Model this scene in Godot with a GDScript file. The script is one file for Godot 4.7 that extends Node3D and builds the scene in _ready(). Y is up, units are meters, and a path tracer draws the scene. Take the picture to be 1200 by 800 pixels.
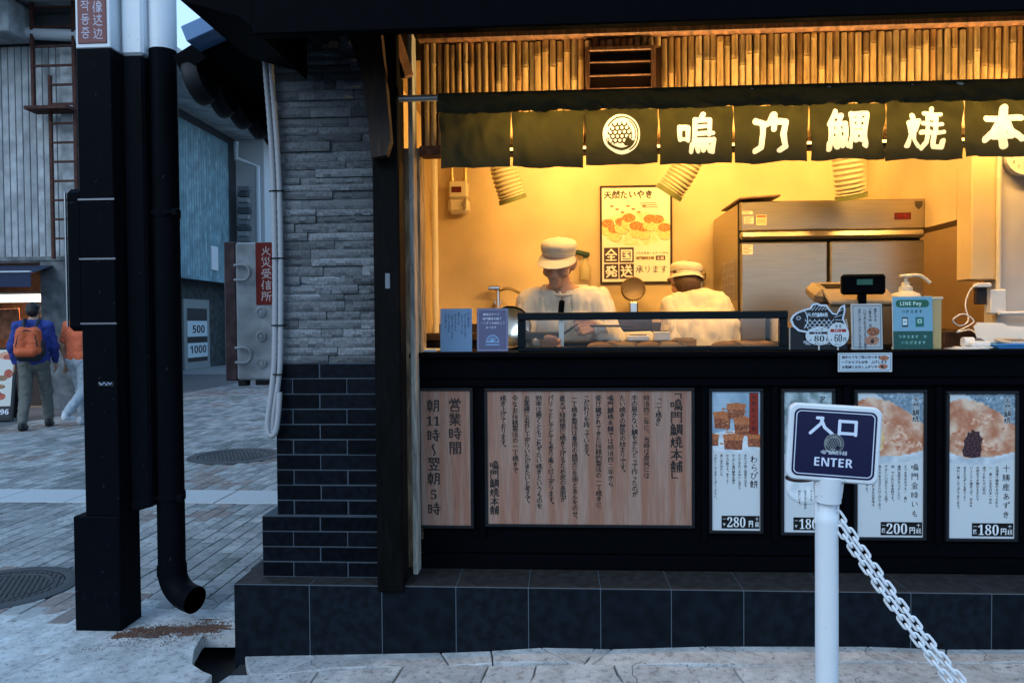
extends Node3D
# A takeaway counter at dusk on the corner of an alley. Units are metres; the shop front lies along x, the street is towards +z.

# ---------------------------------------------------------------- geometry
class Geo:
	var v := PackedVector3Array()
	var n := PackedVector3Array()
	var uv := PackedVector2Array()
	var ix := PackedInt32Array()

	func vert(p: Vector3, nn: Vector3, t := Vector2.ZERO) -> int:
		v.append(p); n.append(nn); uv.append(t)
		return v.size() - 1

	func tri(a: Vector3, b: Vector3, c: Vector3, nn: Vector3, ta := Vector2.ZERO, tb := Vector2.ZERO, tc := Vector2.ZERO) -> void:
		var i := v.size()
		vert(a, nn, ta); vert(b, nn, tb); vert(c, nn, tc)
		if (c - a).cross(b - a).dot(nn) < 0.0:
			ix.append_array([i, i + 2, i + 1])
		else:
			ix.append_array([i, i + 1, i + 2])

	# corners run round the face from its top left; uv 0..1
	func quad(a: Vector3, b: Vector3, c: Vector3, d: Vector3, out := Vector3.ZERO) -> void:
		var nn := (d - a).cross(b - a)
		if nn.length_squared() < 1e-16:
			nn = (d - c).cross(b - c) * -1.0
		nn = nn.normalized()
		if out != Vector3.ZERO and nn.dot(out) < 0.0:
			nn = -nn
		tri(a, b, c, nn, Vector2(0, 0), Vector2(1, 0), Vector2(1, 1))
		tri(a, c, d, nn, Vector2(0, 0), Vector2(1, 1), Vector2(0, 1))

	func box(c: Vector3, s: Vector3, bev := 0.0, q := Basis()) -> void:
		var h := s * 0.5
		var e := minf(bev, minf(h.x, minf(h.y, h.z)) * 0.9)
		for ax in 3:
			for sg in [-1.0, 1.0]:
				var nn := Vector3.ZERO
				nn[ax] = sg
				var u := (ax + 1) % 3
				var w := (ax + 2) % 3
				var p := []
				for k in [[-1, -1], [1, -1], [1, 1], [-1, 1]]:
					var t := Vector3.ZERO
					t[ax] = sg * h[ax]
					t[u] = k[0] * (h[u] - e)
					t[w] = k[1] * (h[w] - e)
					p.append(c + q * t)
				var wn := q * nn
				tri(p[0], p[1], p[2], wn, Vector2(0, 0), Vector2(1, 0), Vector2(1, 1))
				tri(p[0], p[2], p[3], wn, Vector2(0, 0), Vector2(1, 1), Vector2(0, 1))
		if e <= 0.0:
			return
		for ax in 3:
			var u := (ax + 1) % 3
			var w := (ax + 2) % 3
			for su in [-1.0, 1.0]:
				for sw in [-1.0, 1.0]:
					var p := []
					for k in [[-1, 0], [1, 0], [1, 1], [-1, 1]]:
						var t := Vector3.ZERO
						t[ax] = k[0] * (h[ax] - e)
						t[u] = su * (h[u] - (e if k[1] == 1 else 0.0))
						t[w] = sw * (h[w] - (0.0 if k[1] == 1 else e))
						p.append(c + q * t)
					var nn := Vector3.ZERO
					nn[u] = su * 0.7071
					nn[w] = sw * 0.7071
					nn = q * nn
					tri(p[0], p[1], p[2], nn)
					tri(p[0], p[2], p[3], nn)
		for sx in [-1.0, 1.0]:
			for sy in [-1.0, 1.0]:
				for sz in [-1.0, 1.0]:
					var s3 := Vector3(sx, sy, sz)
					tri(c + q * (s3 * (h - Vector3(0, e, e))), c + q * (s3 * (h - Vector3(e, 0, e))), c + q * (s3 * (h - Vector3(e, e, 0))), q * (s3 * 0.577))

	# from low corner to high corner
	func span(x0: float, x1: float, y0: float, y1: float, z0: float, z1: float, bev := 0.0) -> void:
		box(Vector3(x0 + x1, y0 + y1, z0 + z1) * 0.5, Vector3(absf(x1 - x0), absf(y1 - y0), absf(z1 - z0)), bev)

	func bar(a: Vector3, b: Vector3, w: float, t: float, bev := 0.0, up := Vector3.UP) -> void:
		var y := (b - a).normalized()
		if absf(y.dot(up)) > 0.99:
			up = Vector3.BACK
		var x := up.cross(y).normalized()
		box((a + b) * 0.5, Vector3(w, (b - a).length(), t), bev, Basis(x, y, x.cross(y)))

	func tube(pts: Array, radii, seg := 10, cap := true) -> void:
		var m := pts.size()
		var rings := []
		var ref := Vector3.ZERO
		for i in m:
			var d: Vector3 = (pts[mini(i + 1, m - 1)] - pts[maxi(i - 1, 0)]).normalized()
			if ref == Vector3.ZERO:
				ref = Vector3.UP.cross(d) if absf(d.y) < 0.9 else Vector3.RIGHT.cross(d)
			ref = (ref - d * ref.dot(d)).normalized()
			var bi := d.cross(ref)
			var r: float = radii[i] if radii is Array else radii
			var row := []
			for k in seg:
				var a := TAU * k / seg
				var o := ref * cos(a) + bi * sin(a)
				row.append(vert(pts[i] + o * r, o, Vector2(float(k) / seg, float(i) / maxf(m - 1, 1))))
			rings.append(row)
		for i in m - 1:
			for k in seg:
				var k2 := (k + 1) % seg
				_fix(rings[i][k], rings[i][k2], rings[i + 1][k2])
				_fix(rings[i][k], rings[i + 1][k2], rings[i + 1][k])
		if cap:
			for e in [0, m - 1]:
				var nn: Vector3 = (pts[0] - pts[1]).normalized() if e == 0 else (pts[m - 1] - pts[m - 2]).normalized()
				for k in seg:
					tri(pts[e], v[rings[e][k]], v[rings[e][(k + 1) % seg]], nn)

	func _fix(a: int, b: int, c: int) -> void:
		if (v[c] - v[a]).cross(v[b] - v[a]).dot(n[a] + n[b] + n[c]) < 0.0:
			ix.append_array([a, c, b])
		else:
			ix.append_array([a, b, c])

	# profile of (radius, height) turned about the local y axis
	func lathe(profile: Array, seg: int, xf: Transform3D, smooth := true) -> void:
		var m := profile.size()
		for i in m - 1:
			var p: Vector2 = profile[i]
			var q: Vector2 = profile[i + 1]
			if p.distance_to(q) < 1e-6:
				continue
			var d := (q - p).normalized()
			var n0 := Vector2(d.y, -d.x)
			var na := n0
			var nb := n0
			if smooth:
				if i > 0:
					var d0: Vector2 = (p - profile[i - 1]).normalized()
					if d0.dot(d) > 0.6:
						na = (n0 + Vector2(d0.y, -d0.x)).normalized()
				if i < m - 2:
					var d1: Vector2 = (profile[i + 2] - q).normalized()
					if d1.dot(d) > 0.6:
						nb = (n0 + Vector2(d1.y, -d1.x)).normalized()
			var base := v.size()
			for k in seg + 1:
				var a := TAU * k / seg
				var o := Vector3(cos(a), 0, sin(a))
				vert(xf * (o * p.x + Vector3.UP * p.y), (xf.basis * (o * na.x + Vector3.UP * na.y)).normalized(), Vector2(float(k) / seg, 0))
				vert(xf * (o * q.x + Vector3.UP * q.y), (xf.basis * (o * nb.x + Vector3.UP * nb.y)).normalized(), Vector2(float(k) / seg, 1))
			for k in seg:
				var b := base + k * 2
				_fix(b, b + 2, b + 3)
				_fix(b, b + 3, b + 1)

	# a flat outline in local xy, from z = 0 back to z = -depth; uv of the front spans the outline's box
	func prism(poly: PackedVector2Array, depth: float, xf := Transform3D(), bev := 0.0) -> void:
		var lo := poly[0]
		var hi := poly[0]
		for p in poly:
			lo = lo.min(p)
			hi = hi.max(p)
		var area := 0.0
		for i in poly.size():
			area += poly[i].cross(poly[(i + 1) % poly.size()])
		var inner := poly
		if bev > 0.0:
			var off := Geometry2D.offset_polygon(poly, -bev, Geometry2D.JOIN_MITER)
			if off.size() == 1 and off[0].size() == poly.size():
				# match the start corner
				var best := 0
				for k in off[0].size():
					if off[0][k].distance_to(poly[0]) < off[0][best].distance_to(poly[0]):
						best = k
				inner = PackedVector2Array()
				for k in poly.size():
					inner.append(off[0][(best + k) % poly.size()])
				var a2 := 0.0
				for k in inner.size():
					a2 += inner[k].cross(inner[(k + 1) % inner.size()])
				if a2 * area < 0.0:
					inner = poly
			else:
				inner = poly
		var tris := Geometry2D.triangulate_polygon(inner)
		var f := (xf.basis * Vector3.BACK).normalized()
		for i in range(0, tris.size(), 3):
			var t := []
			var w := []
			for k in 3:
				var p: Vector2 = inner[tris[i + k]]
				t.append(xf * Vector3(p.x, p.y, 0))
				w.append(Vector2((p.x - lo.x) / maxf(hi.x - lo.x, 1e-6), 1.0 - (p.y - lo.y) / maxf(hi.y - lo.y, 1e-6)))
			tri(t[0], t[1], t[2], f, w[0], w[1], w[2])
		var back := Geometry2D.triangulate_polygon(poly)
		for i in range(0, back.size(), 3):
			tri(xf * Vector3(poly[back[i]].x, poly[back[i]].y, -depth), xf * Vector3(poly[back[i + 1]].x, poly[back[i + 1]].y, -depth), xf * Vector3(poly[back[i + 2]].x, poly[back[i + 2]].y, -depth), -f)
		for i in poly.size():
			var j := (i + 1) % poly.size()
			var d := (poly[j] - poly[i]).normalized() * signf(area)
			var o := (xf.basis * Vector3(d.y, -d.x, 0)).normalized()
			var top := -bev if inner != poly else 0.0
			quad(xf * Vector3(poly[i].x, poly[i].y, top), xf * Vector3(poly[j].x, poly[j].y, top), xf * Vector3(poly[j].x, poly[j].y, -depth), xf * Vector3(poly[i].x, poly[i].y, -depth), o)
			if inner != poly:
				quad(xf * Vector3(inner[i].x, inner[i].y, 0), xf * Vector3(inner[j].x, inner[j].y, 0), xf * Vector3(poly[j].x, poly[j].y, -bev), xf * Vector3(poly[i].x, poly[i].y, -bev), (o + f).normalized())

	func mesh(shift := Vector3.ZERO) -> ArrayMesh:
		var pv := v
		if shift != Vector3.ZERO:
			pv = PackedVector3Array(v)
			for i in pv.size():
				pv[i] -= shift
		var a := []
		a.resize(Mesh.ARRAY_MAX)
		a[Mesh.ARRAY_VERTEX] = pv
		a[Mesh.ARRAY_NORMAL] = n
		a[Mesh.ARRAY_TEX_UV] = uv
		a[Mesh.ARRAY_INDEX] = ix
		var m := ArrayMesh.new()
		m.add_surface_from_arrays(Mesh.PRIMITIVE_TRIANGLES, a)
		return m

var rng := RandomNumberGenerator.new()
var tex := {}
var mats := {}
var used := {}

func rr(a: float, b: float) -> float:
	return rng.randf_range(a, b)

func numbered(called: String) -> String:
	used[called] = used.get(called, 0) + 1
	return called if used[called] == 1 else "%s_%03d" % [called, used[called] - 1]

func thing(called: String, label: String, category: String, at := Vector3.ZERO, group := "") -> Node3D:
	var o := Node3D.new()
	o.name = numbered(called)
	add_child(o)
	o.position = at
	tag(o, label, category, group)
	return o

func tag(o: Node3D, label: String, category: String, group := "") -> Node3D:
	o.set_meta("label", label)
	o.set_meta("category", category)
	if group:
		o.set_meta("group", group)
	return o

func origin_of(p: Node3D) -> Vector3:
	var at := Vector3.ZERO
	var q: Node = p
	while q != self and q is Node3D:
		at += q.position
		q = q.get_parent()
	return at

# one named mesh, authored in world coordinates, under its parent
func part(parent: Node3D, called: String, g: Geo, m: Material, label := "") -> MeshInstance3D:
	var o := MeshInstance3D.new()
	o.mesh = g.mesh(origin_of(parent) if parent != self else Vector3.ZERO)
	o.material_override = null
	o.mesh.surface_set_material(0, m)
	o.name = numbered(called) if parent == self else called
	parent.add_child(o, true)
	if label:
		o.set_meta("label", label)
	return o

func solo(called: String, g: Geo, m: Material, label: String, category: String, group := "") -> MeshInstance3D:
	var o := part(self, called, g, m)
	tag(o, label, category, group)
	return o

func setting(called: String, g: Geo, m: Material) -> MeshInstance3D:
	var o := part(self, called, g, m)
	o.set_meta("kind", "structure")
	return o

func piece(parent: Node3D, called: String, me: Mesh, m: Material, at: Vector3, q := Basis()) -> MeshInstance3D:
	var o := MeshInstance3D.new()
	o.mesh = me
	o.set_surface_override_material(0, m)
	o.name = called
	parent.add_child(o, true)
	o.transform = Transform3D(q, at - (origin_of(parent) if parent != self else Vector3.ZERO))
	return o

func box_geo(c: Vector3, s: Vector3, bev := 0.0, q := Basis()) -> Geo:
	var g := Geo.new()
	g.box(c, s, bev, q)
	return g

func span_geo(x0: float, x1: float, y0: float, y1: float, z0: float, z1: float, bev := 0.0) -> Geo:
	var g := Geo.new()
	g.span(x0, x1, y0, y1, z0, z1, bev)
	return g

func curve(pts: Array, per := 6) -> Array:
	var out := []
	var m := pts.size()
	for i in m - 1:
		var p0: Vector3 = pts[maxi(i - 1, 0)]
		var p1: Vector3 = pts[i]
		var p2: Vector3 = pts[i + 1]
		var p3: Vector3 = pts[mini(i + 2, m - 1)]
		for k in per:
			out.append(p1.cubic_interpolate(p2, p0, p3, float(k) / per))
	out.append(pts[m - 1])
	return out

# ---------------------------------------------------------------- materials
func lin(r: float, g: float, b: float) -> Color:
	return Color(r, g, b).linear_to_srgb()

func noise_tex(key: String, size: int, freq: float, octaves: int, lo: float, hi: float, sd: int, kind := FastNoiseLite.TYPE_SIMPLEX_SMOOTH) -> ImageTexture:
	if tex.has(key):
		return tex[key]
	var f := FastNoiseLite.new()
	f.noise_type = kind
	f.seed = sd
	f.frequency = freq
	f.fractal_octaves = octaves
	var im := f.get_seamless_image(size, size)
	im.convert(Image.FORMAT_L8)
	var d := im.get_data()
	for i in d.size():
		d[i] = int(clampf(lo + (hi - lo) * d[i] / 255.0, 0.0, 1.0) * 255.0)
	tex[key] = ImageTexture.create_from_image(Image.create_from_data(size, size, false, Image.FORMAT_L8, d))
	return tex[key]

# streaks along v (or along u), for timber and brushed metal
func grain_tex(key: String, along_u: bool, lo: float, hi: float, sd: int, across := 60.0) -> ImageTexture:
	if tex.has(key):
		return tex[key]
	var f := FastNoiseLite.new()
	f.seed = sd
	f.frequency = 1.0
	f.fractal_octaves = 3
	var s := 256
	var d := PackedByteArray()
	d.resize(s * s)
	for y in s:
		for x in s:
			var a := float(x) / s
			var b := float(y) / s
			if along_u:
				var t := a
				a = b
				b = t
			var w := f.get_noise_2d(a * across * 0.25 + 3.0 * f.get_noise_2d(b * 2.0, 7.0) * 0.3, b * 1.5) + 0.5 * f.get_noise_2d(a * across, b * 4.0 + 40.0)
			d[y * s + x] = int(clampf(lo + (hi - lo) * (w * 0.6 + 0.5), 0.0, 1.0) * 255.0)
	tex[key] = ImageTexture.create_from_image(Image.create_from_data(s, s, false, Image.FORMAT_L8, d))
	return tex[key]

func mat(key: String, c: Color, rough := 0.7, t: Texture2D = null, scale := 1.0, bump := 0.0, metal := 0.0, bt: Texture2D = null) -> StandardMaterial3D:
	if mats.has(key):
		return mats[key]
	var m := StandardMaterial3D.new()
	m.resource_name = key
	m.albedo_color = c
	m.roughness = rough
	m.metallic = metal
	m.metallic_specular = 0.4
	if t or bt:
		m.uv1_triplanar = true
		m.uv1_world_triplanar = true
		m.uv1_scale = Vector3.ONE * scale
	if t:
		m.albedo_texture = t
	if bump > 0.0:
		m.heightmap_enabled = true
		m.heightmap_texture = bt if bt else t
		m.heightmap_scale = bump
	mats[key] = m
	return m

func print_mat(key: String, im: Image, rough := 0.45) -> StandardMaterial3D:
	var m := StandardMaterial3D.new()
	m.resource_name = key
	m.albedo_texture = ImageTexture.create_from_image(im)
	m.roughness = rough
	m.texture_repeat = false
	mats[key] = m
	return m

func glow(key: String, c: Color, e: float) -> StandardMaterial3D:
	if mats.has(key):
		return mats[key]
	var m := StandardMaterial3D.new()
	m.resource_name = key
	m.albedo_color = Color(0.9, 0.9, 0.9)
	m.emission_enabled = true
	m.emission = c
	m.emission_energy_multiplier = e
	mats[key] = m
	return m

func glass(key: String, c: Color, alpha: float, rough := 0.03) -> StandardMaterial3D:
	if mats.has(key):
		return mats[key]
	var m := StandardMaterial3D.new()
	m.resource_name = key
	m.albedo_color = Color(c.r, c.g, c.b, alpha)
	m.transparency = BaseMaterial3D.TRANSPARENCY_ALPHA
	m.roughness = rough
	mats[key] = m
	return m

# ---------------------------------------------------------------- lettering
# Pen strokes of each character on a 100 by 100 field, y down; strokes are parted by semicolons.
const PEN := {
	"あ": "18 28 75 24;45 8 43 45 50 82;68 40 50 75 28 88 18 74 40 52 70 50 86 66 78 86 58 94",
	"い": "18 20 18 55 28 80 38 70;70 25 82 45 84 65",
	"う": "38 8 62 15;22 36 50 28 74 40 70 68 40 94",
	"え": "38 8 62 14;22 36 74 32 18 92;44 62 54 64 58 88 86 90",
	"お": "14 32 64 28;40 8 40 70 30 90 18 78 40 56 68 54 82 70 70 90 54 90;72 22 88 36",
	"か": "14 36 56 28 62 40 54 80 40 88;40 10 34 50 14 88;72 24 90 52",
	"き": "20 26 76 18;18 44 82 36;46 6 70 62;66 64 36 60 24 74 40 90 68 92",
	"く": "66 8 28 48 70 92",
	"け": "20 12 16 50 22 88;40 34 88 30;68 10 70 60 56 92",
	"こ": "26 22 74 20 64 30;22 70 40 88 80 84",
	"さ": "18 30 82 24;46 6 72 60;68 62 38 58 24 74 40 90 70 92",
	"し": "32 8 28 60 38 88 62 86 82 66",
	"す": "10 26 90 24;56 6 58 56 42 66 36 52 50 42 60 56 56 78 38 94",
	"せ": "8 42 92 34;70 12 70 56 58 62;34 16 32 70 44 88 80 86",
	"そ": "28 14 70 12 22 46 86 40 54 52 50 76 74 92",
	"た": "12 28 58 24;38 8 14 90;54 46 84 44;50 68 58 86 88 86",
	"つ": "8 36 56 24 86 40 78 66 42 82",
	"っ": "28 58 58 50 76 60 70 76 48 86",
	"て": "12 24 86 18 52 40 46 66 60 86 72 88",
	"と": "32 8 40 44;78 30 34 54 24 76 40 88 80 86",
	"な": "12 26 54 22;36 6 14 56;66 22 84 36;62 44 64 74 46 88 34 78 50 68 84 86",
	"に": "20 12 16 50 22 88;48 28 80 26 74 32;46 68 56 82 86 80",
	"の": "50 20 44 60 26 80 12 60 26 28 58 16 84 36 86 66 58 88",
	"は": "18 12 14 50 20 88;40 30 88 26;68 10 70 74 56 90 42 80 54 70 88 86",
	"ひ": "12 24 40 18 20 52 30 82 58 84 72 56 70 22 88 50",
	"ふ": "38 8 58 20;50 30 60 60 46 84 32 76;12 84 26 60;72 58 90 80",
	"べ": "8 58 34 32 90 78;62 20 70 34;78 14 86 28",
	"ま": "18 24 82 22;20 44 80 42;50 6 52 74 36 90 24 78 40 68 80 86",
	"み": "26 16 54 14 26 76 12 70 30 54 88 72;76 42 74 62 54 90",
	"め": "22 20 40 80;58 12 44 64 24 84 12 64 34 36 66 32 86 52 82 78 62 90",
	"も": "46 8 40 66 52 88 76 84 80 64;20 34 66 36;18 56 64 58",
	"や": "10 44 56 22 84 32 78 52 58 54;48 6 58 20;24 22 48 92",
	"よ": "54 34 82 30;52 8 54 72 38 90 22 78 38 68 82 86",
	"ら": "40 8 62 18;30 30 26 62 50 48 78 56 76 78 44 92",
	"り": "28 14 26 44 32 56;66 10 70 56 48 92",
	"る": "26 14 70 12 22 60 54 46 80 60 76 82 52 92 38 82 50 74 62 84",
	"れ": "28 8 28 92;10 30 38 26 12 76 54 32 66 30 66 72 74 86 90 76",
	"わ": "28 8 28 92;10 30 38 26 12 74 52 38 80 42 84 66 56 90",
	"を": "18 24 74 20;44 6 22 56 48 46 56 66;84 40 50 56 40 76 56 90 82 88",
	"ん": "50 8 14 90 36 54 50 56 54 82 70 86 90 60",
	"゛": "80 4 86 18;92 0 98 14",
	"゜": "88 2 96 8 90 18 80 14 82 4 88 2",
	"ハ": "34 20 26 55 10 84;62 18 76 50 92 84",
	"リ": "26 14 26 58;70 10 70 56 44 94",
	"ッ": "24 52 30 66;46 48 52 62;74 50 66 76 44 90",
	"ア": "12 16 86 16 62 48;48 30 44 66 22 92",
	"イ": "76 8 48 42 12 60;52 38 52 94",
	"ス": "18 18 76 18 50 60 12 90;52 60 88 90",
	"、": "66 6 82 26",
	"。": "74 8 86 10 88 22 78 28 68 20 74 8",
	"「": "40 62 88 62;88 62 88 98",
	"」": "12 2 12 40;12 40 60 40",
	"〜": "50 8 40 26 50 50 60 74 50 92",
	"ヶ": "34 30 20 60;30 44 80 44;60 44 54 70 36 90",
	"一": "6 50 94 50", "二": "18 24 82 24;6 82 94 82", "十": "6 42 94 42;50 6 50 96",
	"入": "32 10 54 10 48 40 6 94;52 26 64 60 96 92",
	"口": "14 16 14 90;14 18 86 18 86 90;14 84 86 84",
	"日": "16 8 16 94;16 10 84 10 84 94;16 50 84 50;16 90 84 90",
	"月": "26 8 26 60 10 96;26 10 80 10 80 90 66 94;26 36 80 36;26 62 80 62",
	"火": "50 8 48 50 10 94;50 46 66 76 92 94;22 30 30 54;80 26 66 50",
	"土": "16 40 84 40;50 8 50 90;4 90 96 90",
	"木": "8 32 92 32;50 6 50 96;48 34 30 64 6 84;52 34 70 62 94 82",
	"本": "8 30 92 30;50 6 50 96;48 32 30 62 6 80;52 32 70 60 94 78;30 72 70 72",
	"大": "8 36 92 36;50 6 46 50 8 94;52 40 68 72 94 94",
	"天": "16 18 84 18;8 48 92 48;50 20 46 56 8 94;52 50 68 76 94 94",
	"小": "50 6 50 90 38 86;26 34 8 72;74 34 92 70",
	"中": "14 26 14 66;14 28 86 28 86 66;14 62 86 62;50 6 50 96",
	"上": "50 8 50 90;50 44 84 44;6 90 94 90",
	"山": "50 8 50 86;14 40 14 88;14 86 86 86;86 40 86 90",
	"水": "50 4 50 92 38 88;10 34 38 34 8 84;86 18 58 40;56 40 94 86",
	"手": "78 8 24 18;14 36 86 36;6 60 94 60;52 14 52 92 36 88",
	"生": "30 12 12 46;24 30 86 30;50 8 50 92;18 60 82 60;6 92 94 92",
	"年": "30 6 10 36;24 22 88 22;26 46 84 46;26 46 26 70;6 70 94 70;56 22 56 96",
	"丁": "6 18 94 18;52 18 52 90 34 84",
	"四": "12 16 12 90;12 18 88 18 88 90;38 18 36 44 24 62;60 18 60 52 80 54;12 84 88 84",
	"円": "14 12 14 94;14 14 86 14 86 92 74 90;50 14 50 52;14 52 86 52",
	"白": "50 4 36 20;18 22 18 94;18 24 82 24 82 94;18 56 82 56;18 90 82 90",
	"直": "14 18 86 18;50 4 46 32;30 32 76 32 76 80;30 32 30 80;30 48 76 48;30 64 76 64;30 80 76 80;12 40 12 94 92 94",
	"立": "50 4 50 22;14 26 86 26;30 36 38 78;72 34 60 80;6 86 94 86",
	"言": "50 4 54 14;8 24 92 24;20 42 80 42;20 58 80 58;22 72 22 96;22 74 78 74 78 96;22 94 78 94",
	"門": "10 8 10 96;10 10 42 10 42 46;10 28 42 28;10 46 42 46;58 10 58 46;58 10 90 10 90 92 80 90;58 28 90 28;58 46 90 46",
	"门": "8 24 28 26 27 60 25 84 10 92;28 32 46 26 52 8;54 8 55 42;60 25 84 26 79 56 84 86 70 95",
	"鳥": "52 2 42 14;22 16 22 66;22 16 76 16 76 50;22 32 76 32;22 48 90 48;22 64 92 64 88 94 78 92;14 74 8 92;32 76 36 90;50 74 56 88;66 72 74 84",
	"魚": "36 4 10 34;34 14 66 14 54 30;18 32 18 72;18 34 82 34 82 72;18 52 82 52;50 34 50 70;18 70 82 70;12 80 6 96;34 80 40 94;58 80 64 92;78 78 90 92",
	"周": "16 8 16 60 6 96;16 10 88 10 88 92 78 90;34 26 72 26;52 14 52 42;30 42 76 42;36 56 36 78;36 56 70 56 70 78;36 76 70 76",
	"尭": "50 2 50 24;14 14 86 14;30 24 30 52;68 24 68 52;10 38 90 38;6 58 94 58;36 58 32 80 10 96;62 58 62 90 92 92 94 78",
	"舍": "50 2 8 36;50 2 92 36;22 40 78 40;50 24 50 62;6 56 94 56;24 66 24 96;24 68 76 68 76 96;24 92 76 92",
	"甫": "8 20 92 20;16 36 16 96;16 38 84 38 84 92 74 90;16 54 84 54;16 72 84 72;50 4 50 96;70 4 84 14",
	"氵": "30 8 70 22;10 38 52 50;14 94 70 62", "亻": "66 4 44 36 6 62;46 38 46 98", "扌": "10 26 90 20;54 4 54 90 34 84;6 66 94 48",
	"辶": "10 10 22 24;6 40 24 40 22 76 6 92;22 78 48 94 96 94",
	"台": "44 4 22 38 78 34;66 20 88 46;22 56 22 96;22 58 78 58 78 96;22 92 78 92",
	"寺": "22 16 78 16;50 2 50 36;6 36 94 36;8 60 92 60;66 44 66 92 50 88;28 70 40 82",
	"当": "50 4 50 40;22 14 32 34;78 12 66 34;16 44 84 44 84 94;20 68 84 68;14 92 84 92",
	"庶": "50 2 50 14;12 16 92 16;18 16 16 60 4 94;24 36 90 36;40 24 40 58;72 24 72 58;40 58 72 58;26 74 22 90;44 72 46 86;60 72 66 86;78 70 88 86",
	"民": "18 10 80 10 80 38;18 38 80 38;18 10 18 90 40 78;18 58 86 58;52 38 62 74 92 92 92 78",
	"届": "16 8 84 8 84 32;16 30 84 30;16 8 16 56 4 96;32 46 32 94;32 48 84 48 84 94;32 68 84 68;58 36 58 92;32 92 84 92",
	"乍": "26 4 8 40;22 26 94 26;46 26 46 98;46 50 84 50;46 72 88 72",
	"歴": "10 8 94 8;14 8 14 60 2 96;24 26 56 26;40 14 40 50;38 28 24 46;42 30 56 42;62 26 96 26;78 14 78 50;76 28 62 46;80 30 96 44;58 56 58 92;58 72 84 72;34 66 34 92;18 94 96 94",
	"史": "14 18 14 54;14 20 86 20 86 54;14 52 86 52;50 4 48 56 10 96;26 58 60 80 94 96",
	"女": "42 4 26 60 82 96;72 30 50 76 10 96;4 34 96 34",
	"受": "84 6 16 14;20 24 28 36;46 22 50 34;76 18 66 34;8 58 8 42 92 42 92 58;22 62 74 62 50 82 10 98;30 68 60 86 94 98",
	"糸": "46 4 18 30 44 34;74 18 20 54 76 50;62 38 84 58;50 54 50 98;28 66 10 88;72 64 92 84",
	"米": "10 8 10 92 96 92;54 6 54 80;14 44 94 44;22 16 32 34;84 14 72 34;50 48 22 76;58 48 88 76",
	"云": "18 16 82 16;4 44 96 44;44 46 20 84 80 80;66 62 90 94",
	"充": "50 2 50 16;8 18 92 18;48 20 22 46 76 42;66 30 86 52;34 54 30 80 8 96;62 52 62 88 92 92 92 76",
	"勺": "30 4 8 40;24 24 90 24 84 88 66 90;36 44 56 62",
	"制": "16 10 8 26;14 18 54 18;4 34 60 34;32 4 32 96;12 52 12 82;12 52 54 52 54 80;70 14 70 62;92 4 92 92 80 88",
	"衣": "50 2 50 20;6 22 94 22;48 24 6 66;34 50 34 92 56 80;88 36 60 56;52 30 66 70 96 96",
	"去": "20 22 80 22;50 4 50 46;4 48 96 48;46 50 20 88 80 84;66 66 90 96",
	"専": "14 16 86 16;24 28 24 58;24 28 78 28 78 58;24 42 78 42;24 56 78 56;50 4 50 58;6 70 94 70;68 60 68 94 52 90;28 76 40 88",
	"用": "18 8 18 60 6 96;18 10 86 10 86 92 74 90;18 38 86 38;18 64 86 64;52 10 52 94",
	"型": "8 8 54 8;4 28 58 28;20 8 18 34 8 52;42 8 42 52;70 10 70 38;90 4 90 50 80 48;20 70 80 70;50 54 50 92;6 92 94 92",
	"也": "8 44 90 28 86 62 74 60;48 4 48 74;22 18 22 84 40 92 92 90 94 74",
	"矢": "32 4 10 36;24 20 86 20;6 50 94 50;50 20 48 56 6 96;54 56 92 92",
	"豆": "8 10 92 10;24 28 24 54;24 28 76 28 76 54;24 52 76 52;32 62 38 82;70 60 62 84;4 92 96 92",
	"皮": "16 22 92 22 84 36;52 4 52 46;16 22 16 60 4 96;16 46 80 46 50 78 18 96;32 54 60 80 96 96",
	"表": "16 14 84 14;22 30 78 30;6 48 94 48;50 4 50 48;46 50 6 82;34 66 34 94 58 84;84 54 60 70;52 50 66 80 96 96",
	"面": "6 10 94 10;48 10 42 28;12 28 12 96;12 30 88 30 88 96;36 30 36 92;64 30 64 92;36 50 64 50;36 70 64 70;12 92 88 92",
	"禾": "76 4 24 18;6 38 94 38;50 12 50 96;48 40 10 84;52 40 92 80",
	"高": "50 2 50 14;8 16 92 16;30 26 30 46;30 26 70 26 70 46;30 44 70 44;12 56 12 96;12 56 88 56 88 92 78 90;32 68 32 86;32 68 68 68 68 86;32 84 68 84",
	"士": "6 34 94 34;50 4 50 88;18 88 82 88",
	"交": "50 2 50 18;6 20 94 20;32 28 12 50;66 28 88 48;70 46 48 74 10 96;28 50 56 76 92 96",
	"力": "8 30 88 30 80 84 62 88;46 6 42 50 8 94",
	"率": "50 2 50 14;8 16 92 16;50 18 36 32 60 34 36 50 66 48;12 28 26 38;10 56 28 46;88 26 74 38;72 46 90 56;6 70 94 70;50 56 50 98",
	"悪": "8 8 92 8;32 8 32 50;66 8 66 50;12 22 12 42;12 22 88 22 88 42;12 40 88 40;4 52 96 52;18 66 8 88;34 60 36 88 70 92 76 78;48 58 58 70;76 58 92 78",
	"客": "50 2 50 12;8 28 8 14 92 14 92 28;42 20 14 50;32 32 76 32 50 54 6 72;38 40 64 56 96 70;28 72 28 96;28 72 72 72 72 96;28 94 72 94",
	"羊": "26 2 36 14;74 2 64 14;10 18 90 18;18 32 82 32;4 46 96 46;50 18 50 90 38 88;36 58 8 88;10 62 36 58;84 54 60 68;56 60 94 92",
	"召": "14 10 82 10 76 42 64 44;48 10 42 32 12 52;20 58 20 96;20 58 80 58 80 96;20 94 80 94",
	"考": "18 16 70 16;44 2 44 38;4 38 96 38;88 8 50 46 6 70;40 56 78 52;40 58 36 74 80 72 74 92 58 96",
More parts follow.
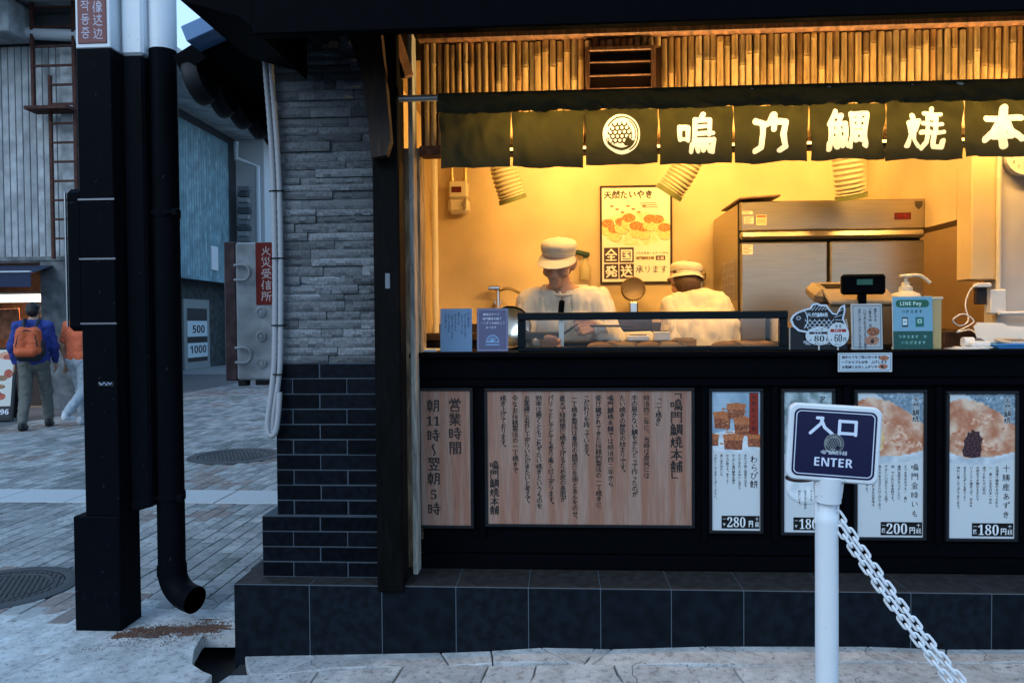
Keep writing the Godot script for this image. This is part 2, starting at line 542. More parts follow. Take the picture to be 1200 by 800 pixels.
	"今": "50 2 6 46;50 2 94 46;32 38 66 38;20 58 76 58 50 94",
	"営": "24 4 32 18;48 2 52 16;78 4 66 18;10 36 10 22 90 22 90 36;32 34 32 54;32 34 68 34 68 54;32 52 68 52;20 66 20 98;20 66 80 66 80 98;20 96 80 96",
	"業": "36 2 36 22;60 2 60 22;16 8 24 20;82 8 72 20;6 24 94 24;30 28 38 38;68 28 60 38;10 40 90 40;18 54 82 54;6 68 94 68;50 40 50 98;46 70 12 94;54 70 90 94",
	"卓": "8 16 92 16;50 2 50 30;18 30 18 66;18 30 82 30 82 66;18 48 82 48;18 66 82 66;4 80 96 80;50 66 50 98",
	"羽": "4 10 42 10 42 90 30 86;12 32 24 44;8 72 28 58;54 10 92 10 92 90 80 86;62 32 74 44;58 72 78 58",
	"災": "20 2 8 18 22 34;50 2 38 18 52 34;80 2 68 18 82 34;50 36 48 66 8 98;50 62 66 80 94 98;24 52 30 70;78 48 66 66",
	"所": "4 12 46 12;10 26 10 56 2 96;10 28 42 28 42 54;10 52 42 52;90 8 58 18;58 18 58 60 46 96;58 46 98 46;80 46 80 98",
	"全": "50 2 6 46;50 2 94 46;26 44 74 44;22 66 78 66;50 44 50 92;8 92 92 92",
	"国": "8 8 8 96;8 10 92 10 92 96;26 28 74 28;28 50 72 50;22 74 78 74;50 28 50 74;62 58 70 68;8 92 92 92",
	"発": "14 12 42 12 26 36 6 50;18 26 34 36;62 4 54 14;84 10 66 24;54 10 72 34 96 50;26 50 74 50;10 66 90 66;38 50 36 76 12 96;60 50 60 88 90 90 92 78",
	"关": "30 2 40 16;72 2 60 16;14 24 86 24;6 50 94 50;50 24 46 56 10 90;54 54 90 88",
	"承": "24 8 72 8 52 24;52 24 52 92 38 88;32 36 70 36;30 52 72 52;28 68 74 68;6 34 28 34 6 82;88 22 66 40;62 40 96 84",
	"然": "28 4 8 44;22 18 48 18 36 46 6 62;20 28 36 40;54 28 96 28;74 6 72 32 48 62;76 32 96 60;84 8 92 18;16 74 8 94;36 76 40 92;58 76 64 92;78 74 92 92",
	"食": "50 2 8 34;50 2 92 34;50 20 50 34;24 36 76 36;24 36 24 92 50 80;76 36 76 62;24 50 76 50;24 64 76 64;52 64 70 84 94 94",
	"并": "28 2 38 18;72 2 62 18;8 22 92 22;4 52 96 52;32 22 30 60 12 96;68 22 68 98",
	"金": "50 2 6 42;50 2 94 42;30 38 70 38;20 58 80 58;50 38 50 90;26 66 34 82;76 66 66 82;6 92 94 92",
	"券": "24 6 34 18;78 6 68 18;10 26 90 26;4 44 96 44;50 6 46 44 6 66;62 44 94 64;20 66 78 66 72 92 60 94;48 54 44 74 16 98",
	"産": "50 2 50 14;12 16 88 16;32 20 38 32;68 20 60 32;10 34 92 34;14 34 14 70 4 98;34 44 24 62;30 54 88 54;56 42 56 92;30 72 86 72;22 94 94 94",
	"兑": "26 2 36 16;76 2 66 16;20 22 20 50;20 22 80 22 80 50;20 48 80 48;38 50 34 76 8 96;62 50 62 88 92 90 94 74",
	"匹": "8 10 94 10;10 10 10 92 96 92;40 10 38 44 22 64;64 10 64 56 88 58",
	"录": "22 8 78 8 78 26;26 26 80 26;6 42 94 42;50 42 50 94 38 90;24 54 36 64;12 86 40 68;82 52 62 64;56 62 92 88",
	"象": "36 2 10 26;34 8 66 8 52 22;16 24 16 44;16 24 84 24 84 44;16 42 84 42;46 42 10 64;46 48 60 70 54 98 40 94;50 62 10 82;54 74 14 96;86 48 60 60;58 58 94 90",
	"文": "50 4 50 18;10 22 90 22;74 24 50 60 10 84;30 34 60 66 92 84",
	"작": "8 12 56 12;34 12 30 34 6 50;34 26 54 48;74 4 74 56;74 28 94 28;20 66 78 66;78 66 78 96",
	"동": "22 8 80 8;22 8 22 34 82 34;50 34 50 50;6 50 94 50;50 60 76 68 76 90 50 98 24 90 24 68 50 60",
	"중": "18 8 82 8;50 8 20 36;52 16 82 36;6 48 94 48;50 48 50 62;50 62 76 70 76 90 50 98 24 90 24 70 50 62",
	"芋": "6 20 94 20;32 6 32 32;68 6 68 32;16 44 84 44;6 66 94 66;52 44 52 94 38 90",
	"甘": "4 28 96 28;26 6 26 94;74 6 74 94;26 58 74 58;26 92 74 92",
	"北": "34 8 34 94;6 36 34 36;4 84 34 68;90 22 62 42;60 6 60 86 94 88 94 70",
	"毎": "30 2 10 32;22 16 92 16;24 32 16 84 84 84 90 32 24 32;4 58 96 58;54 36 50 80",
	"首": "30 2 38 12;74 2 62 12;6 18 94 18;50 18 44 34;24 34 24 94;24 34 78 34 78 94;24 54 78 54;24 72 78 72;24 92 78 92",
	"未": "16 22 84 22;4 46 96 46;50 4 50 96;46 48 10 86;54 48 92 86",
}
# Characters put together from others: name, then the box it fills.
const BUILT := {
	"が": "か 0 0 92 100;゛ 0 0 100 100", "ぎ": "き 0 0 92 100;゛ 0 0 100 100", "げ": "け 0 0 90 100;゛ 0 0 100 100", "ご": "こ 0 0 92 100;゛ 0 0 100 100", "ず": "す 0 0 92 100;゛ 0 0 100 100", "ぞ": "そ 0 0 92 100;゛ 0 0 100 100",
	"じ": "し 0 0 92 100;゛ 0 0 100 100", "だ": "た 0 0 92 100;゛ 0 0 100 100", "で": "て 0 0 96 100;゛ -6 20 94 120", "ど": "と 0 0 92 100;゛ 0 0 100 100", "ば": "は 0 0 90 100;゛ 0 0 100 100", "び": "ひ 0 0 90 100;゛ 0 0 100 100", "ぶ": "ふ 0 0 92 100;゛ 0 0 100 100",
	"パ": "ハ 0 0 100 100;゜ 0 0 100 100",
	"鳴": "口 2 26 32 68;鳥 30 0 100 100", "鯛": "魚 0 0 50 100;周 50 2 100 98", "焼": "火 0 10 38 96;尭 36 0 100 100", "舗": "舍 0 2 46 98;甫 48 2 100 98",
	"明": "日 2 14 38 82;月 42 4 100 98", "治": "氵 0 4 30 96;台 34 4 98 96", "時": "日 2 14 32 84;寺 36 2 100 98", "作": "亻 0 2 34 98;乍 34 2 100 98",
	"始": "女 0 4 44 96;台 46 4 100 96", "継": "糸 0 2 44 98;米 46 2 100 98", "伝": "亻 0 2 34 98;云 36 2 100 98", "統": "糸 0 2 42 98;充 44 2 100 98", "的": "白 0 6 42 94;勺 44 2 100 98",
	"製": "制 4 0 96 50;衣 2 50 98 100", "法": "氵 0 4 30 96;去 34 2 100 98", "持": "扌 0 2 38 98;寺 38 2 100 98", "地": "土 0 10 36 90;也 36 2 100 98", "短": "矢 0 2 44 98;豆 48 4 100 96",
	"間": "門 0 0 100 100;日 30 54 70 98", "香": "禾 4 0 96 54;日 22 54 78 100", "仕": "亻 0 2 34 98;士 36 2 100 98", "効": "交 0 2 54 98;力 54 2 100 98", "様": "木 0 2 38 98;羊 38 2 100 98",
	"朝": "卓 0 2 48 98;月 50 2 100 98", "翌": "羽 4 0 96 46;立 4 46 96 100", "信": "亻 0 2 34 98;言 36 2 100 98", "送": "辶 0 0 100 100;关 32 0 98 80", "餅": "食 0 2 44 98;并 46 2 100 98",
	"勝": "月 0 2 36 98;券 38 2 100 98", "税": "禾 0 2 40 98;兑 42 2 100 98", "像": "亻 0 2 32 98;象 32 2 100 98", "这": "辶 0 0 100 100;文 32 2 98 82", "边": "辶 0 0 100 100;力 34 4 96 78",
	"海": "氵 0 4 30 96;毎 32 2 100 98", "道": "辶 0 0 100 100;首 34 0 98 82", "味": "口 2 24 32 70;未 34 2 100 98", "品": "口 26 2 74 46;口 2 50 48 98;口 52 50 98 98",
}
var glyphs := {}

func glyph(ch: String) -> Array:
	if glyphs.has(ch):
		return glyphs[ch]
	var out := []
	if PEN.has(ch):
		var curved: bool = ch.unicode_at(0) < 0x3100
		for s in PEN[ch].split(";"):
			var f: PackedFloat64Array = s.split_floats(" ")
			var pts := PackedVector2Array()
			for i in range(0, f.size() - 1, 2):
				pts.append(Vector2(f[i], f[i + 1]) * 0.01)
			if curved and pts.size() > 2:
				var c := PackedVector2Array()
				for i in pts.size() - 1:
					for k in 4:
						c.append(pts[i].cubic_interpolate(pts[i + 1], pts[maxi(i - 1, 0)], pts[mini(i + 2, pts.size() - 1)], k / 4.0))
				c.append(pts[-1])
				pts = c
			out.append(pts)
	elif BUILT.has(ch):
		for s in BUILT[ch].split(";"):
			var w: PackedStringArray = s.split(" ")
			var lo := Vector2(float(w[1]), float(w[2])) * 0.01
			var hi := Vector2(float(w[3]), float(w[4])) * 0.01
			for st in glyph(w[0]):
				var pts := PackedVector2Array()
				for p in st:
					pts.append(lo + (hi - lo) * p)
				out.append(pts)
	glyphs[ch] = out
	return out

func blank(w: int, h: int, c: Color) -> Image:
	var im := Image.create(w, h, false, Image.FORMAT_RGB8)
	im.fill(c)
	return im

func dab(im: Image, a: Vector2, b: Vector2, wa: float, wb: float, c: Color) -> void:
	var r := maxf(wa, wb) * 0.5 + 1.0
	var x0 := maxi(int(floorf(minf(a.x, b.x) - r)), 0)
	var x1 := mini(int(ceilf(maxf(a.x, b.x) + r)), im.get_width() - 1)
	var y0 := maxi(int(floorf(minf(a.y, b.y) - r)), 0)
	var y1 := mini(int(ceilf(maxf(a.y, b.y) + r)), im.get_height() - 1)
	var d := b - a
	var l2 := maxf(d.length_squared(), 1e-6)
	for y in range(y0, y1 + 1):
		for x in range(x0, x1 + 1):
			var p := Vector2(x + 0.5, y + 0.5) - a
			var t := clampf(p.dot(d) / l2, 0.0, 1.0)
			var cov := clampf(lerpf(wa, wb, t) * 0.5 - (p - d * t).length() + 0.5, 0.0, 1.0)
			if cov > 0.0:
				im.set_pixel(x, y, im.get_pixel(x, y).lerp(c, cov * c.a))

# one character in a box; w is the pen's width as a share of the box, brush > 0 swells and thins it
func ink(im: Image, ch: String, at: Vector2, size: Vector2, w: float, c: Color, brush := 0.0) -> void:
	for st in glyph(ch):
		var m: int = st.size()
		for i in m - 1:
			var wa := w * size.y
			var wb := wa
			if brush > 0.0:
				wa *= 1.0 + brush * (0.35 - 0.9 * float(i) / m)
				wb *= 1.0 + brush * (0.35 - 0.9 * float(i + 1) / m)
				if absf(st[i].y - st[i + 1].y) < 0.05 and m == 2:
					wa *= 0.8
					wb *= 0.8
			dab(im, at + st[i] * size, at + st[i + 1] * size, wa, wb, c)

func column(im: Image, s: String, x: float, y: float, size: float, pitch: float, w: float, c: Color, brush := 0.3) -> void:
	for i in s.length():
		ink(im, s[i], Vector2(x - size * 0.5, y + i * pitch), Vector2(size, size), w, c, brush)

func row(im: Image, s: String, x: float, y: float, size: float, pitch: float, w: float, c: Color, brush := 0.0) -> void:
	for i in s.length():
		ink(im, s[i], Vector2(x + i * pitch, y), Vector2(size, size), w, c, brush)

func fill(im: Image, loops: Array, c: Color) -> void:
	var lo := Vector2(1e9, 1e9)
	var hi := -lo
	for l in loops:
		for p in l:
			lo = lo.min(p)
			hi = hi.max(p)
	var x0 := maxi(int(lo.x) - 1, 0)
	var x1 := mini(int(hi.x) + 1, im.get_width() - 1)
	if x1 < x0:
		return
	for y in range(maxi(int(lo.y), 0), mini(int(hi.y) + 1, im.get_height() - 1) + 1):
		var cov := PackedFloat32Array()
		cov.resize(x1 - x0 + 2)
		for sub in 3:
			var yy := y + (sub + 0.5) / 3.0
			var xs := []
			for l in loops:
				for i in l.size():
					var a: Vector2 = l[i]
					var b: Vector2 = l[(i + 1) % l.size()]
					if (a.y <= yy) != (b.y <= yy):
						xs.append(a.x + (yy - a.y) / (b.y - a.y) * (b.x - a.x))
			xs.sort()
			for k in range(0, xs.size() - 1, 2):
				var from := maxf(xs[k], x0)
				var to := minf(xs[k + 1], x1 + 1)
				for x in range(int(from), int(ceilf(to))):
					if x - x0 < cov.size():
						cov[x - x0] += clampf(minf(to, x + 1) - maxf(from, x), 0.0, 1.0) / 3.0
		for x in range(x0, x1 + 1):
			var k := cov[x - x0]
			if k > 0.0:
				im.set_pixel(x, y, im.get_pixel(x, y).lerp(c, minf(k, 1.0) * c.a))

# Latin letters and figures from the outlines of a font; returns the width
func latin(im: Image, s: String, face: String, weight: int, x: float, base: float, px: float, c: Color, squeeze := 1.0) -> float:
	var f := SystemFont.new()
	f.font_names = PackedStringArray([face])
	f.font_weight = weight
	var ts := TextServerManager.get_primary_interface()
	var rid: RID = f.get_rids()[0]
	var k := px / 64.0
	var pen := x
	for i in s.length():
		var gi: int = ts.font_get_glyph_index(rid, 64, s.unicode_at(i), 0)
		var d: Dictionary = ts.font_get_glyph_contours(rid, 64, gi)
		if d.has("contours"):
			var loops := []
			var from := 0
			for e in d.contours:
				var l := PackedVector2Array()
				for j in range(from, e + 1):
					l.append(Vector2(pen + d.points[j].x * k * squeeze, base + d.points[j].y * k))
				loops.append(l)
				from = e + 1
			fill(im, loops, c)
		pen += ts.font_get_glyph_advance(rid, 64, gi).x * k * squeeze
	return pen - x

func disc(c: Vector2, r: Vector2, m := 40) -> PackedVector2Array:
	var l := PackedVector2Array()
	for i in m:
		l.append(c + Vector2(cos(TAU * i / m), sin(TAU * i / m)) * r)
	return l

func rect(im: Image, x: float, y: float, w: float, h: float, c: Color) -> void:
	im.fill_rect(Rect2i(int(x), int(y), int(w), int(h)), c)

func arc(im: Image, c: Vector2, r: Vector2, a0: float, a1: float, w: float, col: Color) -> void:
	var last := c + Vector2(cos(a0), sin(a0)) * r
	for i in range(1, 17):
		var a := lerpf(a0, a1, i / 16.0)
		var p := c + Vector2(cos(a), sin(a)) * r
		dab(im, last, p, w, w, col)
		last = p

# speckle and patches for printed food
func mottle(im: Image, poly: PackedVector2Array, c0: Color, c1: Color, freq: float, sd: int) -> void:
	fill(im, [poly], c0)
	var f := FastNoiseLite.new()
	f.seed = sd
	f.frequency = freq
	f.fractal_octaves = 4
	var lo := poly[0]
	var hi := poly[0]
	for p in poly:
		lo = lo.min(p)
		hi = hi.max(p)
	for y in range(maxi(int(lo.y), 0), mini(int(hi.y), im.get_height() - 1)):
		for x in range(maxi(int(lo.x), 0), mini(int(hi.x), im.get_width() - 1)):
			if Geometry2D.is_point_in_polygon(Vector2(x + 0.5, y + 0.5), poly):
				im.set_pixel(x, y, c0.lerp(c1, clampf(f.get_noise_2d(x, y) * 1.2 + 0.5, 0.0, 1.0)))

# the round sea-bream crest: a ring, a body of scales and a curled tail
func crest(im: Image, c: Vector2, r: float, fg: Color, bg: Color) -> void:
	fill(im, [disc(c, Vector2(r, r * 1.04))], fg)
	arc(im, c + Vector2(r * 0.04, 0), Vector2(r * 0.86, r * 0.9), -2.6, 1.1, r * 0.07, bg)
	arc(im, c + Vector2(r * 0.16, -r * 0.02), Vector2(r * 0.62, r * 0.72), -1.2, 1.0, r * 0.05, bg)
	arc(im, c + Vector2(r * 0.1, r * 0.05), Vector2(r * 0.45, r * 0.6), -1.1, 0.7, r * 0.05, bg)
	for j in 5:
		for i in 5:
			var p := c + Vector2((i - 2.4 + 0.5 * (j % 2)) * r * 0.24, (j - 2.6) * r * 0.22)
			if p.distance_to(c + Vector2(-r * 0.1, -r * 0.15)) < r * 0.62:
				arc(im, p, Vector2(r * 0.13, r * 0.14), 0.0, PI, r * 0.075, bg)
	arc(im, c + Vector2(-r * 0.74, r * 0.26), Vector2(r * 0.07, r * 0.07), 0, TAU, r * 0.04, bg)
	dab(im, c + Vector2(-r * 0.62, r * 0.55), c + Vector2(-r * 0.45, r * 0.3), r * 0.05, r * 0.05, bg)
	dab(im, c + Vector2(-r * 0.45, r * 0.3), c + Vector2(-r * 0.4, r * 0.55), r * 0.05, r * 0.05, bg)
	fill(im, [PackedVector2Array([c + Vector2(r * 0.1, r * 0.5), c + Vector2(r * 0.32, r * 0.1), c + Vector2(r * 0.45, r * 0.2), c + Vector2(r * 0.62, r * 0.3), c + Vector2(r * 0.5, r * 0.55), c + Vector2(r * 0.2, r * 0.6)])], bg)
	arc(im, c + Vector2(-r * 0.05, r * 0.15), Vector2(r * 0.72, r * 0.62), 0.3, 2.7, r * 0.14, bg)

# ---------------------------------------------------------------- bodies
# one smooth skin round tapered bones [from, to, radius, radius]; cuts are [point, outward normal]
func skin(bones: Array, cell: float, k: float, fold := 0.0, freq := 9.0, sd := 1, cuts := [], stretch := Vector3.ONE) -> Geo:
	var lo := Vector3(1e9, 1e9, 1e9)
	var hi := -lo
	for b in bones:
		var r: float = maxf(b[2], b[3]) + k * 0.3 + cell * 2.5 + fold
		lo = lo.min(b[0] - Vector3.ONE * r).min(b[1] - Vector3.ONE * r)
		hi = hi.max(b[0] + Vector3.ONE * r).max(b[1] + Vector3.ONE * r)
	var nx := int((hi.x - lo.x) / cell) + 2
	var ny := int((hi.y - lo.y) / cell) + 2
	var nz := int((hi.z - lo.z) / cell) + 2
	var f := PackedFloat32Array()
	f.resize(nx * ny * nz)
	f.fill(1.0)
	for b in bones:
		var a: Vector3 = b[0]
		var d: Vector3 = b[1] - a
		var l2 := maxf(d.length_squared(), 1e-9)
		var ra: float = b[2]
		var rb: float = b[3]
		var reach := maxf(ra, rb) + k + cell * 3.0
		var blo: Vector3 = (a.min(b[1]) - Vector3.ONE * reach - lo) / cell
		var bhi: Vector3 = (a.max(b[1]) + Vector3.ONE * reach - lo) / cell
		for z in range(maxi(int(blo.z), 0), mini(int(bhi.z) + 1, nz - 1) + 1):
			for y in range(maxi(int(blo.y), 0), mini(int(bhi.y) + 1, ny - 1) + 1):
				var at := (z * ny + y) * nx
				for x in range(maxi(int(blo.x), 0), mini(int(bhi.x) + 1, nx - 1) + 1):
					var p := lo + Vector3(x, y, z) * cell - a
					var t := clampf(p.dot(d) / l2, 0.0, 1.0)
					var s := (p - d * t).length() - lerpf(ra, rb, t)
					var o := f[at + x]
					var h := maxf(k - absf(o - s), 0.0) / k
					f[at + x] = minf(o, s) - h * h * k * 0.25
	if fold > 0.0 or cuts.size():
		var nn := FastNoiseLite.new()
		nn.seed = sd
		nn.frequency = freq
		nn.fractal_octaves = 2
		for z in nz:
			for y in ny:
				for x in nx:
					var i := (z * ny + y) * nx + x
					if absf(f[i]) < cell * 4.0 + fold or (f[i] < 0.0 and cuts.size()):
						var p := lo + Vector3(x, y, z) * cell
						if fold > 0.0:
							var w := nn.get_noise_3dv(p * stretch)
							f[i] += fold * (1.0 - 2.6 * absf(w))
						for c in cuts:
							f[i] = maxf(f[i], (p - c[0]).dot(c[1]))
	var g := Geo.new()
	var id := PackedInt32Array()
	id.resize(nx * ny * nz)
	id.fill(-1)
	var offs := [0, 1, nx, nx + 1, nx * ny, nx * ny + 1, nx * ny + nx, nx * ny + nx + 1]
	var edges := [[0, 1], [2, 3], [4, 5], [6, 7], [0, 2], [1, 3], [4, 6], [5, 7], [0, 4], [1, 5], [2, 6], [3, 7]]
	for z in nz - 1:
		for y in ny - 1:
			for x in nx - 1:
				var i := (z * ny + y) * nx + x
				var f0 := f[i]
				if absf(f0) > cell * 3.0:
					continue
				var inside := 0
				for o in offs:
					if f[i + o] < 0.0:
						inside += 1
				if inside == 0 or inside == 8:
					continue
				var sum := Vector3.ZERO
				var cnt := 0
				for e in edges:
					var a := f[i + offs[e[0]]]
					var b := f[i + offs[e[1]]]
					if (a < 0.0) != (b < 0.0):
						var t := a / (a - b)
						var pa := Vector3(e[0] & 1, (e[0] >> 1) & 1, e[0] >> 2)
						var pb := Vector3(e[1] & 1, (e[1] >> 1) & 1, e[1] >> 2)
						sum += pa.lerp(pb, t)
						cnt += 1
				id[i] = g.vert(lo + (Vector3(x, y, z) + sum / cnt) * cell, Vector3.ZERO)
	for z in range(1, nz - 1):
		for y in range(1, ny - 1):
			for x in range(1, nx - 1):
				var i := (z * ny + y) * nx + x
				var a := f[i]
				for ax in 3:
					var st: int = [1, nx, nx * ny][ax]
					var b := f[i + st]
					if (a < 0.0) == (b < 0.0):
						continue
					var u: int = [nx, nx * ny, 1][ax]
					var w: int = [nx * ny, 1, nx][ax]
					var q := [id[i], id[i - u], id[i - u - w], id[i - w]]
					if q.min() < 0:
						continue
					var dirn := Vector3.ZERO
					dirn[ax] = 1.0 if a < 0.0 else -1.0
					for t in [[q[0], q[1], q[2]], [q[0], q[2], q[3]]]:
						var c := (g.v[t[2]] - g.v[t[0]]).cross(g.v[t[1]] - g.v[t[0]])
						var tt: Array = t
						if c.dot(dirn) < 0.0:
							tt = [t[0], t[2], t[1]]
							c = -c
						g.ix.append_array(tt)
						for j in 3:
							g.n[tt[j]] += c
	for i in g.n.size():
		g.n[i] = g.n[i].normalized()
	return g

# palm and five fingers; along runs from the wrist to the fingertips, across from the thumb's side to the little finger, inward is the way fingers curl
func hand_bones(wrist: Vector3, along: Vector3, across: Vector3, curl: float, size := 1.0) -> Array:
	var d := along.normalized()
	var s := (across - d * across.dot(d)).normalized()
	var inward := d.cross(s)
	var out := []
	for i in 4:
		var root := wrist + (d * 0.02 + s * (i - 1.5) * 0.014) * size
		var base := wrist + (d * 0.085 + s * (i - 1.5) * 0.021) * size
		out.append([root, base, 0.016 * size, 0.0125 * size])
		var p := base
		var a := curl * 0.5
		var lens: Array = [[0.040, 0.024, 0.018], [0.044, 0.028, 0.019], [0.041, 0.026, 0.019], [0.032, 0.019, 0.016]][i]
		for j in 3:
			var q: Vector3 = p + (d * cos(a) + inward * sin(a)) * lens[j] * size
			out.append([p, q, (0.0098 - j * 0.0009) * size, (0.0090 - j * 0.0009) * size])
			p = q
			a += curl * 0.7
	var t0 := wrist + (d * 0.022 - s * 0.022) * size
	var t1 := t0 + (d * 0.030 - s * 0.026 + inward * 0.010) * size
	var t2 := t1 + (d * 0.032 - s * 0.010 + inward * 0.014) * size
	var t3 := t2 + (d * 0.024 + s * 0.002 + inward * 0.010) * size
	out.append([t0, t1, 0.015 * size, 0.012 * size])
	out.append([t1, t2, 0.0115 * size, 0.0105 * size])
	out.append([t2, t3, 0.0105 * size, 0.009 * size])
	return out

func head_bones(c: Vector3, fwd: Vector3, up: Vector3) -> Array:
	var f := fwd.normalized()
	var u := (up - f * up.dot(f)).normalized()
	var r := f.cross(u)
	var o := []
	o.append([c - f * 0.03 + u * 0.015, c + f * 0.025 + u * 0.02, 0.082, 0.080])
	o.append([c + f * 0.01 - u * 0.02, c + f * 0.052 - u * 0.088, 0.068, 0.036])
	o.append([c + f * 0.05 + u * 0.01, c + f * 0.06 - u * 0.06, 0.05, 0.04])
	o.append([c + f * 0.098 - u * 0.005, c + f * 0.115 - u * 0.042, 0.009, 0.013])
	for s in [-1.0, 1.0]:
		o.append([c + f * 0.083 + r * s * 0.012 + u * 0.018, c + f * 0.072 + r * s * 0.045 + u * 0.014, 0.012, 0.010])
		o.append([c + f * 0.104 + r * s * 0.008 - u * 0.045, c + f * 0.098 + r * s * 0.012 - u * 0.046, 0.008, 0.008])
		o.append([c + f * 0.07 + r * s * 0.035 - u * 0.03, c + f * 0.055 + r * s * 0.05 - u * 0.04, 0.026, 0.022])
		o.append([c + r * s * 0.081 - f * 0.002 + u * 0.018, c + r * s * 0.080 + f * 0.004 - u * 0.026, 0.014, 0.010])
		o.append([c + r * s * 0.090 - f * 0.012 + u * 0.022, c + r * s * 0.087 - f * 0.008 - u * 0.010, 0.009, 0.008])
	o.append([c + f * 0.094 - u * 0.066 - r * 0.016, c + f * 0.094 - u * 0.066 + r * 0.016, 0.0085, 0.0085])
	o.append([c + f * 0.091 - u * 0.078 - r * 0.013, c + f * 0.091 - u * 0.078 + r * 0.013, 0.009, 0.009])
	o.append([c + f * 0.083 - u * 0.102, c + f * 0.080 - u * 0.100, 0.020, 0.020])
	return o

# a low cap with a gathered crown, band and peak
func cap_parts(parent: Node3D, c: Vector3, fwd: Vector3, up: Vector3, m: Material, peak := 0.075, all_round := false) -> void:
	var f := fwd.normalized()
	var u := (up - f * up.dot(f)).normalized()
	var r := u.cross(f)
	var q := Basis(r, u, f)
	var crown := Geo.new()
	var prof := [[0.095, 0.0], [0.097, 0.012], [0.097, 0.028], [0.101, 0.034], [0.106, 0.046], [0.104, 0.062], [0.093, 0.077], [0.067, 0.087], [0.03, 0.092], [0.002, 0.093]]
	var seg := 40
	var rows := []
	for i in prof.size():
		var rw := []
		for k in seg:
			var a := TAU * k / seg
			var pucker: float = 1.0 + (0.030 * absf(sin(a * 4.0 + 0.3)) - 0.02 + 0.010 * sin(a * 19.0)) * clampf((i - 2) / 2.0, 0.0, 1.0)
			var p := Vector3(cos(a) * prof[i][0] * 0.90 * pucker, prof[i][1] + 0.010 * sin(a) * i / 9.0, sin(a) * prof[i][0] * 1.06 * pucker)
			rw.append(crown.vert(c + q * p, Vector3.ZERO))
		rows.append(rw)
	for i in prof.size() - 1:
		for k in seg:
			var k2 := (k + 1) % seg
			for t in [[rows[i][k], rows[i + 1][k], rows[i + 1][k2]], [rows[i][k], rows[i + 1][k2], rows[i][k2]]]:
				var cr: Vector3 = (crown.v[t[2]] - crown.v[t[0]]).cross(crown.v[t[1]] - crown.v[t[0]])
				var tt: Array = t
				if cr.dot(crown.v[t[0]] - (c + u * 0.03)) < 0.0:
					tt = [t[0], t[2], t[1]]
					cr = -cr
				crown.ix.append_array(tt)
				for j in 3:
					crown.n[tt[j]] += cr
	for i in crown.n.size():
		crown.n[i] = crown.n[i].normalized()
	part(parent, "crown", crown, m)
	var band := Geo.new()
	var pts := []
	for k in 33:
		var a := TAU * k / 32
		pts.append(c + q * Vector3(cos(a) * 0.090, 0.030, sin(a) * 0.105))
	band.tube(pts, 0.004, 6, false)
	part(parent, "band", band, m)
	var brim := Geo.new()
	var top := []
	var n0 := 28
	var a0 := PI * 0.04 if not all_round else -PI * 0.5
	var a1 := PI * 0.96 if not all_round else PI * 1.5
	for k in n0 + 1:
		var a := lerpf(a0, a1, float(k) / n0)
		var sideways := 1.0 - maxf(sin(a), 0.0)
		var out := peak * (pow(maxf(sin(a), 0.0), 0.6) if not all_round else (0.55 + 0.45 * maxf(sin(a), 0.0)))
		var inn := Vector3(cos(a) * 0.088, 0.006, sin(a) * 0.103)
		var tip := inn + Vector3(cos(a) * out * 0.5, -out * 0.42 - 0.012 * sideways * absf(cos(a)), sin(a) * out)
		top.append([inn, inn.lerp(tip, 0.5) + Vector3(0, 0.005, 0), tip])
	for k in n0:
		for j in 2:
			brim.quad(c + q * top[k][j], c + q * top[k + 1][j], c + q * top[k + 1][j + 1], c + q * top[k][j + 1], u)
			var dn := Vector3(0, -0.004, 0)
			brim.quad(c + q * (top[k][j] + dn), c + q * (top[k + 1][j] + dn), c + q * (top[k + 1][j + 1] + dn), c + q * (top[k][j + 1] + dn), -u)
		brim.quad(c + q * top[k][2], c + q * top[k + 1][2], c + q * (top[k + 1][2] + Vector3(0, -0.004, 0)), c + q * (top[k][2] + Vector3(0, -0.004, 0)), f)
	part(parent, "brim", brim, m)

func torso_bones(hip: Vector3, chest: Vector3, neck: Vector3, sl: Vector3, sr: Vector3, grow: float) -> Array:
	var side := (sr - sl).normalized()
	var o := []
	o.append([hip - side * 0.06, hip + side * 0.06, 0.115 + grow, 0.115 + grow])
	var waist := hip.lerp(chest, 0.45)
	for s in [-1.0, 1.0]:
		o.append([hip + side * s * 0.07, waist + side * s * 0.06, 0.105 + grow, 0.098 + grow])
		o.append([waist + side * s * 0.06, chest + side * s * 0.085, 0.098 + grow, 0.105 + grow])
		o.append([chest + side * s * 0.08, neck.lerp(chest, 0.35) + side * s * 0.09, 0.10 + grow, 0.07 + grow])
	o.append([neck.lerp(chest, 0.12), sl, 0.058 + grow * 0.7, 0.056 + grow])
	o.append([neck.lerp(chest, 0.12), sr, 0.058 + grow * 0.7, 0.056 + grow])
	return o

func limb(a: Vector3, b: Vector3, c: Vector3, r0: float, r1: float, r2: float) -> Array:
	return [[a, b, r0, r1], [b, c, r1, r2]]

func legs_bones(hip: Vector3, side: Vector3, kl: Vector3, al: Vector3, kr: Vector3, ar: Vector3, grow: float) -> Array:
	var o := limb(hip - side * 0.09, kl, al, 0.088 + grow, 0.062 + grow, 0.042 + grow * 1.3)
	o.append_array(limb(hip + side * 0.09, kr, ar, 0.088 + grow, 0.062 + grow, 0.042 + grow * 1.3))
	o.append([hip - side * 0.07, hip + side * 0.07, 0.112 + grow, 0.112 + grow])
	return o

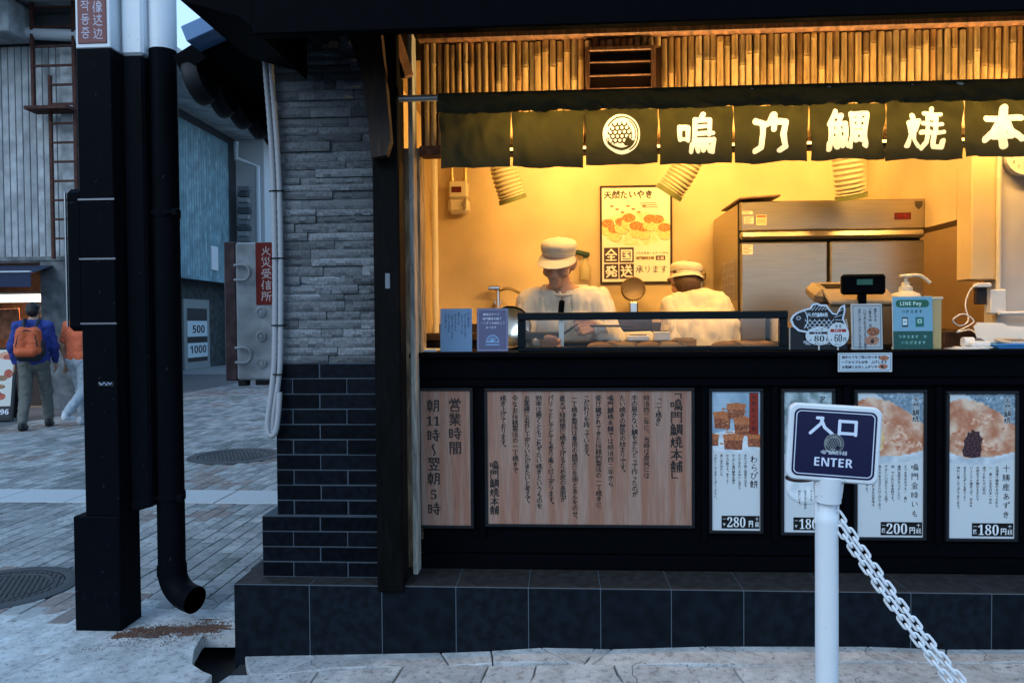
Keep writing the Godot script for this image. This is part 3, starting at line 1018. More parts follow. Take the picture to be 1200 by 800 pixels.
func shoe(toe: Vector3, heel: Vector3, m: Material, parent: Node3D) -> void:
	var d := toe - heel
	part(parent, "shoe", skin([[heel + Vector3(0, 0.012, 0), heel + d * 0.55 + Vector3(0, 0.004, 0), 0.042, 0.043], [heel + d * 0.5, toe, 0.044, 0.034], [heel, heel + Vector3(0, 0.045, 0), 0.04, 0.042]], 0.01, 0.02, 0.0, 9.0, 1, [[Vector3(0, heel.y - 0.034, 0), Vector3.DOWN]]), m)

func build_people() -> void:
	var flesh := mat("skin tone", lin(0.50, 0.28, 0.18), 0.55, noise_tex("fine", 256, 0.03, 4, 0.75, 1.0, 3), 6.0)
	var whites := mat("work shirt cotton", lin(0.76, 0.68, 0.53), 0.9, noise_tex("weave", 256, 0.2, 2, 0.82, 1.0, 5), 9.0)
	var dark_trousers := mat("dark trousers", lin(0.03, 0.03, 0.035), 0.85)
	var hair := mat("dark hair", lin(0.012, 0.010, 0.009), 0.5)
	var black_shoe := mat("black rubber shoe", lin(0.02, 0.02, 0.02), 0.5)
	var floor_y := 0.12
	# --- the cook at the irons, facing the street and looking down
	var at := Vector3(0.03, floor_y, -4.2)
	var w := thing("person", "person in cream cap and long-sleeved shirt looking down at the baking irons", "person", at, "workers behind the counter")
	var hip := Vector3(0.03, 0.98, -4.24)
	var chest := Vector3(0.03, 1.40, -4.22)
	var neck := Vector3(0.025, 1.60, -4.17)
	var sl := Vector3(-0.145, 1.535, -4.18)
	var sr := Vector3(0.215, 1.535, -4.18)
	var el := Vector3(-0.225, 1.30, -4.10)
	var er := Vector3(0.305, 1.315, -4.08)
	var wl := Vector3(-0.09, 1.335, -3.96)
	var wr := Vector3(0.195, 1.405, -3.97)
	var hc := Vector3(0.006, 1.742, -4.115)
	var hf := Vector3(-0.30, -0.36, 1.0)
	var hu := Vector3(0.0, 1.0, 0.35)
	var core := torso_bones(hip, chest, neck, sl, sr, 0.0)
	core.append([neck - Vector3(0, 0.03, 0), hc - Vector3(0, 0.06, 0.02), 0.058, 0.054])
	core.append_array(limb(sl, el, wl, 0.05, 0.042, 0.03))
	core.append_array(limb(sr, er, wr, 0.05, 0.042, 0.03))
	core.append_array(legs_bones(hip, Vector3.RIGHT, Vector3(-0.07, 0.55, -4.2), Vector3(-0.08, 0.2, -4.24), Vector3(0.13, 0.55, -4.2), Vector3(0.14, 0.2, -4.24), 0.0))
	var body := skin(core, 0.014, 0.04)
	var head := skin(head_bones(hc, hf, hu), 0.0038, 0.018)
	join(body, head)
	join(body, skin(hand_bones(wl, Vector3(0.75, -0.25, 0.45), Vector3(0.2, 0.9, 0.2), 0.75, 0.98), 0.0035, 0.008))
	join(body, skin(hand_bones(wr, Vector3(-0.85, -0.12, 0.35), Vector3(-0.1, -0.9, 0.35), 1.0, 0.98), 0.0035, 0.008))
	part(w, "body", body, flesh)
	var sh := torso_bones(hip + Vector3(0, 0.02, 0), chest, neck, sl, sr, 0.016)
	sh.append_array(limb(sl, el, wl.lerp(el, 0.08), 0.068, 0.060, 0.043))
	sh.append_array(limb(sr, er, wr.lerp(er, 0.08), 0.068, 0.060, 0.043))
	part(w, "shirt", skin(sh, 0.008, 0.045, 0.011, 6.5, 4, [[neck + Vector3(0, 0.012, 0.02), Vector3(0, 1, 0.42).normalized()]], Vector3(1.9, 0.45, 1.9)), whites)
	var collar := Geo.new()
	var ring := []
	for i in 25:
		var a := TAU * i / 24
		ring.append(neck + Vector3(cos(a) * 0.072, -0.002 - 0.030 * sin(a), 0.012 + sin(a) * 0.066))
	collar.tube(ring, 0.008, 7, false)
	part(w, "collar", collar, whites)
	part(w, "pocket", box_geo(Vector3(0.115, 1.435, -4.085), Vector3(0.085, 0.095, 0.012), 0.004, Basis(Vector3.UP, 0.25) * Basis(Vector3.RIGHT, -0.12)), whites)
	part(w, "trousers", skin(legs_bones(hip, Vector3.RIGHT, Vector3(-0.07, 0.55, -4.2), Vector3(-0.08, 0.2, -4.24), Vector3(0.13, 0.55, -4.2), Vector3(0.14, 0.2, -4.24), 0.012), 0.02, 0.04), dark_trousers)
	shoe(Vector3(-0.09, floor_y + 0.035, -4.05), Vector3(-0.08, floor_y + 0.035, -4.25), black_shoe, w)
	shoe(Vector3(0.16, floor_y + 0.035, -4.05), Vector3(0.14, floor_y + 0.035, -4.25), black_shoe, w)
	var f1 := hf.normalized()
	var u1 := (hu - f1 * hu.dot(f1)).normalized()
	part(w, "hair", skin([[hc - f1 * 0.045 + u1 * 0.01, hc - f1 * 0.05 - u1 * 0.045, 0.074, 0.055], [hc - f1 * 0.02 + u1 * 0.03, hc + f1 * 0.01 + u1 * 0.03, 0.084, 0.084]], 0.006, 0.02, 0.003, 60.0, 2, [[hc + f1 * 0.012, f1]]), hair)
	var cap := Node3D.new()
	cap.name = "cap"
	w.add_child(cap)
	cap_parts(cap, hc + u1 * 0.040 - f1 * 0.006, f1, u1, whites, 0.075)
	# --- the second worker, back to the street
	at = Vector3(0.85, floor_y, -4.62)
	var v := thing("person", "person in cream cap and short-sleeved shirt bending over the back counter", "person", at, "workers behind the counter")
	hip = Vector3(0.90, 0.98, -4.52)
	chest = Vector3(0.855, 1.37, -4.60)
	neck = Vector3(0.805, 1.57, -4.70)
	sl = Vector3(0.690, 1.51, -4.66)
	sr = Vector3(0.955, 1.51, -4.64)
	el = Vector3(0.675, 1.30, -4.66)
	er = Vector3(1.01, 1.29, -4.72)
	wl = Vector3(0.72, 1.20, -4.88)
	wr = Vector3(0.93, 1.18, -4.92)
	hc = Vector3(0.780, 1.678, -4.755)
	hf = Vector3(-0.28, -0.55, -1.0)
	hu = Vector3(0.0, 1.0, -0.4)
	core = torso_bones(hip, chest, neck, sl, sr, 0.0)
	core.append([neck - Vector3(0, 0.03, 0), hc - Vector3(0, 0.05, 0), 0.056, 0.056])
	core.append_array(limb(sl, el, wl, 0.05, 0.043, 0.031))
	core.append_array(limb(sr, er, wr, 0.05, 0.043, 0.031))
	core.append_array(legs_bones(hip, Vector3.RIGHT, Vector3(0.8, 0.55, -4.55), Vector3(0.79, 0.2, -4.52), Vector3(1.0, 0.55, -4.55), Vector3(1.01, 0.2, -4.52), 0.0))
	body = skin(core, 0.014, 0.04)
	join(body, skin(head_bones(hc, hf, hu), 0.0045, 0.018))
	join(body, skin(hand_bones(wl, Vector3(0.3, -0.3, -0.8), Vector3(0.9, -0.1, 0.2), 0.7), 0.004, 0.008))
	join(body, skin(hand_bones(wr, Vector3(-0.4, -0.3, -0.8), Vector3(-0.9, -0.1, 0.2), 0.7), 0.004, 0.008))
	part(v, "body", body, flesh)
	sh = torso_bones(hip, chest, neck, sl, sr, 0.022)
	sh.append([sl, sl.lerp(el, 0.86), 0.070, 0.066])
	sh.append([sr, sr.lerp(er, 0.86), 0.070, 0.066])
	part(v, "shirt", skin(sh, 0.008, 0.05, 0.011, 6.0, 9, [[neck + Vector3(0, 0.02, 0), Vector3(-0.2, 1, -0.35).normalized()], [el + Vector3(0, 0.04, 0), Vector3.DOWN * 1.0] if false else [Vector3(0, 0.9, 0), Vector3.DOWN]], Vector3(1.3, 0.8, 1.3)), whites)
	part(v, "trousers", skin(legs_bones(hip, Vector3.RIGHT, Vector3(0.8, 0.55, -4.55), Vector3(0.79, 0.2, -4.52), Vector3(1.0, 0.55, -4.55), Vector3(1.01, 0.2, -4.52), 0.012), 0.02, 0.04), dark_trousers)
	shoe(Vector3(0.78, floor_y + 0.035, -4.7), Vector3(0.79, floor_y + 0.035, -4.5), black_shoe, v)
	shoe(Vector3(1.02, floor_y + 0.035, -4.7), Vector3(1.01, floor_y + 0.035, -4.5), black_shoe, v)
	f1 = hf.normalized()
	u1 = (hu - f1 * hu.dot(f1)).normalized()
	part(v, "hair", skin([[hc - f1 * 0.028 + u1 * 0.02, hc - f1 * 0.036 - u1 * 0.048, 0.0845, 0.070], [hc - f1 * 0.01 + u1 * 0.02, hc - f1 * 0.02 - u1 * 0.03, 0.086, 0.078]], 0.005, 0.02, 0.002, 60.0, 2, [[hc + f1 * 0.004, f1]]), mat("short brown hair", lin(0.075, 0.042, 0.024), 0.6))
	cap = Node3D.new()
	cap.name = "cap"
	v.add_child(cap)
	cap_parts(cap, hc + u1 * 0.018 - f1 * 0.012, f1 + u1 * 0.42, u1 - f1 * 0.42, whites, 0.05, true)
	# --- two walkers in the alley, seen from behind
	var jacket := mat("blue jacket", lin(0.025, 0.045, 0.22), 0.8)
	var khaki := mat("khaki trousers", lin(0.13, 0.13, 0.115), 0.9)
	var orange := mat("orange shirt", lin(0.62, 0.13, 0.055), 0.85)
	var jeans := mat("pale jeans", lin(0.34, 0.38, 0.42), 0.9)
	walker(Vector3(-7.32, 0.0, -10.3), 0.35, jacket, khaki, hair, flesh, black_shoe, true, "person in blue jacket and khaki trousers with an orange backpack walking away")
	walker(Vector3(-6.86, 0.0, -10.6), -0.25, orange, jeans, hair, flesh, mat("white trainers", lin(0.55, 0.57, 0.6), 0.6), false, "person in orange shirt and pale jeans striding beside the blue jacket")

func join(a: Geo, b: Geo) -> void:
	var o := a.v.size()
	a.v.append_array(b.v)
	a.n.append_array(b.n)
	a.uv.append_array(b.uv)
	for i in b.ix:
		a.ix.append(i + o)

func walker(at: Vector3, turn: float, top: Material, below: Material, hair: Material, flesh: Material, foot: Material, pack: bool, label: String) -> void:
	var w := thing("person", label, "person", at, "people walking in the alley")
	var q := Basis(Vector3.UP, turn)
	var P := func(x: float, y: float, z: float) -> Vector3: return at + q * Vector3(x, y, z)   # -z is ahead
	var hip: Vector3 = P.call(0, 0.95, 0)
	var chest: Vector3 = P.call(0, 1.30, -0.02)
	var neck: Vector3 = P.call(0, 1.50, -0.03)
	var sl: Vector3 = P.call(-0.185, 1.43, 0)
	var sr: Vector3 = P.call(0.185, 1.43, 0)
	var el: Vector3 = P.call(-0.24, 1.15, 0.06)
	var er: Vector3 = P.call(0.24, 1.15, -0.06)
	var wl: Vector3 = P.call(-0.23, 0.92, 0.0)
	var wr: Vector3 = P.call(0.22, 0.93, -0.20)
	var hc: Vector3 = P.call(0, 1.655, -0.05)
	var kl: Vector3 = P.call(-0.1, 0.50, 0.03) if pack else P.call(-0.1, 0.51, -0.13)
	var al: Vector3 = P.call(-0.1, 0.085, 0.20) if pack else P.call(-0.1, 0.085, -0.14)
	var kr: Vector3 = P.call(0.1, 0.52, -0.20) if pack else P.call(0.1, 0.50, 0.02)
	var ar: Vector3 = P.call(0.1, 0.20, 0.30) if not pack else P.call(0.11, 0.085, -0.24)
	var side := q * Vector3.RIGHT
	var fwd := q * Vector3(0.1, -0.08, -1)
	var core := torso_bones(hip, chest, neck, sl, sr, 0.0)
	core.append([neck - Vector3(0, 0.03, 0), hc - Vector3(0, 0.05, 0), 0.056, 0.055])
	core.append_array(limb(sl, el, wl, 0.05, 0.043, 0.03))
	core.append_array(limb(sr, er, wr, 0.05, 0.043, 0.03))
	core.append_array(legs_bones(hip, side, kl, al, kr, ar, 0.0))
	var body := skin(core, 0.018, 0.04)
	join(body, skin(head_bones(hc, fwd, Vector3.UP), 0.008, 0.018))
	join(body, skin(hand_bones(wl, Vector3(0, -1, 0), q * Vector3(0, 0, 1), 0.5), 0.006, 0.008))
	join(body, skin(hand_bones(wr, Vector3(0, -1, 0) + q * Vector3(0, 0, -0.3), q * Vector3(0, 0, 1), 0.5), 0.006, 0.008))
	part(w, "body", body, flesh)
	var sh := torso_bones(hip + Vector3(0, 0.03, 0), chest, neck, sl, sr, 0.02 if pack else 0.014)
	if pack:
		sh.append_array(limb(sl, el, wl.lerp(el, 0.06), 0.070, 0.062, 0.045))
		sh.append_array(limb(sr, er, wr.lerp(er, 0.06), 0.070, 0.062, 0.045))
	else:
		sh.append([sl, sl.lerp(el, 0.7), 0.068, 0.064])
		sh.append([sr, sr.lerp(er, 0.7), 0.068, 0.064])
	part(w, "jacket" if pack else "shirt", skin(sh, 0.013, 0.045, 0.009, 6.0, 3, [[neck + Vector3(0, 0.03, 0), Vector3.UP]]), top)
	part(w, "trousers", skin(legs_bones(hip - Vector3(0, 0.01, 0), side, kl, al + Vector3(0, 0.03, 0), kr, ar + Vector3(0, 0.03, 0), 0.018), 0.014, 0.035, 0.008, 7.0, 8), below)
	var ahead := q * Vector3(0, 0, -1)
	shoe(al + ahead * 0.16 - Vector3(0, 0.05, 0), al - ahead * 0.04 - Vector3(0, 0.045, 0), foot, w)
	shoe(ar + ahead * 0.15 - Vector3(0, 0.05 if pack else 0.10, 0), ar - ahead * 0.04 - Vector3(0, 0.045, 0), foot, w)
	part(w, "hair", skin([[hc - fwd * 0.03 + Vector3(0, 0.03, 0), hc - fwd * 0.05 - Vector3(0, 0.02, 0), 0.088, 0.078], [hc + Vector3(0, 0.04, 0), hc + fwd * 0.03 + Vector3(0, 0.045, 0), 0.08, 0.07]], 0.008, 0.02, 0.004, 40.0, 2), hair)
	if pack:
		var bp := thing("backpack", "orange and black backpack worn over the blue jacket", "backpack", P.call(0, 0.98, 0.2))
		var bag := mat("orange nylon", lin(0.55, 0.10, 0.03), 0.6)
		var blk := mat("black nylon", lin(0.015, 0.017, 0.022), 0.6)
		part(bp, "bag", skin([[P.call(-0.08, 1.10, 0.23), P.call(-0.07, 1.34, 0.21), 0.10, 0.09], [P.call(0.08, 1.10, 0.23), P.call(0.07, 1.34, 0.21), 0.10, 0.09]], 0.014, 0.05, 0.006, 9.0, 5), bag)
		part(bp, "pocket", skin([[P.call(-0.07, 1.08, 0.31), P.call(0.07, 1.08, 0.31), 0.065, 0.065]], 0.012, 0.03), bag)
		part(bp, "side_pocket", skin([[P.call(0.16, 1.07, 0.22), P.call(0.15, 1.20, 0.21), 0.055, 0.05]], 0.012, 0.03), blk)
		part(bp, "bottom_panel", skin([[P.call(-0.09, 1.03, 0.23), P.call(0.10, 1.03, 0.23), 0.075, 0.075]], 0.012, 0.03), blk)
		for s in [-1.0, 1.0]:
			var st := Geo.new()
			st.tube(curve([P.call(s * 0.07, 1.40, 0.17), P.call(s * 0.09, 1.52, 0.06), P.call(s * 0.10, 1.49, -0.08), P.call(s * 0.12, 1.30, -0.15), P.call(s * 0.14, 1.10, 0.12)]), 0.02, 6)
			part(bp, "strap", st, blk)
		var zp := Geo.new()
		zp.tube(curve([P.call(-0.13, 1.16, 0.31), P.call(-0.09, 1.32, 0.29), P.call(0, 1.38, 0.285), P.call(0.09, 1.32, 0.29), P.call(0.13, 1.16, 0.31)]), 0.008, 5)
		part(bp, "zip", zp, blk)

# ---------------------------------------------------------------- the scene
func _ready() -> void:
	rng.seed = 7
	var cam := Camera3D.new()
	cam.name = "camera"
	add_child(cam)
	cam.position = Vector3(0, 1.42, 0)
	cam.rotation_degrees = Vector3(-1.34, 3.44, -0.45)
	cam.fov = 47.92
	cam.far = 400.0
	cam.near = 0.05
	cam.current = true
	var env := Environment.new()
	env.background_mode = Environment.BG_SKY
	var sky := Sky.new()
	var sm := ProceduralSkyMaterial.new()
	sm.sky_top_color = lin(0.16, 0.31, 0.53)
	sm.sky_horizon_color = lin(0.35, 0.495, 0.665)
	sm.sky_curve = 0.25
	sm.ground_horizon_color = lin(0.20, 0.25, 0.31)
	sm.ground_bottom_color = lin(0.12, 0.15, 0.19)
	sm.sun_angle_max = 0.0
	sky.sky_material = sm
	env.sky = sky
	env.background_energy_multiplier = 1.0
	env.tonemap_mode = Environment.TONE_MAPPER_LINEAR
	env.tonemap_exposure = 2.55
	env.sdfgi_enabled = true
	env.ssao_enabled = true
	env.ssil_enabled = true
	var we := WorldEnvironment.new()
	we.name = "world_environment"
	we.environment = env
	add_child(we)
	var sun := DirectionalLight3D.new()
	sun.name = "sun"
	sun.light_energy = 0.25
	sun.light_angular_distance = 40.0
	sun.light_color = Color(0.80, 0.90, 1.0)
	sun.shadow_enabled = true
	add_child(sun)
	sun.look_at_from_position(Vector3(-5, 6.5, 5), Vector3(0, 0, -2.5))

	noise_tex("fine", 256, 0.03, 4, 0.90, 1.0, 3)
	noise_tex("weave", 256, 0.2, 2, 0.82, 1.0, 5)
	noise_tex("mottle", 512, 0.012, 5, 0.62, 1.08, 11)
	noise_tex("speckle", 512, 0.12, 3, 0.55, 1.1, 13)
	noise_tex("stone", 512, 0.05, 6, 0.68, 1.08, 17)
	noise_tex("smudge", 512, 0.010, 5, 0.72, 1.04, 23)
	build_ground()
	build_shop_shell()
	build_alley()
	build_interior()
	build_front()
	build_noren()
	build_counter_things()
	build_street_things()
	build_people()

# flat paint with nicks and scratches; scuff marks are drawn in the second colour
func scuffed(key: String, base: Color, mark: Color, count: int, sd: int, rough: float, spec: float) -> StandardMaterial3D:
	if mats.has(key):
		return mats[key]
	var r := RandomNumberGenerator.new()
	r.seed = sd
	var f := FastNoiseLite.new()
	f.seed = sd
	f.frequency = 0.02
	f.fractal_octaves = 5
	var im := f.get_seamless_image(512, 512)
	im.convert(Image.FORMAT_RGB8)
	for y in 512:
		for x in 512:
			im.set_pixel(x, y, base.lerp(mark, 0.035 * im.get_pixel(x, y).r * im.get_pixel(x, y).r))
	for i in count:
		var p := Vector2(r.randf_range(10, 500), r.randf_range(10, 500))
		var d := Vector2.from_angle(r.randf_range(0, TAU)) * r.randf_range(0.5, 14.0) * r.randf()
		dab(im, p, p + d, r.randf_range(0.8, 2.2), r.randf_range(0.6, 1.2), Color(mark.r, mark.g, mark.b, r.randf_range(0.25, 0.9)))
	var m := StandardMaterial3D.new()
	m.resource_name = key
	m.albedo_texture = ImageTexture.create_from_image(im)
	m.uv1_triplanar = true
	m.uv1_world_triplanar = true
	m.uv1_scale = Vector3.ONE * 1.1
	m.roughness = rough
	m.metallic_specular = spec
	mats[key] = m
	return m

# worn concrete: fine grain, broad stains, pits, gum spots and hairline cracks
func concrete_tex() -> ImageTexture:
	if tex.has("concrete"):
		return tex["concrete"]
	var r := RandomNumberGenerator.new()
	r.seed = 19
	var n := 768
	var fs := []
	for e in [[0.007, 5, 1], [0.16, 3, 2], [0.035, 4, 3]]:
		var f := FastNoiseLite.new()
		f.seed = e[2]
		f.frequency = e[0]
		f.fractal_octaves = e[1]
		var q := f.get_seamless_image(n, n)
		q.convert(Image.FORMAT_L8)
		fs.append(q.get_data())
	var d := PackedByteArray()
	d.resize(n * n)
	for i in n * n:
		var a: float = fs[0][i] / 255.0
		var b: float = fs[1][i] / 255.0
		var c: float = fs[2][i] / 255.0
		var v := (0.80 + 0.24 * a) * (0.86 + 0.22 * b) * (0.90 + 0.16 * c)
		if c < 0.28:
			v *= 0.88
		d[i] = int(clampf(v, 0, 1) * 255.0)
	var im := Image.create_from_data(n, n, false, Image.FORMAT_L8, d)
	im.convert(Image.FORMAT_RGB8)
	for i in 150:
		var p := Vector2(r.randf_range(8, n - 8), r.randf_range(8, n - 8))
		var s := r.randf_range(1.0, 4.5) * r.randf_range(0.4, 1.3)
		dab(im, p, p + Vector2(r.randf_range(-s, s), r.randf_range(-s, s)), s * 1.6, s, Color(0.34, 0.34, 0.34, r.randf_range(0.3, 0.85)))
	for i in 9:
		var p := Vector2(r.randf_range(60, n - 60), r.randf_range(60, n - 60))
		var a := r.randf_range(0, TAU)
		for k in 34:
			a += r.randf_range(-0.5, 0.5)
			var q := p + Vector2.from_angle(a) * r.randf_range(3, 9)
			dab(im, p, q, 1.7, 1.3, Color(0.22, 0.22, 0.22, 0.8))
			p = q
	tex["concrete"] = ImageTexture.create_from_image(im)
	return tex["concrete"]

func black_paint() -> StandardMaterial3D:
	var m := mat("black paint", lin(0.0022, 0.0027, 0.004), 0.5, tex["fine"], 2.0, 0.02)
	m.metallic_specular = 0.09
	return m

func gy(x: float) -> float:
	if x < -1.45:
		return lerpf(-0.05, -0.012, clampf((-1.45 - x) / 0.25, 0, 1))
	return lerpf(-0.05, 0.022, clampf((x + 1.45) / 1.55, 0, 1)) if x < 0.1 else lerpf(0.022, 0.052, clampf((x - 0.1) / 1.8, 0, 1))

# a stone with an irregular outline lying on the ground; heights follow gy
func slab(parent: Node3D, called: String, poly: PackedVector2Array, y_of: Callable, thick: float, m: Material, bev := 0.008) -> void:
	var g := Geo.new()
	var c := Vector2.ZERO
	for p in poly:
		c += p
	c /= poly.size()
	var inner := PackedVector2Array()
	for p in poly:
		inner.append(p + (c - p).normalized() * bev * 1.2)
	var tr := Geometry2D.triangulate_polygon(inner)
	var V := func(p: Vector2, d: float) -> Vector3: return Vector3(p.x, y_of.call(p) - d, p.y)
	for i in range(0, tr.size(), 3):
		g.tri(V.call(inner[tr[i]], 0.0), V.call(inner[tr[i + 1]], 0.0), V.call(inner[tr[i + 2]], 0.0), Vector3.UP)
	for i in poly.size():
		var j := (i + 1) % poly.size()
		var o := ((poly[i] + poly[j]) * 0.5 - c).normalized()
		g.quad(V.call(inner[i], 0.0), V.call(inner[j], 0.0), V.call(poly[j], bev), V.call(poly[i], bev), Vector3(o.x, 1, o.y))
		g.quad(V.call(poly[i], bev), V.call(poly[j], bev), V.call(poly[j], thick), V.call(poly[i], thick), Vector3(o.x, 0, o.y))
	part(parent, called, g, m)

func jag(a: Vector2, b: Vector2, n: int, amp: float) -> PackedVector2Array:
	var out := PackedVector2Array()
	var d := (b - a).normalized()
	var s := Vector2(-d.y, d.x)
	for i in range(1, n):
		out.append(a.lerp(b, float(i) / n) + s * rr(-amp, amp) + d * rr(-amp, amp))
	return out

func build_ground() -> void:
	var g := Geo.new()
	g.quad(Vector3(-90, -0.16, -130), Vector3(90, -0.16, -130), Vector3(90, -0.16, 60), Vector3(-90, -0.16, 60), Vector3.UP)
	setting("ground", g, mat("dark earth", lin(0.05, 0.05, 0.052), 0.95, tex["speckle"], 2.0))
	# street on which the camera stands, and the alley that runs back beside the shop
	var st := Geo.new()
	st.quad(Vector3(-90, -0.030, -3.0), Vector3(90, -0.030, -3.0), Vector3(90, -0.030, 60), Vector3(-90, -0.030, 60), Vector3.UP)
	setting("road", st, mat("asphalt", lin(0.055, 0.06, 0.066), 0.9, tex["speckle"], 3.0, 0.3))
	var al := Geo.new()
	al.quad(Vector3(-60, -0.008, -120), Vector3(-1.45, -0.008, -120), Vector3(-1.45, -0.008, -3.7), Vector3(-60, -0.008, -3.7), Vector3.UP)
	var alley := setting("alley", al, mat("joint sand", lin(0.17, 0.175, 0.18), 0.95, tex["speckle"], 3.0))
	var tones := []
	for k in 7:
		var c: Array = [[0.38, 0.39, 0.39], [0.33, 0.34, 0.34], [0.26, 0.275, 0.275], [0.19, 0.21, 0.205], [0.31, 0.26, 0.245], [0.25, 0.205, 0.19], [0.42, 0.43, 0.425]][k]
		tones.append(mat("paver tone %d" % k, lin(c[0], c[1], c[2]), 0.85, concrete_tex(), 0.55 + 0.07 * k, 0.05, 0.0, tex["speckle"]))
	var sets := []
	var pw := 0.105
	var pl := 0.21
	for k in 3:
		var b := Geo.new()
		b.box(Vector3.ZERO, Vector3(pw - 0.004 - 0.001 * k, 0.06, pl - 0.004), 0.003)
		sets.append(b.mesh())
	var hue := FastNoiseLite.new()
	hue.seed = 4
	hue.frequency = 0.55
	var far := []
	for k in tones.size():
		far.append(Geo.new())
	var count := 0
	for i in range(-75, -13):
		var x := i * pw
		for j in range(0, 100):
			var z := -3.62 - j * pl - (pl * 0.5 if i % 2 == 0 else 0.0)
			if z > -6.31 and z < -6.06:
				continue
			if z < -22.0 or x < z * 0.78 - 0.5 or x > -1.5 - pw * 0.5 or x < -11.5:
				continue
			var h := hue.get_noise_2d(x * 1.4, z * 0.8)
			var k := 0
			var roll := rng.randf()
			if h > 0.18:
				k = [3, 2, 1, 3, 2][int(roll * 4.99)]
			elif h < -0.2:
				k = [4, 5, 1, 0, 4][int(roll * 4.99)]
			else:
				k = [0, 1, 6, 2, 0][int(roll * 4.99)]
			var y := -0.03 + rr(-0.0018, 0.0018)
			var under := Vector2(x, z).distance_to(Vector2(-3.02, -3.98)) < 0.33 or Vector2(x, z).distance_to(Vector2(-3.52, -8.15)) < 0.47 or (x > -2.4 and z > -3.82)
			if under:
				continue
			if z > -5.85 and x > z * 0.80 - 0.1 and count < 298:
				count += 1
				piece(alley, "paver", sets[rng.randi() % 3], tones[k], Vector3(x, y, z), Basis(Vector3.UP, rr(-0.008, 0.008)))
			else:
				far[k].span(x - pw * 0.5 + 0.003, x + pw * 0.5 - 0.003, -0.04, y + 0.03, z - pl * 0.5 + 0.003, z + pl * 0.5 - 0.003, 0.0)
	var all := ArrayMesh.new()
	for k in tones.size():
		if far[k].v.size():
			var one: ArrayMesh = far[k].mesh()
			all.add_surface_from_arrays(Mesh.PRIMITIVE_TRIANGLES, one.surface_get_arrays(0))
			all.surface_set_material(all.get_surface_count() - 1, tones[k])
	var fm := MeshInstance3D.new()
	fm.name = "far_pavers"
	fm.mesh = all
	fm.set_meta("kind", "stuff")
	alley.add_child(fm)
	# pale granite band across the alley
	var gran := mat("pale granite", lin(0.62, 0.64, 0.66), 0.8, tex["speckle"], 2.2, 0.1)
	for i in 12:
		var x0 := -1.52 - i * 0.62
		part(alley, "band_stone", span_geo(x0 - 0.614, x0, -0.06, 0.007 + rr(-0.001, 0.001), -6.42, -5.955, 0.005), gran)
	# plain paving further back
	var fp := Geo.new()
	fp.quad(Vector3(-40, -0.002, -60), Vector3(-1.5, -0.002, -60), Vector3(-1.5, -0.002, -22), Vector3(-40, -0.002, -22), Vector3.UP)
	setting("alley_end_paving", fp, tones[1])
	# footway in front of the counter: worn kerb stones, then cracked flags
	var fw := Geo.new()
	fw.quad(Vector3(-3.4, -0.045, -3.78), Vector3(-1.68, -0.045, -3.78), Vector3(-1.68, -0.045, -2.2), Vector3(-3.4, -0.045, -2.2), Vector3.UP)
	fw.quad(Vector3(-1.42, -0.085, -3.32), Vector3(3.6, -0.085, -3.32), Vector3(3.6, -0.085, -2.2), Vector3(-1.42, -0.085, -2.2), Vector3.UP)
	var foot := setting("sidewalk", fw, mat("dark joint", lin(0.04, 0.043, 0.046), 0.95, tex["speckle"], 3.0))
	var conc := []
	for k in 4:
		var s: float = [0.58, 0.54, 0.60, 0.50][k]
		conc.append(mat("worn concrete %d" % k, lin(s, s * 1.01, s * 1.02), 0.9, concrete_tex(), 0.7 + 0.12 * k, 0.12, 0.0, tex["speckle"]))
	var yk := func(p: Vector2) -> float: return gy(p.x) - 0.004 + 0.006 * sin(p.x * 9.0 + p.y * 5.0)
	var xs := [-1.40, -0.52, -0.30, -0.08, 0.15, 0.22, 0.62, 1.30, 1.62, 2.2, 3.1]
	var lean := []
	for x in xs:
		lean.append(rr(-0.10, 0.14))
	for i in xs.size() - 1:
		var a := Vector2(xs[i] + 0.003, -3.298)
		var b := Vector2(xs[i + 1] - 0.003, -3.298)
		var c := Vector2(xs[i + 1] + lean[i + 1] - 0.003, -3.157 + 0.02 * sin(xs[i + 1] * 3.0))
		var d := Vector2(xs[i] + lean[i] + 0.003, -3.157 + 0.02 * sin(xs[i] * 3.0))
		var poly := PackedVector2Array([a, b])
		poly.append_array(jag(b, c, 3, 0.006))
		poly.append(c)
		poly.append_array(jag(c, d, 5, 0.006))
		poly.append(d)
		poly.append_array(jag(d, a, 3, 0.006))
		slab(foot, "kerb_stone", poly, yk, 0.07, conc[rng.randi() % 4], 0.004)
	var ys := func(p: Vector2) -> float: return gy(p.x) - 0.009 + 0.004 * sin(p.x * 7.0)
	var xb := [-1.40, -1.02, -0.66, -0.30, -0.10, 0.22, 0.52, 0.70, 1.02, 1.34, 1.66, 2.1, 2.6]
	var tilt := []
	for x in xb:
		tilt.append(rr(-0.07, 0.08) + 0.10 * sin(x * 2.0))
	for i in xb.size() - 1:
		var a := Vector2(xb[i] + 0.003, -3.150 + 0.02 * sin(xb[i] * 3.0))
		var b := Vector2(xb[i + 1] - 0.003, -3.150 + 0.02 * sin(xb[i + 1] * 3.0))
		var c := Vector2(xb[i + 1] + tilt[i + 1] - 0.003, -2.62)
		var d := Vector2(xb[i] + tilt[i] + 0.003, -2.62)
		var poly := PackedVector2Array([a])
		poly.append_array(jag(a, b, 4, 0.005))
		poly.append(b)
		poly.append_array(jag(b, c, 6, 0.008))
		poly.append(c)
		poly.append(d)
		poly.append_array(jag(d, a, 6, 0.008))
		slab(foot, "flagstone", poly, ys, 0.06, conc[rng.randi() % 4], 0.003)
	# broken concrete round the foot of the column, with the open drain hole by the plinth
	var yc := func(p: Vector2) -> float: return -0.005 + 0.006 * sin(p.x * 6.0) * sin(p.y * 7.0)
	var crack_a := PackedVector2Array()
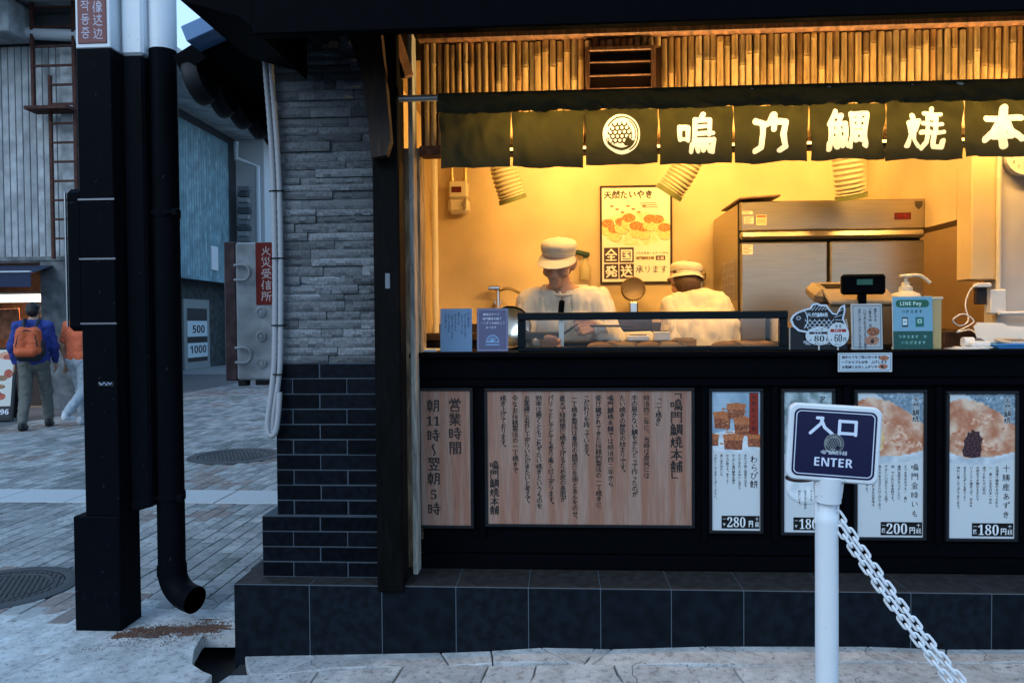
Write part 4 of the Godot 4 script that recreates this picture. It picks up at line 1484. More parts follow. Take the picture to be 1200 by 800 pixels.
	for e in [[-2.78, -3.30], [-2.44, -3.22], [-2.26, -3.19], [-2.10, -3.24], [-1.96, -3.33], [-1.78, -3.35], [-1.64, -3.39]]:
		var p := Vector2(e[0], e[1])
		if crack_a.size():
			crack_a.append_array(jag(crack_a[-1], p, 4, 0.009))
		crack_a.append(p)
	var crack_b := PackedVector2Array([crack_a[10]])
	for e in [[-2.22, -3.05], [-2.27, -2.92], [-2.20, -2.66]]:
		var p := Vector2(e[0], e[1])
		crack_b.append_array(jag(crack_b[-1], p, 4, 0.009))
		crack_b.append(p)
	var back := PackedVector2Array([Vector2(-1.64, -3.42), Vector2(-1.47, -3.44), Vector2(-1.47, -3.86), Vector2(-2.30, -3.86), Vector2(-2.78, -3.62)])
	back.append_array(crack_a)
	var left := PackedVector2Array()
	for k in 11:
		left.append(crack_a[k] + Vector2(0, 0.003))
	for k in range(1, crack_b.size()):
		left.append(crack_b[k] + Vector2(-0.0015, 0.002))
	left.append_array([Vector2(-2.5, -2.64), Vector2(-2.8, -3.02)])
	var front := PackedVector2Array()
	for k in range(crack_b.size() - 1, 0, -1):
		front.append(crack_b[k] + Vector2(0.0015, 0.002))
	for k in range(10, crack_a.size()):
		front.append(crack_a[k] + Vector2(0.001, 0.003))
	for e in [[-1.61, -3.26], [-1.55, -3.12], [-1.47, -3.05], [-1.42, -3.02], [-1.41, -2.62]]:
		front.append(Vector2(e[0], e[1]))
	for k in 3:
		slab(foot, "concrete_patch", [back, left, front][k], yc, 0.06, conc[[2, 0, 0][k]], 0.0025)
	# soil and rust that the downpipe has washed over the concrete
	var rust := mat("rust stained grit", lin(0.16, 0.065, 0.035), 0.95, tex["stone"], 3.0, 0.6, 0.0, tex["speckle"])
	var pebble := mat("loose grit", lin(0.24, 0.20, 0.18), 0.95, tex["stone"], 3.0)
	var silts := [Geo.new(), Geo.new(), Geo.new()]
	for b in 44:
		var t := rng.randf()
		var mid := Vector2(lerpf(-2.02, -1.60, t) + rng.randfn(0, 0.02), lerpf(-3.41, -3.50, t) + rng.randfn(0, 0.022 + 0.02 * t))
		var size := Vector2(rr(0.02, 0.09), rr(0.008, 0.026))
		var ring := []
		for k in 18:
			var a := TAU * k / 18
			ring.append(mid + Vector2(cos(a), sin(a)) * size * (1.0 + 0.3 * sin(a * 3.0 + b) + rr(-0.22, 0.22)))
		var sg: Geo = silts[b % 3]
		for k in 18:
			var p: Vector2 = ring[k]
			var q: Vector2 = ring[(k + 1) % 18]
			sg.tri(Vector3(mid.x, yc.call(mid) + rr(0.002, 0.0045), mid.y), Vector3(p.x, yc.call(p) - 0.0008, p.y), Vector3(q.x, yc.call(q) - 0.0008, q.y), Vector3.UP)
	for k in 3:
		var c: Array = [[0.20, 0.085, 0.05], [0.15, 0.09, 0.075], [0.25, 0.14, 0.10]][k]
		var sm := solo("silt", silts[k], mat("rusty silt %d" % k, lin(c[0], c[1], c[2]), 0.95, tex["stone"], 5.0, 0.1, 0.0, tex["speckle"]), ["thin orange brown silt washed out of the downpipe", "thin dark brown silt washed out of the downpipe", "thin pale brown silt washed out of the downpipe"][k], "silt")
		sm.set_meta("kind", "stuff")
	var gr := Geo.new()
	var gp := Geo.new()
	for i in 2600:
		var t := rng.randf()
		var p := Vector2(lerpf(-2.03, -1.60, t) + rng.randfn(0, 0.03), lerpf(-3.42, -3.50, t) + rng.randfn(0, 0.035 + 0.03 * t))
		var s := rr(0.0015, 0.005)
		var q := Basis(Vector3(rr(-1, 1), rr(-1, 1), rr(-1, 1)).normalized(), rr(0, 3))
		(gr if rng.randf() < 0.75 else gp).box(Vector3(p.x, yc.call(p) + s * 0.12, p.y), Vector3(s, s * 0.6, s * 0.8), 0.0, q)
	for i in 2600:
		var p := Vector2(rr(-2.15, -1.72), rr(-3.34, -2.80))
		var s := rr(0.0012, 0.0042)
		gp.box(Vector3(p.x, yc.call(p) + s * 0.1, p.y), Vector3(s, s * 0.6, s * 0.9), 0.0, Basis(Vector3.UP, rr(0, 3)))
	var grit := solo("grit", gr, rust, "rust brown grit washed out below the downpipe", "grit")
	grit.set_meta("kind", "stuff")
	var grit2 := solo("grit", gp, pebble, "grey grit scattered on the broken concrete", "grit")
	grit2.set_meta("kind", "stuff")

func build_shop_shell() -> void:
	var bp := black_paint()
	# tiled plinth that runs along the whole front
	var pl := thing("tiled_plinth", "long low plinth of dark slate tiles with pale joints under the counter", "plinth", Vector3(0.6, 0, -3.45))
	var core := Geo.new()
	core.span(-1.4435, 3.4, -0.14, 0.2745, -3.62, -3.3015)
	core.span(-1.436, -0.80, -0.14, 0.262, -4.4, -3.62)
	part(pl, "core", core, mat("pale grout", lin(0.085, 0.11, 0.14), 0.85))
	var xs := [-1.445, -1.104, -0.780, -0.453, -0.136, 0.176, 0.478, 0.784, 1.133, 1.477, 1.806, 2.13, 2.46, 2.79, 3.12, 3.4]
	var slate := []
	for k in 3:
		slate.append(mat("slate tile %d" % k, lin(0.005 + 0.0015 * k, 0.009 + 0.0015 * k, 0.015 + 0.002 * k), 0.55, tex["mottle"], 1.7 + 0.5 * k, 0.06, 0.0, tex["fine"]))
	var dusty := mat("dusty slate", lin(0.030, 0.027, 0.028), 0.75, tex["mottle"], 2.2, 0.06, 0.0, tex["fine"])
	for m in slate:
		m.metallic_specular = 0.22
	for i in xs.size() - 1:
		var j: float = 0.0016
		part(pl, "front_tile", span_geo(xs[i] + j, xs[i + 1] - j, -0.13, 0.272, -3.312, -3.2995, 0.002), slate[rng.randi() % 3])
		part(pl, "top_tile", span_geo(xs[i] + j, xs[i + 1] - j, 0.264, 0.2768, -3.56, -3.304, 0.002), dusty)
	for i in 3:
		part(pl, "side_tile", span_geo(-1.447, -1.437, -0.13, 0.262, -3.32 - i * 0.33 - 0.326, -3.32 - i * 0.33 - 0.004, 0.002), slate[i])
	for i in 2:
		part(pl, "top_tile", span_geo(-1.443, -1.12, 0.264, 0.276, -3.566 - i * 0.33 - 0.32, -3.566 - i * 0.33, 0.0025), slate[i])
	solo("stone_ledge", span_geo(-1.60, -1.452, -0.02, 0.165, -6.2, -3.86, 0.006), mat("dark stone", lin(0.02, 0.024, 0.03), 0.6, tex["mottle"], 1.5, 0.1), "dark stone ledge along the side wall of the shop", "ledge")
	# corner pillar
	var pi := thing("corner_pillar", "corner pillar with black bricks below and grey split stone above", "pillar", Vector3(-1.05, 0.277, -3.6))
	var mortar := Geo.new()
	mortar.span(-1.285, -0.802, 0.277, 1.249, -3.95, -3.4185)
	mortar.span(-1.282, -0.802, 1.249, 2.85, -3.95, -3.43)
	mortar.span(-1.350, -0.802, 0.277, 0.553, -3.95, -3.4005)
	part(pi, "core", mortar, mat("brick joint", lin(0.05, 0.068, 0.088), 0.9))
	var bricks := []
	for k in 3:
		bricks.append(mat("black glazed brick %d" % k, lin(0.003 + 0.0015 * k, 0.0045 + 0.002 * k, 0.008 + 0.003 * k), 0.30, tex["mottle"], 3.0, 0.08, 0.0, tex["fine"]))
	for m in bricks:
		m.metallic_specular = 0.25
	var y := 0.279
	for r in 14:
		var low := r < 4
		var x0: float = -1.352 if low else -1.287
		var x1 := -0.802
		var zf: float = -3.398 if low else -3.416
		var h := 0.0655
		var off: float = 0.125 if r % 2 == 0 else 0.0
		var cuts := [x0]
		var x: float = -1.352 + off + 0.02
		while x < x1 - 0.03:
			if x > x0 + 0.03:
				cuts.append(x)
			x += 0.25
		cuts.append(x1)
		for i in cuts.size() - 1:
			part(pi, "brick", span_geo(cuts[i] + 0.0018, cuts[i + 1] - 0.0018, y, y + h, zf - 0.06, zf + rr(-0.0012, 0.0012), 0.003), bricks[rng.randi() % 3])
		y += 0.0692
	var splits := []
	for k in 5:
		var s: float = [0.17, 0.22, 0.27, 0.13, 0.19][k]
		splits.append(mat("split stone %d" % k, lin(s * 0.96, s * 1.02, s * 1.1), 0.9, tex["stone"], 1.6 + 0.5 * k, 0.25, 0.0, tex["stone"]))
	y = 1.249
	while y < 2.84:
		var h := rr(0.028, 0.046)
		var x := -1.288
		while x < -0.803:
			var l := rr(0.10, 0.36)
			if -0.803 - (x + l) < 0.06:
				l = -0.803 - x
			part(pi, "split_stone", ledger(x + 0.0012, x + l - 0.0012, y, y + h - 0.002, -3.422 + rr(-0.004, 0.013)), splits[rng.randi() % 5])
			x += l
		y += h
	# side wall that runs back along the alley, and the rest of the house
	var sw := solo("side_wall", span_geo(-1.27, -1.15, -0.1, 4.2, -12.0, -3.96, 0.0), mat("dark render", lin(0.03, 0.034, 0.04), 0.9, tex["mottle"], 0.8, 0.3), "dark rendered side wall of the shop along the alley", "wall")
	sw.set_meta("kind", "structure")
	# timber post at the edge of the opening
	var wood := mat("dark stained timber", lin(0.0035, 0.003, 0.003), 0.6, grain_tex("timber", false, 0.5, 1.1, 31), 1.6, 0.25)
	wood.metallic_specular = 0.2
	var brown := mat("brown timber", lin(0.20, 0.085, 0.04), 0.6, grain_tex("timber", false, 0.5, 1.1, 31), 1.8, 0.2)
	var post := thing("timber_post", "dark timber post with curved bracket at the corner of the opening", "post", Vector3(-0.73, 0.25, -3.33))
	part(post, "shaft", span_geo(-0.793, -0.678, 0.255, 2.86, -3.40, -3.275, 0.006), wood)
	var br := Geo.new()
	br.prism(PackedVector2Array([Vector2(-0.93, 2.73), Vector2(-0.742, 2.73), Vector2(-0.728, 2.60), Vector2(-0.712, 2.42), Vector2(-0.696, 2.19), Vector2(-0.715, 2.13), Vector2(-0.78, 2.12), Vector2(-0.792, 2.30), Vector2(-0.815, 2.46), Vector2(-0.85, 2.58), Vector2(-0.89, 2.66)]), 0.055, Transform3D(Basis(), Vector3(0, 0, -3.20)), 0.004)
	part(post, "bracket", br, mat("umber timber", lin(0.05, 0.024, 0.013), 0.6, tex["timber"], 1.8, 0.2))
	var b2 := Geo.new()
	b2.bar(Vector3(-0.726, 2.74, -3.30), Vector3(-0.655, 2.50, -3.36), 0.05, 0.05, 0.004)
	part(post, "brace", b2, brown)
	part(post, "sticker", span_geo(-0.742, -0.722, 1.575, 1.64, -3.2752, -3.2735), mat("paper label", lin(0.16, 0.18, 0.2), 0.7))
	# jamb
	var pale := mat("pale planed wood", lin(0.60, 0.55, 0.47), 0.55, grain_tex("timber", false, 0.5, 1.1, 31), 1.2, 0.08)
	solo("door_jamb", span_geo(-0.668, -0.645, 0.279, 2.73, -3.53, -3.44, 0.003), pale, "pale planed jamb board beside the dark timber post", "jamb").set_meta("kind", "structure")
	# front eave: black boards and fascia that overhang the counter
	var ev := thing("front_eave", "black overhanging eave across the top of the shop front", "eave", Vector3(1.0, 2.47, -2.9))
	part(ev, "fascia", span_geo(-1.10, 3.6, 2.475, 2.78, -2.80, -2.75, 0.005), bp)
	for i in 5:
		part(ev, "soffit_board", span_geo(-1.12, 3.6, 2.752, 2.772, -2.80 - (i + 1) * 0.15 + 0.004, -2.80 - i * 0.15, 0.003), bp)
	part(ev, "roof", span_geo(-1.3, 3.6, 2.79, 2.86, -4.0, -2.72, 0.01), bp)
	var hip := Geo.new()
	hip.prism(PackedVector2Array([Vector2(-1.44, 2.84), Vector2(-1.44, 2.67), Vector2(-1.37, 2.61), Vector2(-1.15, 2.545), Vector2(-1.10, 2.50), Vector2(-1.10, 2.84)]), 0.6, Transform3D(Basis(), Vector3(0, 0, -2.76)))
	part(ev, "hip_board", hip, bp)
	# side eave over the alley with a row of round roof tiles
	var se := thing("side_eave", "dark side eave with hanging round clay tiles above the alley", "eave", Vector3(-1.5, 2.4, -4.2))
	var rf := Geo.new()
	for e in [[-1.76, 2.66, -1.2, 2.98], [-1.72, 2.58, -1.2, 2.88]]:
		rf.quad(Vector3(e[0], e[1], -3.46), Vector3(e[0], e[1], -8.0), Vector3(e[2], e[3], -8.0), Vector3(e[2], e[3], -3.46), Vector3(-1, 1, 0))
	rf.quad(Vector3(-1.76, 2.66, -3.46), Vector3(-1.2, 2.98, -3.46), Vector3(-1.2, 2.88, -3.46), Vector3(-1.72, 2.58, -3.46), Vector3(0, 0, 1))
	rf.quad(Vector3(-1.76, 2.66, -3.46), Vector3(-1.76, 2.66, -8.0), Vector3(-1.72, 2.58, -8.0), Vector3(-1.72, 2.58, -3.46), Vector3(-1, 0, 0))
	part(se, "roof", rf, bp)
	var clay := mat("dark roof tile", lin(0.014, 0.016, 0.02), 0.6, tex["mottle"], 2.0, 0.1)
	for i in 19:
		var tl := Geo.new()
		var z := -3.55 - i * 0.225
		tl.lathe([Vector2(0.001, 0.018), Vector2(0.090, 0.018), Vector2(0.104, 0.012), Vector2(0.110, 0.0), Vector2(0.110, -0.025), Vector2(0.095, -0.06), Vector2(0.001, -0.06)], 24, Transform3D(Basis(Vector3(0, 0, 1), Vector3(-0.96, -0.28, 0), Vector3(-0.28, 0.96, 0)), Vector3(-1.70, 2.565, z)))
		part(se, "tile", tl, clay)
	solo("eave_flashing", box_geo(Vector3(-1.505, 2.765, -3.43), Vector3(0.30, 0.075, 0.20), 0.004, Basis(Vector3(0, 0, 1), 0.38)), mat("blue painted sheet", lin(0.10, 0.22, 0.42), 0.45), "blue painted metal flashing where the two eaves meet", "flashing")
	# two ribbed conduits down the pillar's edge
	var hose := mat("grey ribbed conduit", lin(0.34, 0.35, 0.37), 0.55)
	for k in 2:
		var path := [Vector3(-1.385 + 0.035 * k, 2.86, -3.36), Vector3(-1.318 + 0.030 * k, 2.76, -3.38), Vector3(-1.292 + 0.026 * k, 2.48, -3.385), Vector3(-1.272 + 0.027 * k, 2.12, -3.385), Vector3(-1.268 + 0.027 * k, 1.72, -3.385), Vector3(-1.276 + 0.027 * k, 1.30, -3.385)]
		if k == 0:
			path.append_array([Vector3(-1.292, 1.13, -3.385), Vector3(-1.312, 0.98, -3.38), Vector3(-1.300, 0.925, -3.375), Vector3(-1.272, 0.94, -3.37), Vector3(-1.258, 1.02, -3.37), Vector3(-1.250, 1.12, -3.372)])
		else:
			path.append_array([Vector3(-1.262, 1.16, -3.388), Vector3(-1.285, 1.02, -3.39), Vector3(-1.290, 0.96, -3.39)])
		var cp := curve(path, 22)
		var rad := []
		for i in cp.size():
			rad.append(0.0128 if i % 2 == 0 else 0.0112)
		var hg := Geo.new()
		hg.tube(cp, rad, 10)
		smooth(hg)
		var c := solo("ribbed_conduit", hg, hose, ["grey ribbed conduit looping at the bottom beside the pillar", "straight grey ribbed conduit next to the looped one"][k], "conduit", "conduits on the corner pillar")
	for yy in [2.02, 1.72, 1.42, 1.20]:
		var tie := Geo.new()
		var rg := []
		for i in 17:
			var a := TAU * i / 16
			rg.append(Vector3(-1.256 + cos(a) * 0.032, yy, -3.386 + sin(a) * 0.017))
		tie.tube(rg, 0.003, 5, false)
		solo("cable_tie", tie, bp, "thin black tie round the pair of ribbed conduits", "tie", "ties round the conduits")

# a stone with a rough broken face
func ledger(x0: float, x1: float, y0: float, y1: float, zf: float) -> Geo:
	var g := Geo.new()
	var n := maxi(int((x1 - x0) / 0.035), 2)
	var m := 3
	var p := []
	for j in m + 1:
		var r := []
		for i in n + 1:
			var edge := i == 0 or i == n or j == 0 or j == m
			r.append(Vector3(lerpf(x0, x1, float(i) / n) + (0.0 if i == 0 or i == n else rr(-0.004, 0.004)), lerpf(y1, y0, float(j) / m), zf + (rr(-0.006, -0.001) if edge else rr(-0.001, 0.005))))
		p.append(r)
	for j in m:
		for i in n:
			g.quad(p[j][i], p[j][i + 1], p[j + 1][i + 1], p[j + 1][i], Vector3.BACK)
	for i in n:
		g.quad(Vector3(p[0][i].x, y1, zf - 0.05), Vector3(p[0][i + 1].x, y1, zf - 0.05), p[0][i + 1], p[0][i], Vector3.UP)
		g.quad(p[m][i], p[m][i + 1], Vector3(p[m][i + 1].x, y0, zf - 0.05), Vector3(p[m][i].x, y0, zf - 0.05), Vector3.DOWN)
	for j in m:
		g.quad(p[j][0], Vector3(x0, p[j][0].y, zf - 0.05), Vector3(x0, p[j + 1][0].y, zf - 0.05), p[j + 1][0], Vector3.LEFT)
		g.quad(p[j][n], Vector3(x1, p[j][n].y, zf - 0.05), Vector3(x1, p[j + 1][n].y, zf - 0.05), p[j + 1][n], Vector3.RIGHT)
	return g

func build_alley() -> void:
	# white clad building whose end faces down the alley
	var b := thing("clad_building", "building clad in pale vertical metal boards behind the walkers", "building", Vector3(-10, 0, -13.2))
	var shade := mat("grey shop wall", lin(0.20, 0.21, 0.22), 0.9, tex["mottle"], 0.5)
	part(b, "wall", span_geo(-16.0, -8.05, 2.68, 7.4, -13.6, -13.08), mat("clad backing", lin(0.05, 0.055, 0.06), 0.9))
	var clad := []
	for k in 3:
		clad.append(mat("pale cladding %d" % k, lin(0.40 + 0.04 * k, 0.42 + 0.04 * k, 0.43 + 0.04 * k), 0.6, tex["smudge"], 0.35 + 0.1 * k))
	var x := -12.0
	while x < -8.1:
		part(b, "cladding_board", span_geo(x + 0.008, x + 0.118, 2.66, 6.34, -13.08, -13.04, 0.006), clad[rng.randi() % 3])
		x += 0.125
	part(b, "bottom_rail", span_geo(-12.0, -8.05, 2.58, 2.66, -13.1, -12.98, 0.01), shade)
	part(b, "corner_board", span_geo(-8.64, -8.42, 2.68, 6.34, -13.04, -12.99, 0.01), clad[2])
	part(b, "pier", span_geo(-9.1, -8.50, -0.1, 2.60, -13.6, -13.0, 0.02), shade)
	part(b, "return_wall", span_geo(-8.50, -8.05, -0.1, 2.60, -13.7, -13.5), shade)
	part(b, "shop_back", span_geo(-14.0, -9.1, -0.1, 2.6, -15.2, -15.0), mat("brown shop lining", lin(0.20, 0.10, 0.06), 0.8, tex["mottle"], 0.6))
	part(b, "shop_side", span_geo(-14.0, -13.9, -0.1, 2.6, -15.0, -13.0), shade)
	part(b, "shop_ceiling", span_geo(-14.0, -9.1, 2.56, 2.60, -15.0, -13.0), shade)
	part(b, "soffit", span_geo(-16.0, -7.4, 7.02, 7.12, -13.6, -11.6), mat("pale soffit", lin(0.60, 0.61, 0.60), 0.8, tex["smudge"], 0.3))
	var gut := Geo.new()
	gut.tube([Vector3(-12, 6.72, -12.9), Vector3(-8.25, 6.44, -12.9), Vector3(-8.10, 6.10, -12.9), Vector3(-8.06, 5.9, -12.95)], 0.10, 10)
	part(b, "gutter", gut, mat("pale gutter", lin(0.50, 0.54, 0.57), 0.5))
	var aw := thing("shop_awning", "dark blue awning over the lit shopfront behind the walkers", "awning", Vector3(-10.4, 2.1, -12.4))
	var ag := Geo.new()
	ag.quad(Vector3(-12.5, 2.52, -13.0), Vector3(-8.85, 2.50, -13.0), Vector3(-8.62, 2.30, -12.1), Vector3(-12.5, 2.34, -12.1), Vector3.UP)
	ag.quad(Vector3(-12.5, 2.34, -12.1), Vector3(-8.62, 2.30, -12.1), Vector3(-8.60, 2.08, -12.08), Vector3(-12.5, 2.12, -12.08), Vector3.BACK)
	part(aw, "canvas", ag, mat("navy canvas", lin(0.015, 0.025, 0.06), 0.8))
	part(aw, "front_rail", span_geo(-12.5, -8.62, 2.315, 2.345, -12.14, -12.08, 0.01), mat("pale gutter", lin(0.5, 0.54, 0.57), 0.5))
	var lampm := glow("shop lamp glow", Color(1.0, 0.93, 0.82), 3.0)
	var lamp := thing("shop_lamp", "glowing white tube lamp under the navy awning", "lamp", Vector3(-10.0, 1.9, -13.4))
	part(lamp, "diffuser", span_geo(-10.9, -9.25, 1.88, 2.01, -13.46, -13.32, 0.04), lampm)
	part(lamp, "housing", span_geo(-10.95, -9.2, 2.01, 2.05, -13.48, -13.30, 0.008), mat("white housing", lin(0.6, 0.6, 0.6), 0.5))
	area("shop_lamp_light", Vector3(-10.1, 1.865, -13.39), Vector3(-10.1, 0.0, -13.8), Vector2(1.5, 0.11), Color(1.0, 0.74, 0.46), 2.2)
	for i in 5:
		var pl := Geo.new()
		pl.box(Vector3(-9.35 - i * 0.55, 1.45 + rr(-0.1, 0.1), -13.3), Vector3(0.42, 0.55, 0.02), 0.004, Basis(Vector3(0, 0, 1), rr(-0.25, 0.25)))
		solo("hanging_menu", pl, mat("amber panel %d" % (i % 2), lin(0.30 + 0.1 * (i % 2), 0.13, 0.06), 0.6, tex["mottle"], 1.0), "tilted amber menu sheet hanging inside the lit shopfront", "menu", "amber panels in the lit shopfront")
	part(b, "counter", span_geo(-12.5, -9.2, -0.1, 0.95, -13.9, -13.4, 0.02), mat("dark counter", lin(0.05, 0.035, 0.03), 0.7))
	# standing menu board on the pavement
	var im := blank(256, 384, Color(0.82, 0.80, 0.76))
	for k in 26:
		mottle(im, disc(Vector2(rr(20, 236), rr(20, 290)), Vector2(rr(14, 40), rr(10, 28)), 14), [Color(0.55, 0.16, 0.1), Color(0.85, 0.75, 0.6), Color(0.3, 0.4, 0.25), Color(0.35, 0.2, 0.15)][k % 4], Color(0.8, 0.4, 0.3), 0.08, k)
	rect(im, 0, 318, 256, 66, Color(0.05, 0.06, 0.09))
	latin(im, "06-6214-6096", "Droid Sans", 700, 18, 364, 40, Color(0.9, 0.9, 0.92), 0.95)
	var sb := thing("standing_sign", "leaning food poster board with a telephone number on the pavement", "sign", Vector3(-8.6, 0, -11.0))
	var q := Basis(Vector3.UP, 0.35) * Basis(Vector3.RIGHT, -0.28)
	part(sb, "frame", box_geo(Vector3(-8.66, 0.56, -11.1), Vector3(0.80, 1.14, 0.05), 0.006, q), mat("black sign frame", lin(0.012, 0.013, 0.016), 0.5))
	var pg := Geo.new()
	var o := Vector3(-8.66, 0.56, -11.1) + q * Vector3(0, 0, 0.028)
	pg.quad(o + q * Vector3(-0.36, 0.53, 0), o + q * Vector3(0.36, 0.53, 0), o + q * Vector3(0.36, -0.53, 0), o + q * Vector3(-0.36, -0.53, 0), q * Vector3.BACK)
	part(sb, "poster", pg, print_mat("food poster print", im))
	part(sb, "back_leg", box_geo(Vector3(-8.72, 0.5, -11.45), Vector3(0.5, 1.06, 0.03), 0.004, Basis(Vector3.UP, 0.35) * Basis(Vector3.RIGHT, 0.28)), mat("black sign frame", lin(0.012, 0.013, 0.016), 0.5))
	# air conditioner box and rusty ladder
	solo("outdoor_unit", span_geo(-10.2, -9.13, 6.36, 6.95, -13.0, -12.4, 0.02), mat("grey unit", lin(0.36, 0.40, 0.42), 0.6, tex["smudge"], 0.5), "pale grey boxed unit fixed high on the clad building", "air conditioner")
	var ld := thing("fire_ladder", "rusty red cage ladder up the clad building", "ladder", Vector3(-8.5, 2.8, -12.8))
	var red := mat("rusty red paint", lin(0.09, 0.032, 0.022), 0.8, tex["mottle"], 1.0)
	for e in [[-9.02, 5.15, 7.0], [-8.72, 2.6, 5.75], [-8.28, 2.6, 7.0]]:
		part(ld, "rail", span_geo(e[0] - 0.025, e[0] + 0.025, e[1], e[2], -12.86, -12.81), red)
	for k in 16:
		var yy := 2.95 + k * 0.33
		part(ld, "rung", span_geo(-8.72 if yy < 5.6 else -9.02, -8.28, yy - 0.018, yy + 0.018, -12.85, -12.82), red)
	part(ld, "platform", span_geo(-9.04, -8.26, 5.12, 5.18, -12.95, -12.6, 0.005), red)
	# far building with blue corrugated sheeting and an open ground floor
	var fb := thing("corrugated_building", "far building with pale blue corrugated sheet wall above dark doorways", "building", Vector3(-12, 0, -26))
	var blue := []
	for k in 3:
		blue.append(mat("pale blue sheet %d" % k, lin(0.20 + 0.03 * k, 0.36 + 0.03 * k, 0.42 + 0.03 * k), 0.55, tex["smudge"], 0.2 + 0.1 * k))
	part(fb, "wall", span_geo(-16.0, -11.66, 3.02, 8.2, -32.0, -17.0), mat("clad backing", lin(0.05, 0.055, 0.06), 0.9))
	var z := -17.2
	while z > -26.6:
		part(fb, "sheet", span_geo(-11.66, -11.60, 3.0, 7.86, z - 0.155, z, 0.02), blue[rng.randi() % 3])
		z -= 0.175
	part(fb, "trim", span_geo(-11.68, -11.52, 2.9, 3.02, -27.0, -17.0, 0.01), blue[0])
	part(fb, "ground_floor", span_geo(-16.0, -12.1, -0.1, 3.02, -32.0, -17.0), mat("dim ground floor", lin(0.07, 0.085, 0.09), 0.9, tex["mottle"], 0.5))
	part(fb, "eave", span_geo(-16.0, -9.4, 8.15, 8.35, -34.0, -16.0), mat("pale soffit", lin(0.6, 0.61, 0.6), 0.8))
	part(fb, "end_pier", span_geo(-12.1, -10.6, -0.1, 8.15, -28.2, -27.4, 0.02), mat("pale column", lin(0.55, 0.57, 0.58), 0.7))
	var bdm := blank(128, 256, Color(0.72, 0.78, 0.80))
	rect(bdm, 0, 0, 128, 60, Color(0.10, 0.11, 0.13))
	latin(bdm, "500", "Droid Sans", 700, 30, 118, 50, Color(0.03, 0.03, 0.04))
	rect(bdm, 0, 136, 128, 30, Color(0.05, 0.05, 0.06))
	latin(bdm, "1000", "Droid Sans", 700, 12, 216, 50, Color(0.03, 0.03, 0.04))
	rect(bdm, 0, 236, 128, 20, Color(0.05, 0.05, 0.06))
	var pb := thing("price_board", "tall price board reading 500 and 1000 at the far doorway", "sign", Vector3(-11.6, 0, -23))
	part(pb, "frame", span_geo(-12.05, -11.95, 0.0, 2.3, -25.7, -23.9, 0.01), mat("grey wood frame", lin(0.22, 0.24, 0.24), 0.7))
	var bg := Geo.new()
	bg.quad(Vector3(-11.94, 2.0, -24.1), Vector3(-11.94, 2.0, -25.5), Vector3(-11.94, 0.25, -25.5), Vector3(-11.94, 0.25, -24.1), Vector3.RIGHT)
	part(pb, "panel", bg, print_mat("price board print", bdm, 0.6))
	var nt := Geo.new()
	nt.span(-11.62, -11.56, 3.3, 4.1, -25.6, -25.1)
	solo("notice", nt, mat("white notice", lin(0.66, 0.68, 0.7), 0.7), "small white notice on the blue corrugated wall", "notice")
	# pipes and cable bundle at the building's end, warm shop light beyond
	var pp := mat("pale gutter", lin(0.5, 0.54, 0.57), 0.5)
	var pt := Geo.new()
	pt.tube([Vector3(-11.3, 7.9, -26.6), Vector3(-11.3, 7.3, -26.6), Vector3(-10.7, 7.1, -27.0), Vector3(-10.7, 3.0, -27.0)], 0.09, 10)
	solo("rain_pipe", pt, pp, "pale rain pipe bending down the far building's end", "pipe")
	var cb := thing("meter_stack", "stack of grey meter boxes and cables at the far building's end", "meters", Vector3(-11.1, 3.4, -26.8))
	for k in 14:
		part(cb, "box", span_geo(-11.35 + rr(-0.03, 0.03), -10.95 + rr(-0.05, 0.05), 3.6 + k * 0.2, 3.76 + k * 0.2, -26.95, -26.72, 0.01), mat("meter grey %d" % (k % 3), lin(0.06 + 0.1 * (k % 3), 0.07 + 0.1 * (k % 3), 0.08 + 0.1 * (k % 3)), 0.6))
	var fs := thing("far_shop", "warmly lit shop at the end of the alley", "building", Vector3(-9, 0, -36))
	part(fs, "wall", span_geo(-14.0, -3.0, -0.1, 9.0, -40.0, -36.0), mat("far wall", lin(0.26, 0.29, 0.32), 0.9, tex["mottle"], 0.3))
	var lw := glow("lit window glow", Color(1.0, 0.62, 0.28), 1.3)
	part(fs, "lit_window", span_geo(-13.4, -9.8, 3.4, 6.4, -36.0, -35.95), lw)
	part(fs, "lower_wall", span_geo(-14.0, -3.0, -0.05, 3.0, -35.98, -35.7, 0.02), mat("far lower wall", lin(0.16, 0.18, 0.19), 0.9))
	for k in 4:
		part(fs, "window_frame", span_geo(-13.4 + k * 1.2 - 0.05, -13.4 + k * 1.2 + 0.05, 3.4, 6.4, -35.95, -35.88), shade)
	var fr := solo("house_across", span_geo(2.0, 14.0, -0.1, 7.0, -30.0, -13.0), mat("far wall", lin(0.26, 0.29, 0.32), 0.9), "plain rendered house behind the shop", "building")
	fr.set_meta("kind", "structure")
	# fire alarm cabinet that sticks out from the side wall
	var fc := thing("alarm_cabinet", "white fire alarm cabinet with red vertical label on the alley wall", "cabinet", Vector3(-1.55, 1.1, -4.2))
	var wm := mat("white enamel", lin(0.56, 0.60, 0.64), 0.4, tex["smudge"], 0.8)
	part(fc, "body", span_geo(-1.80, -1.272, 1.115, 1.885, -4.28, -4.20, 0.01), wm)
	var strip := mat("maroon edge strip", lin(0.10, 0.055, 0.06), 0.6, tex["mottle"], 1.5)
	part(fc, "edge_strip", span_geo(-1.868, -1.80, 1.11, 1.89, -4.285, -4.205, 0.006), strip)
	for yy in [1.715, 1.255]:
		var hd := Geo.new()
		hd.tube(curve([Vector3(-1.80, yy + 0.04, -4.185), Vector3(-1.73, yy + 0.04, -4.175), Vector3(-1.705, yy, -4.172), Vector3(-1.73, yy - 0.04, -4.175), Vector3(-1.80, yy - 0.04, -4.185)], 5), 0.008, 8)
		part(fc, "handle", hd, wm)
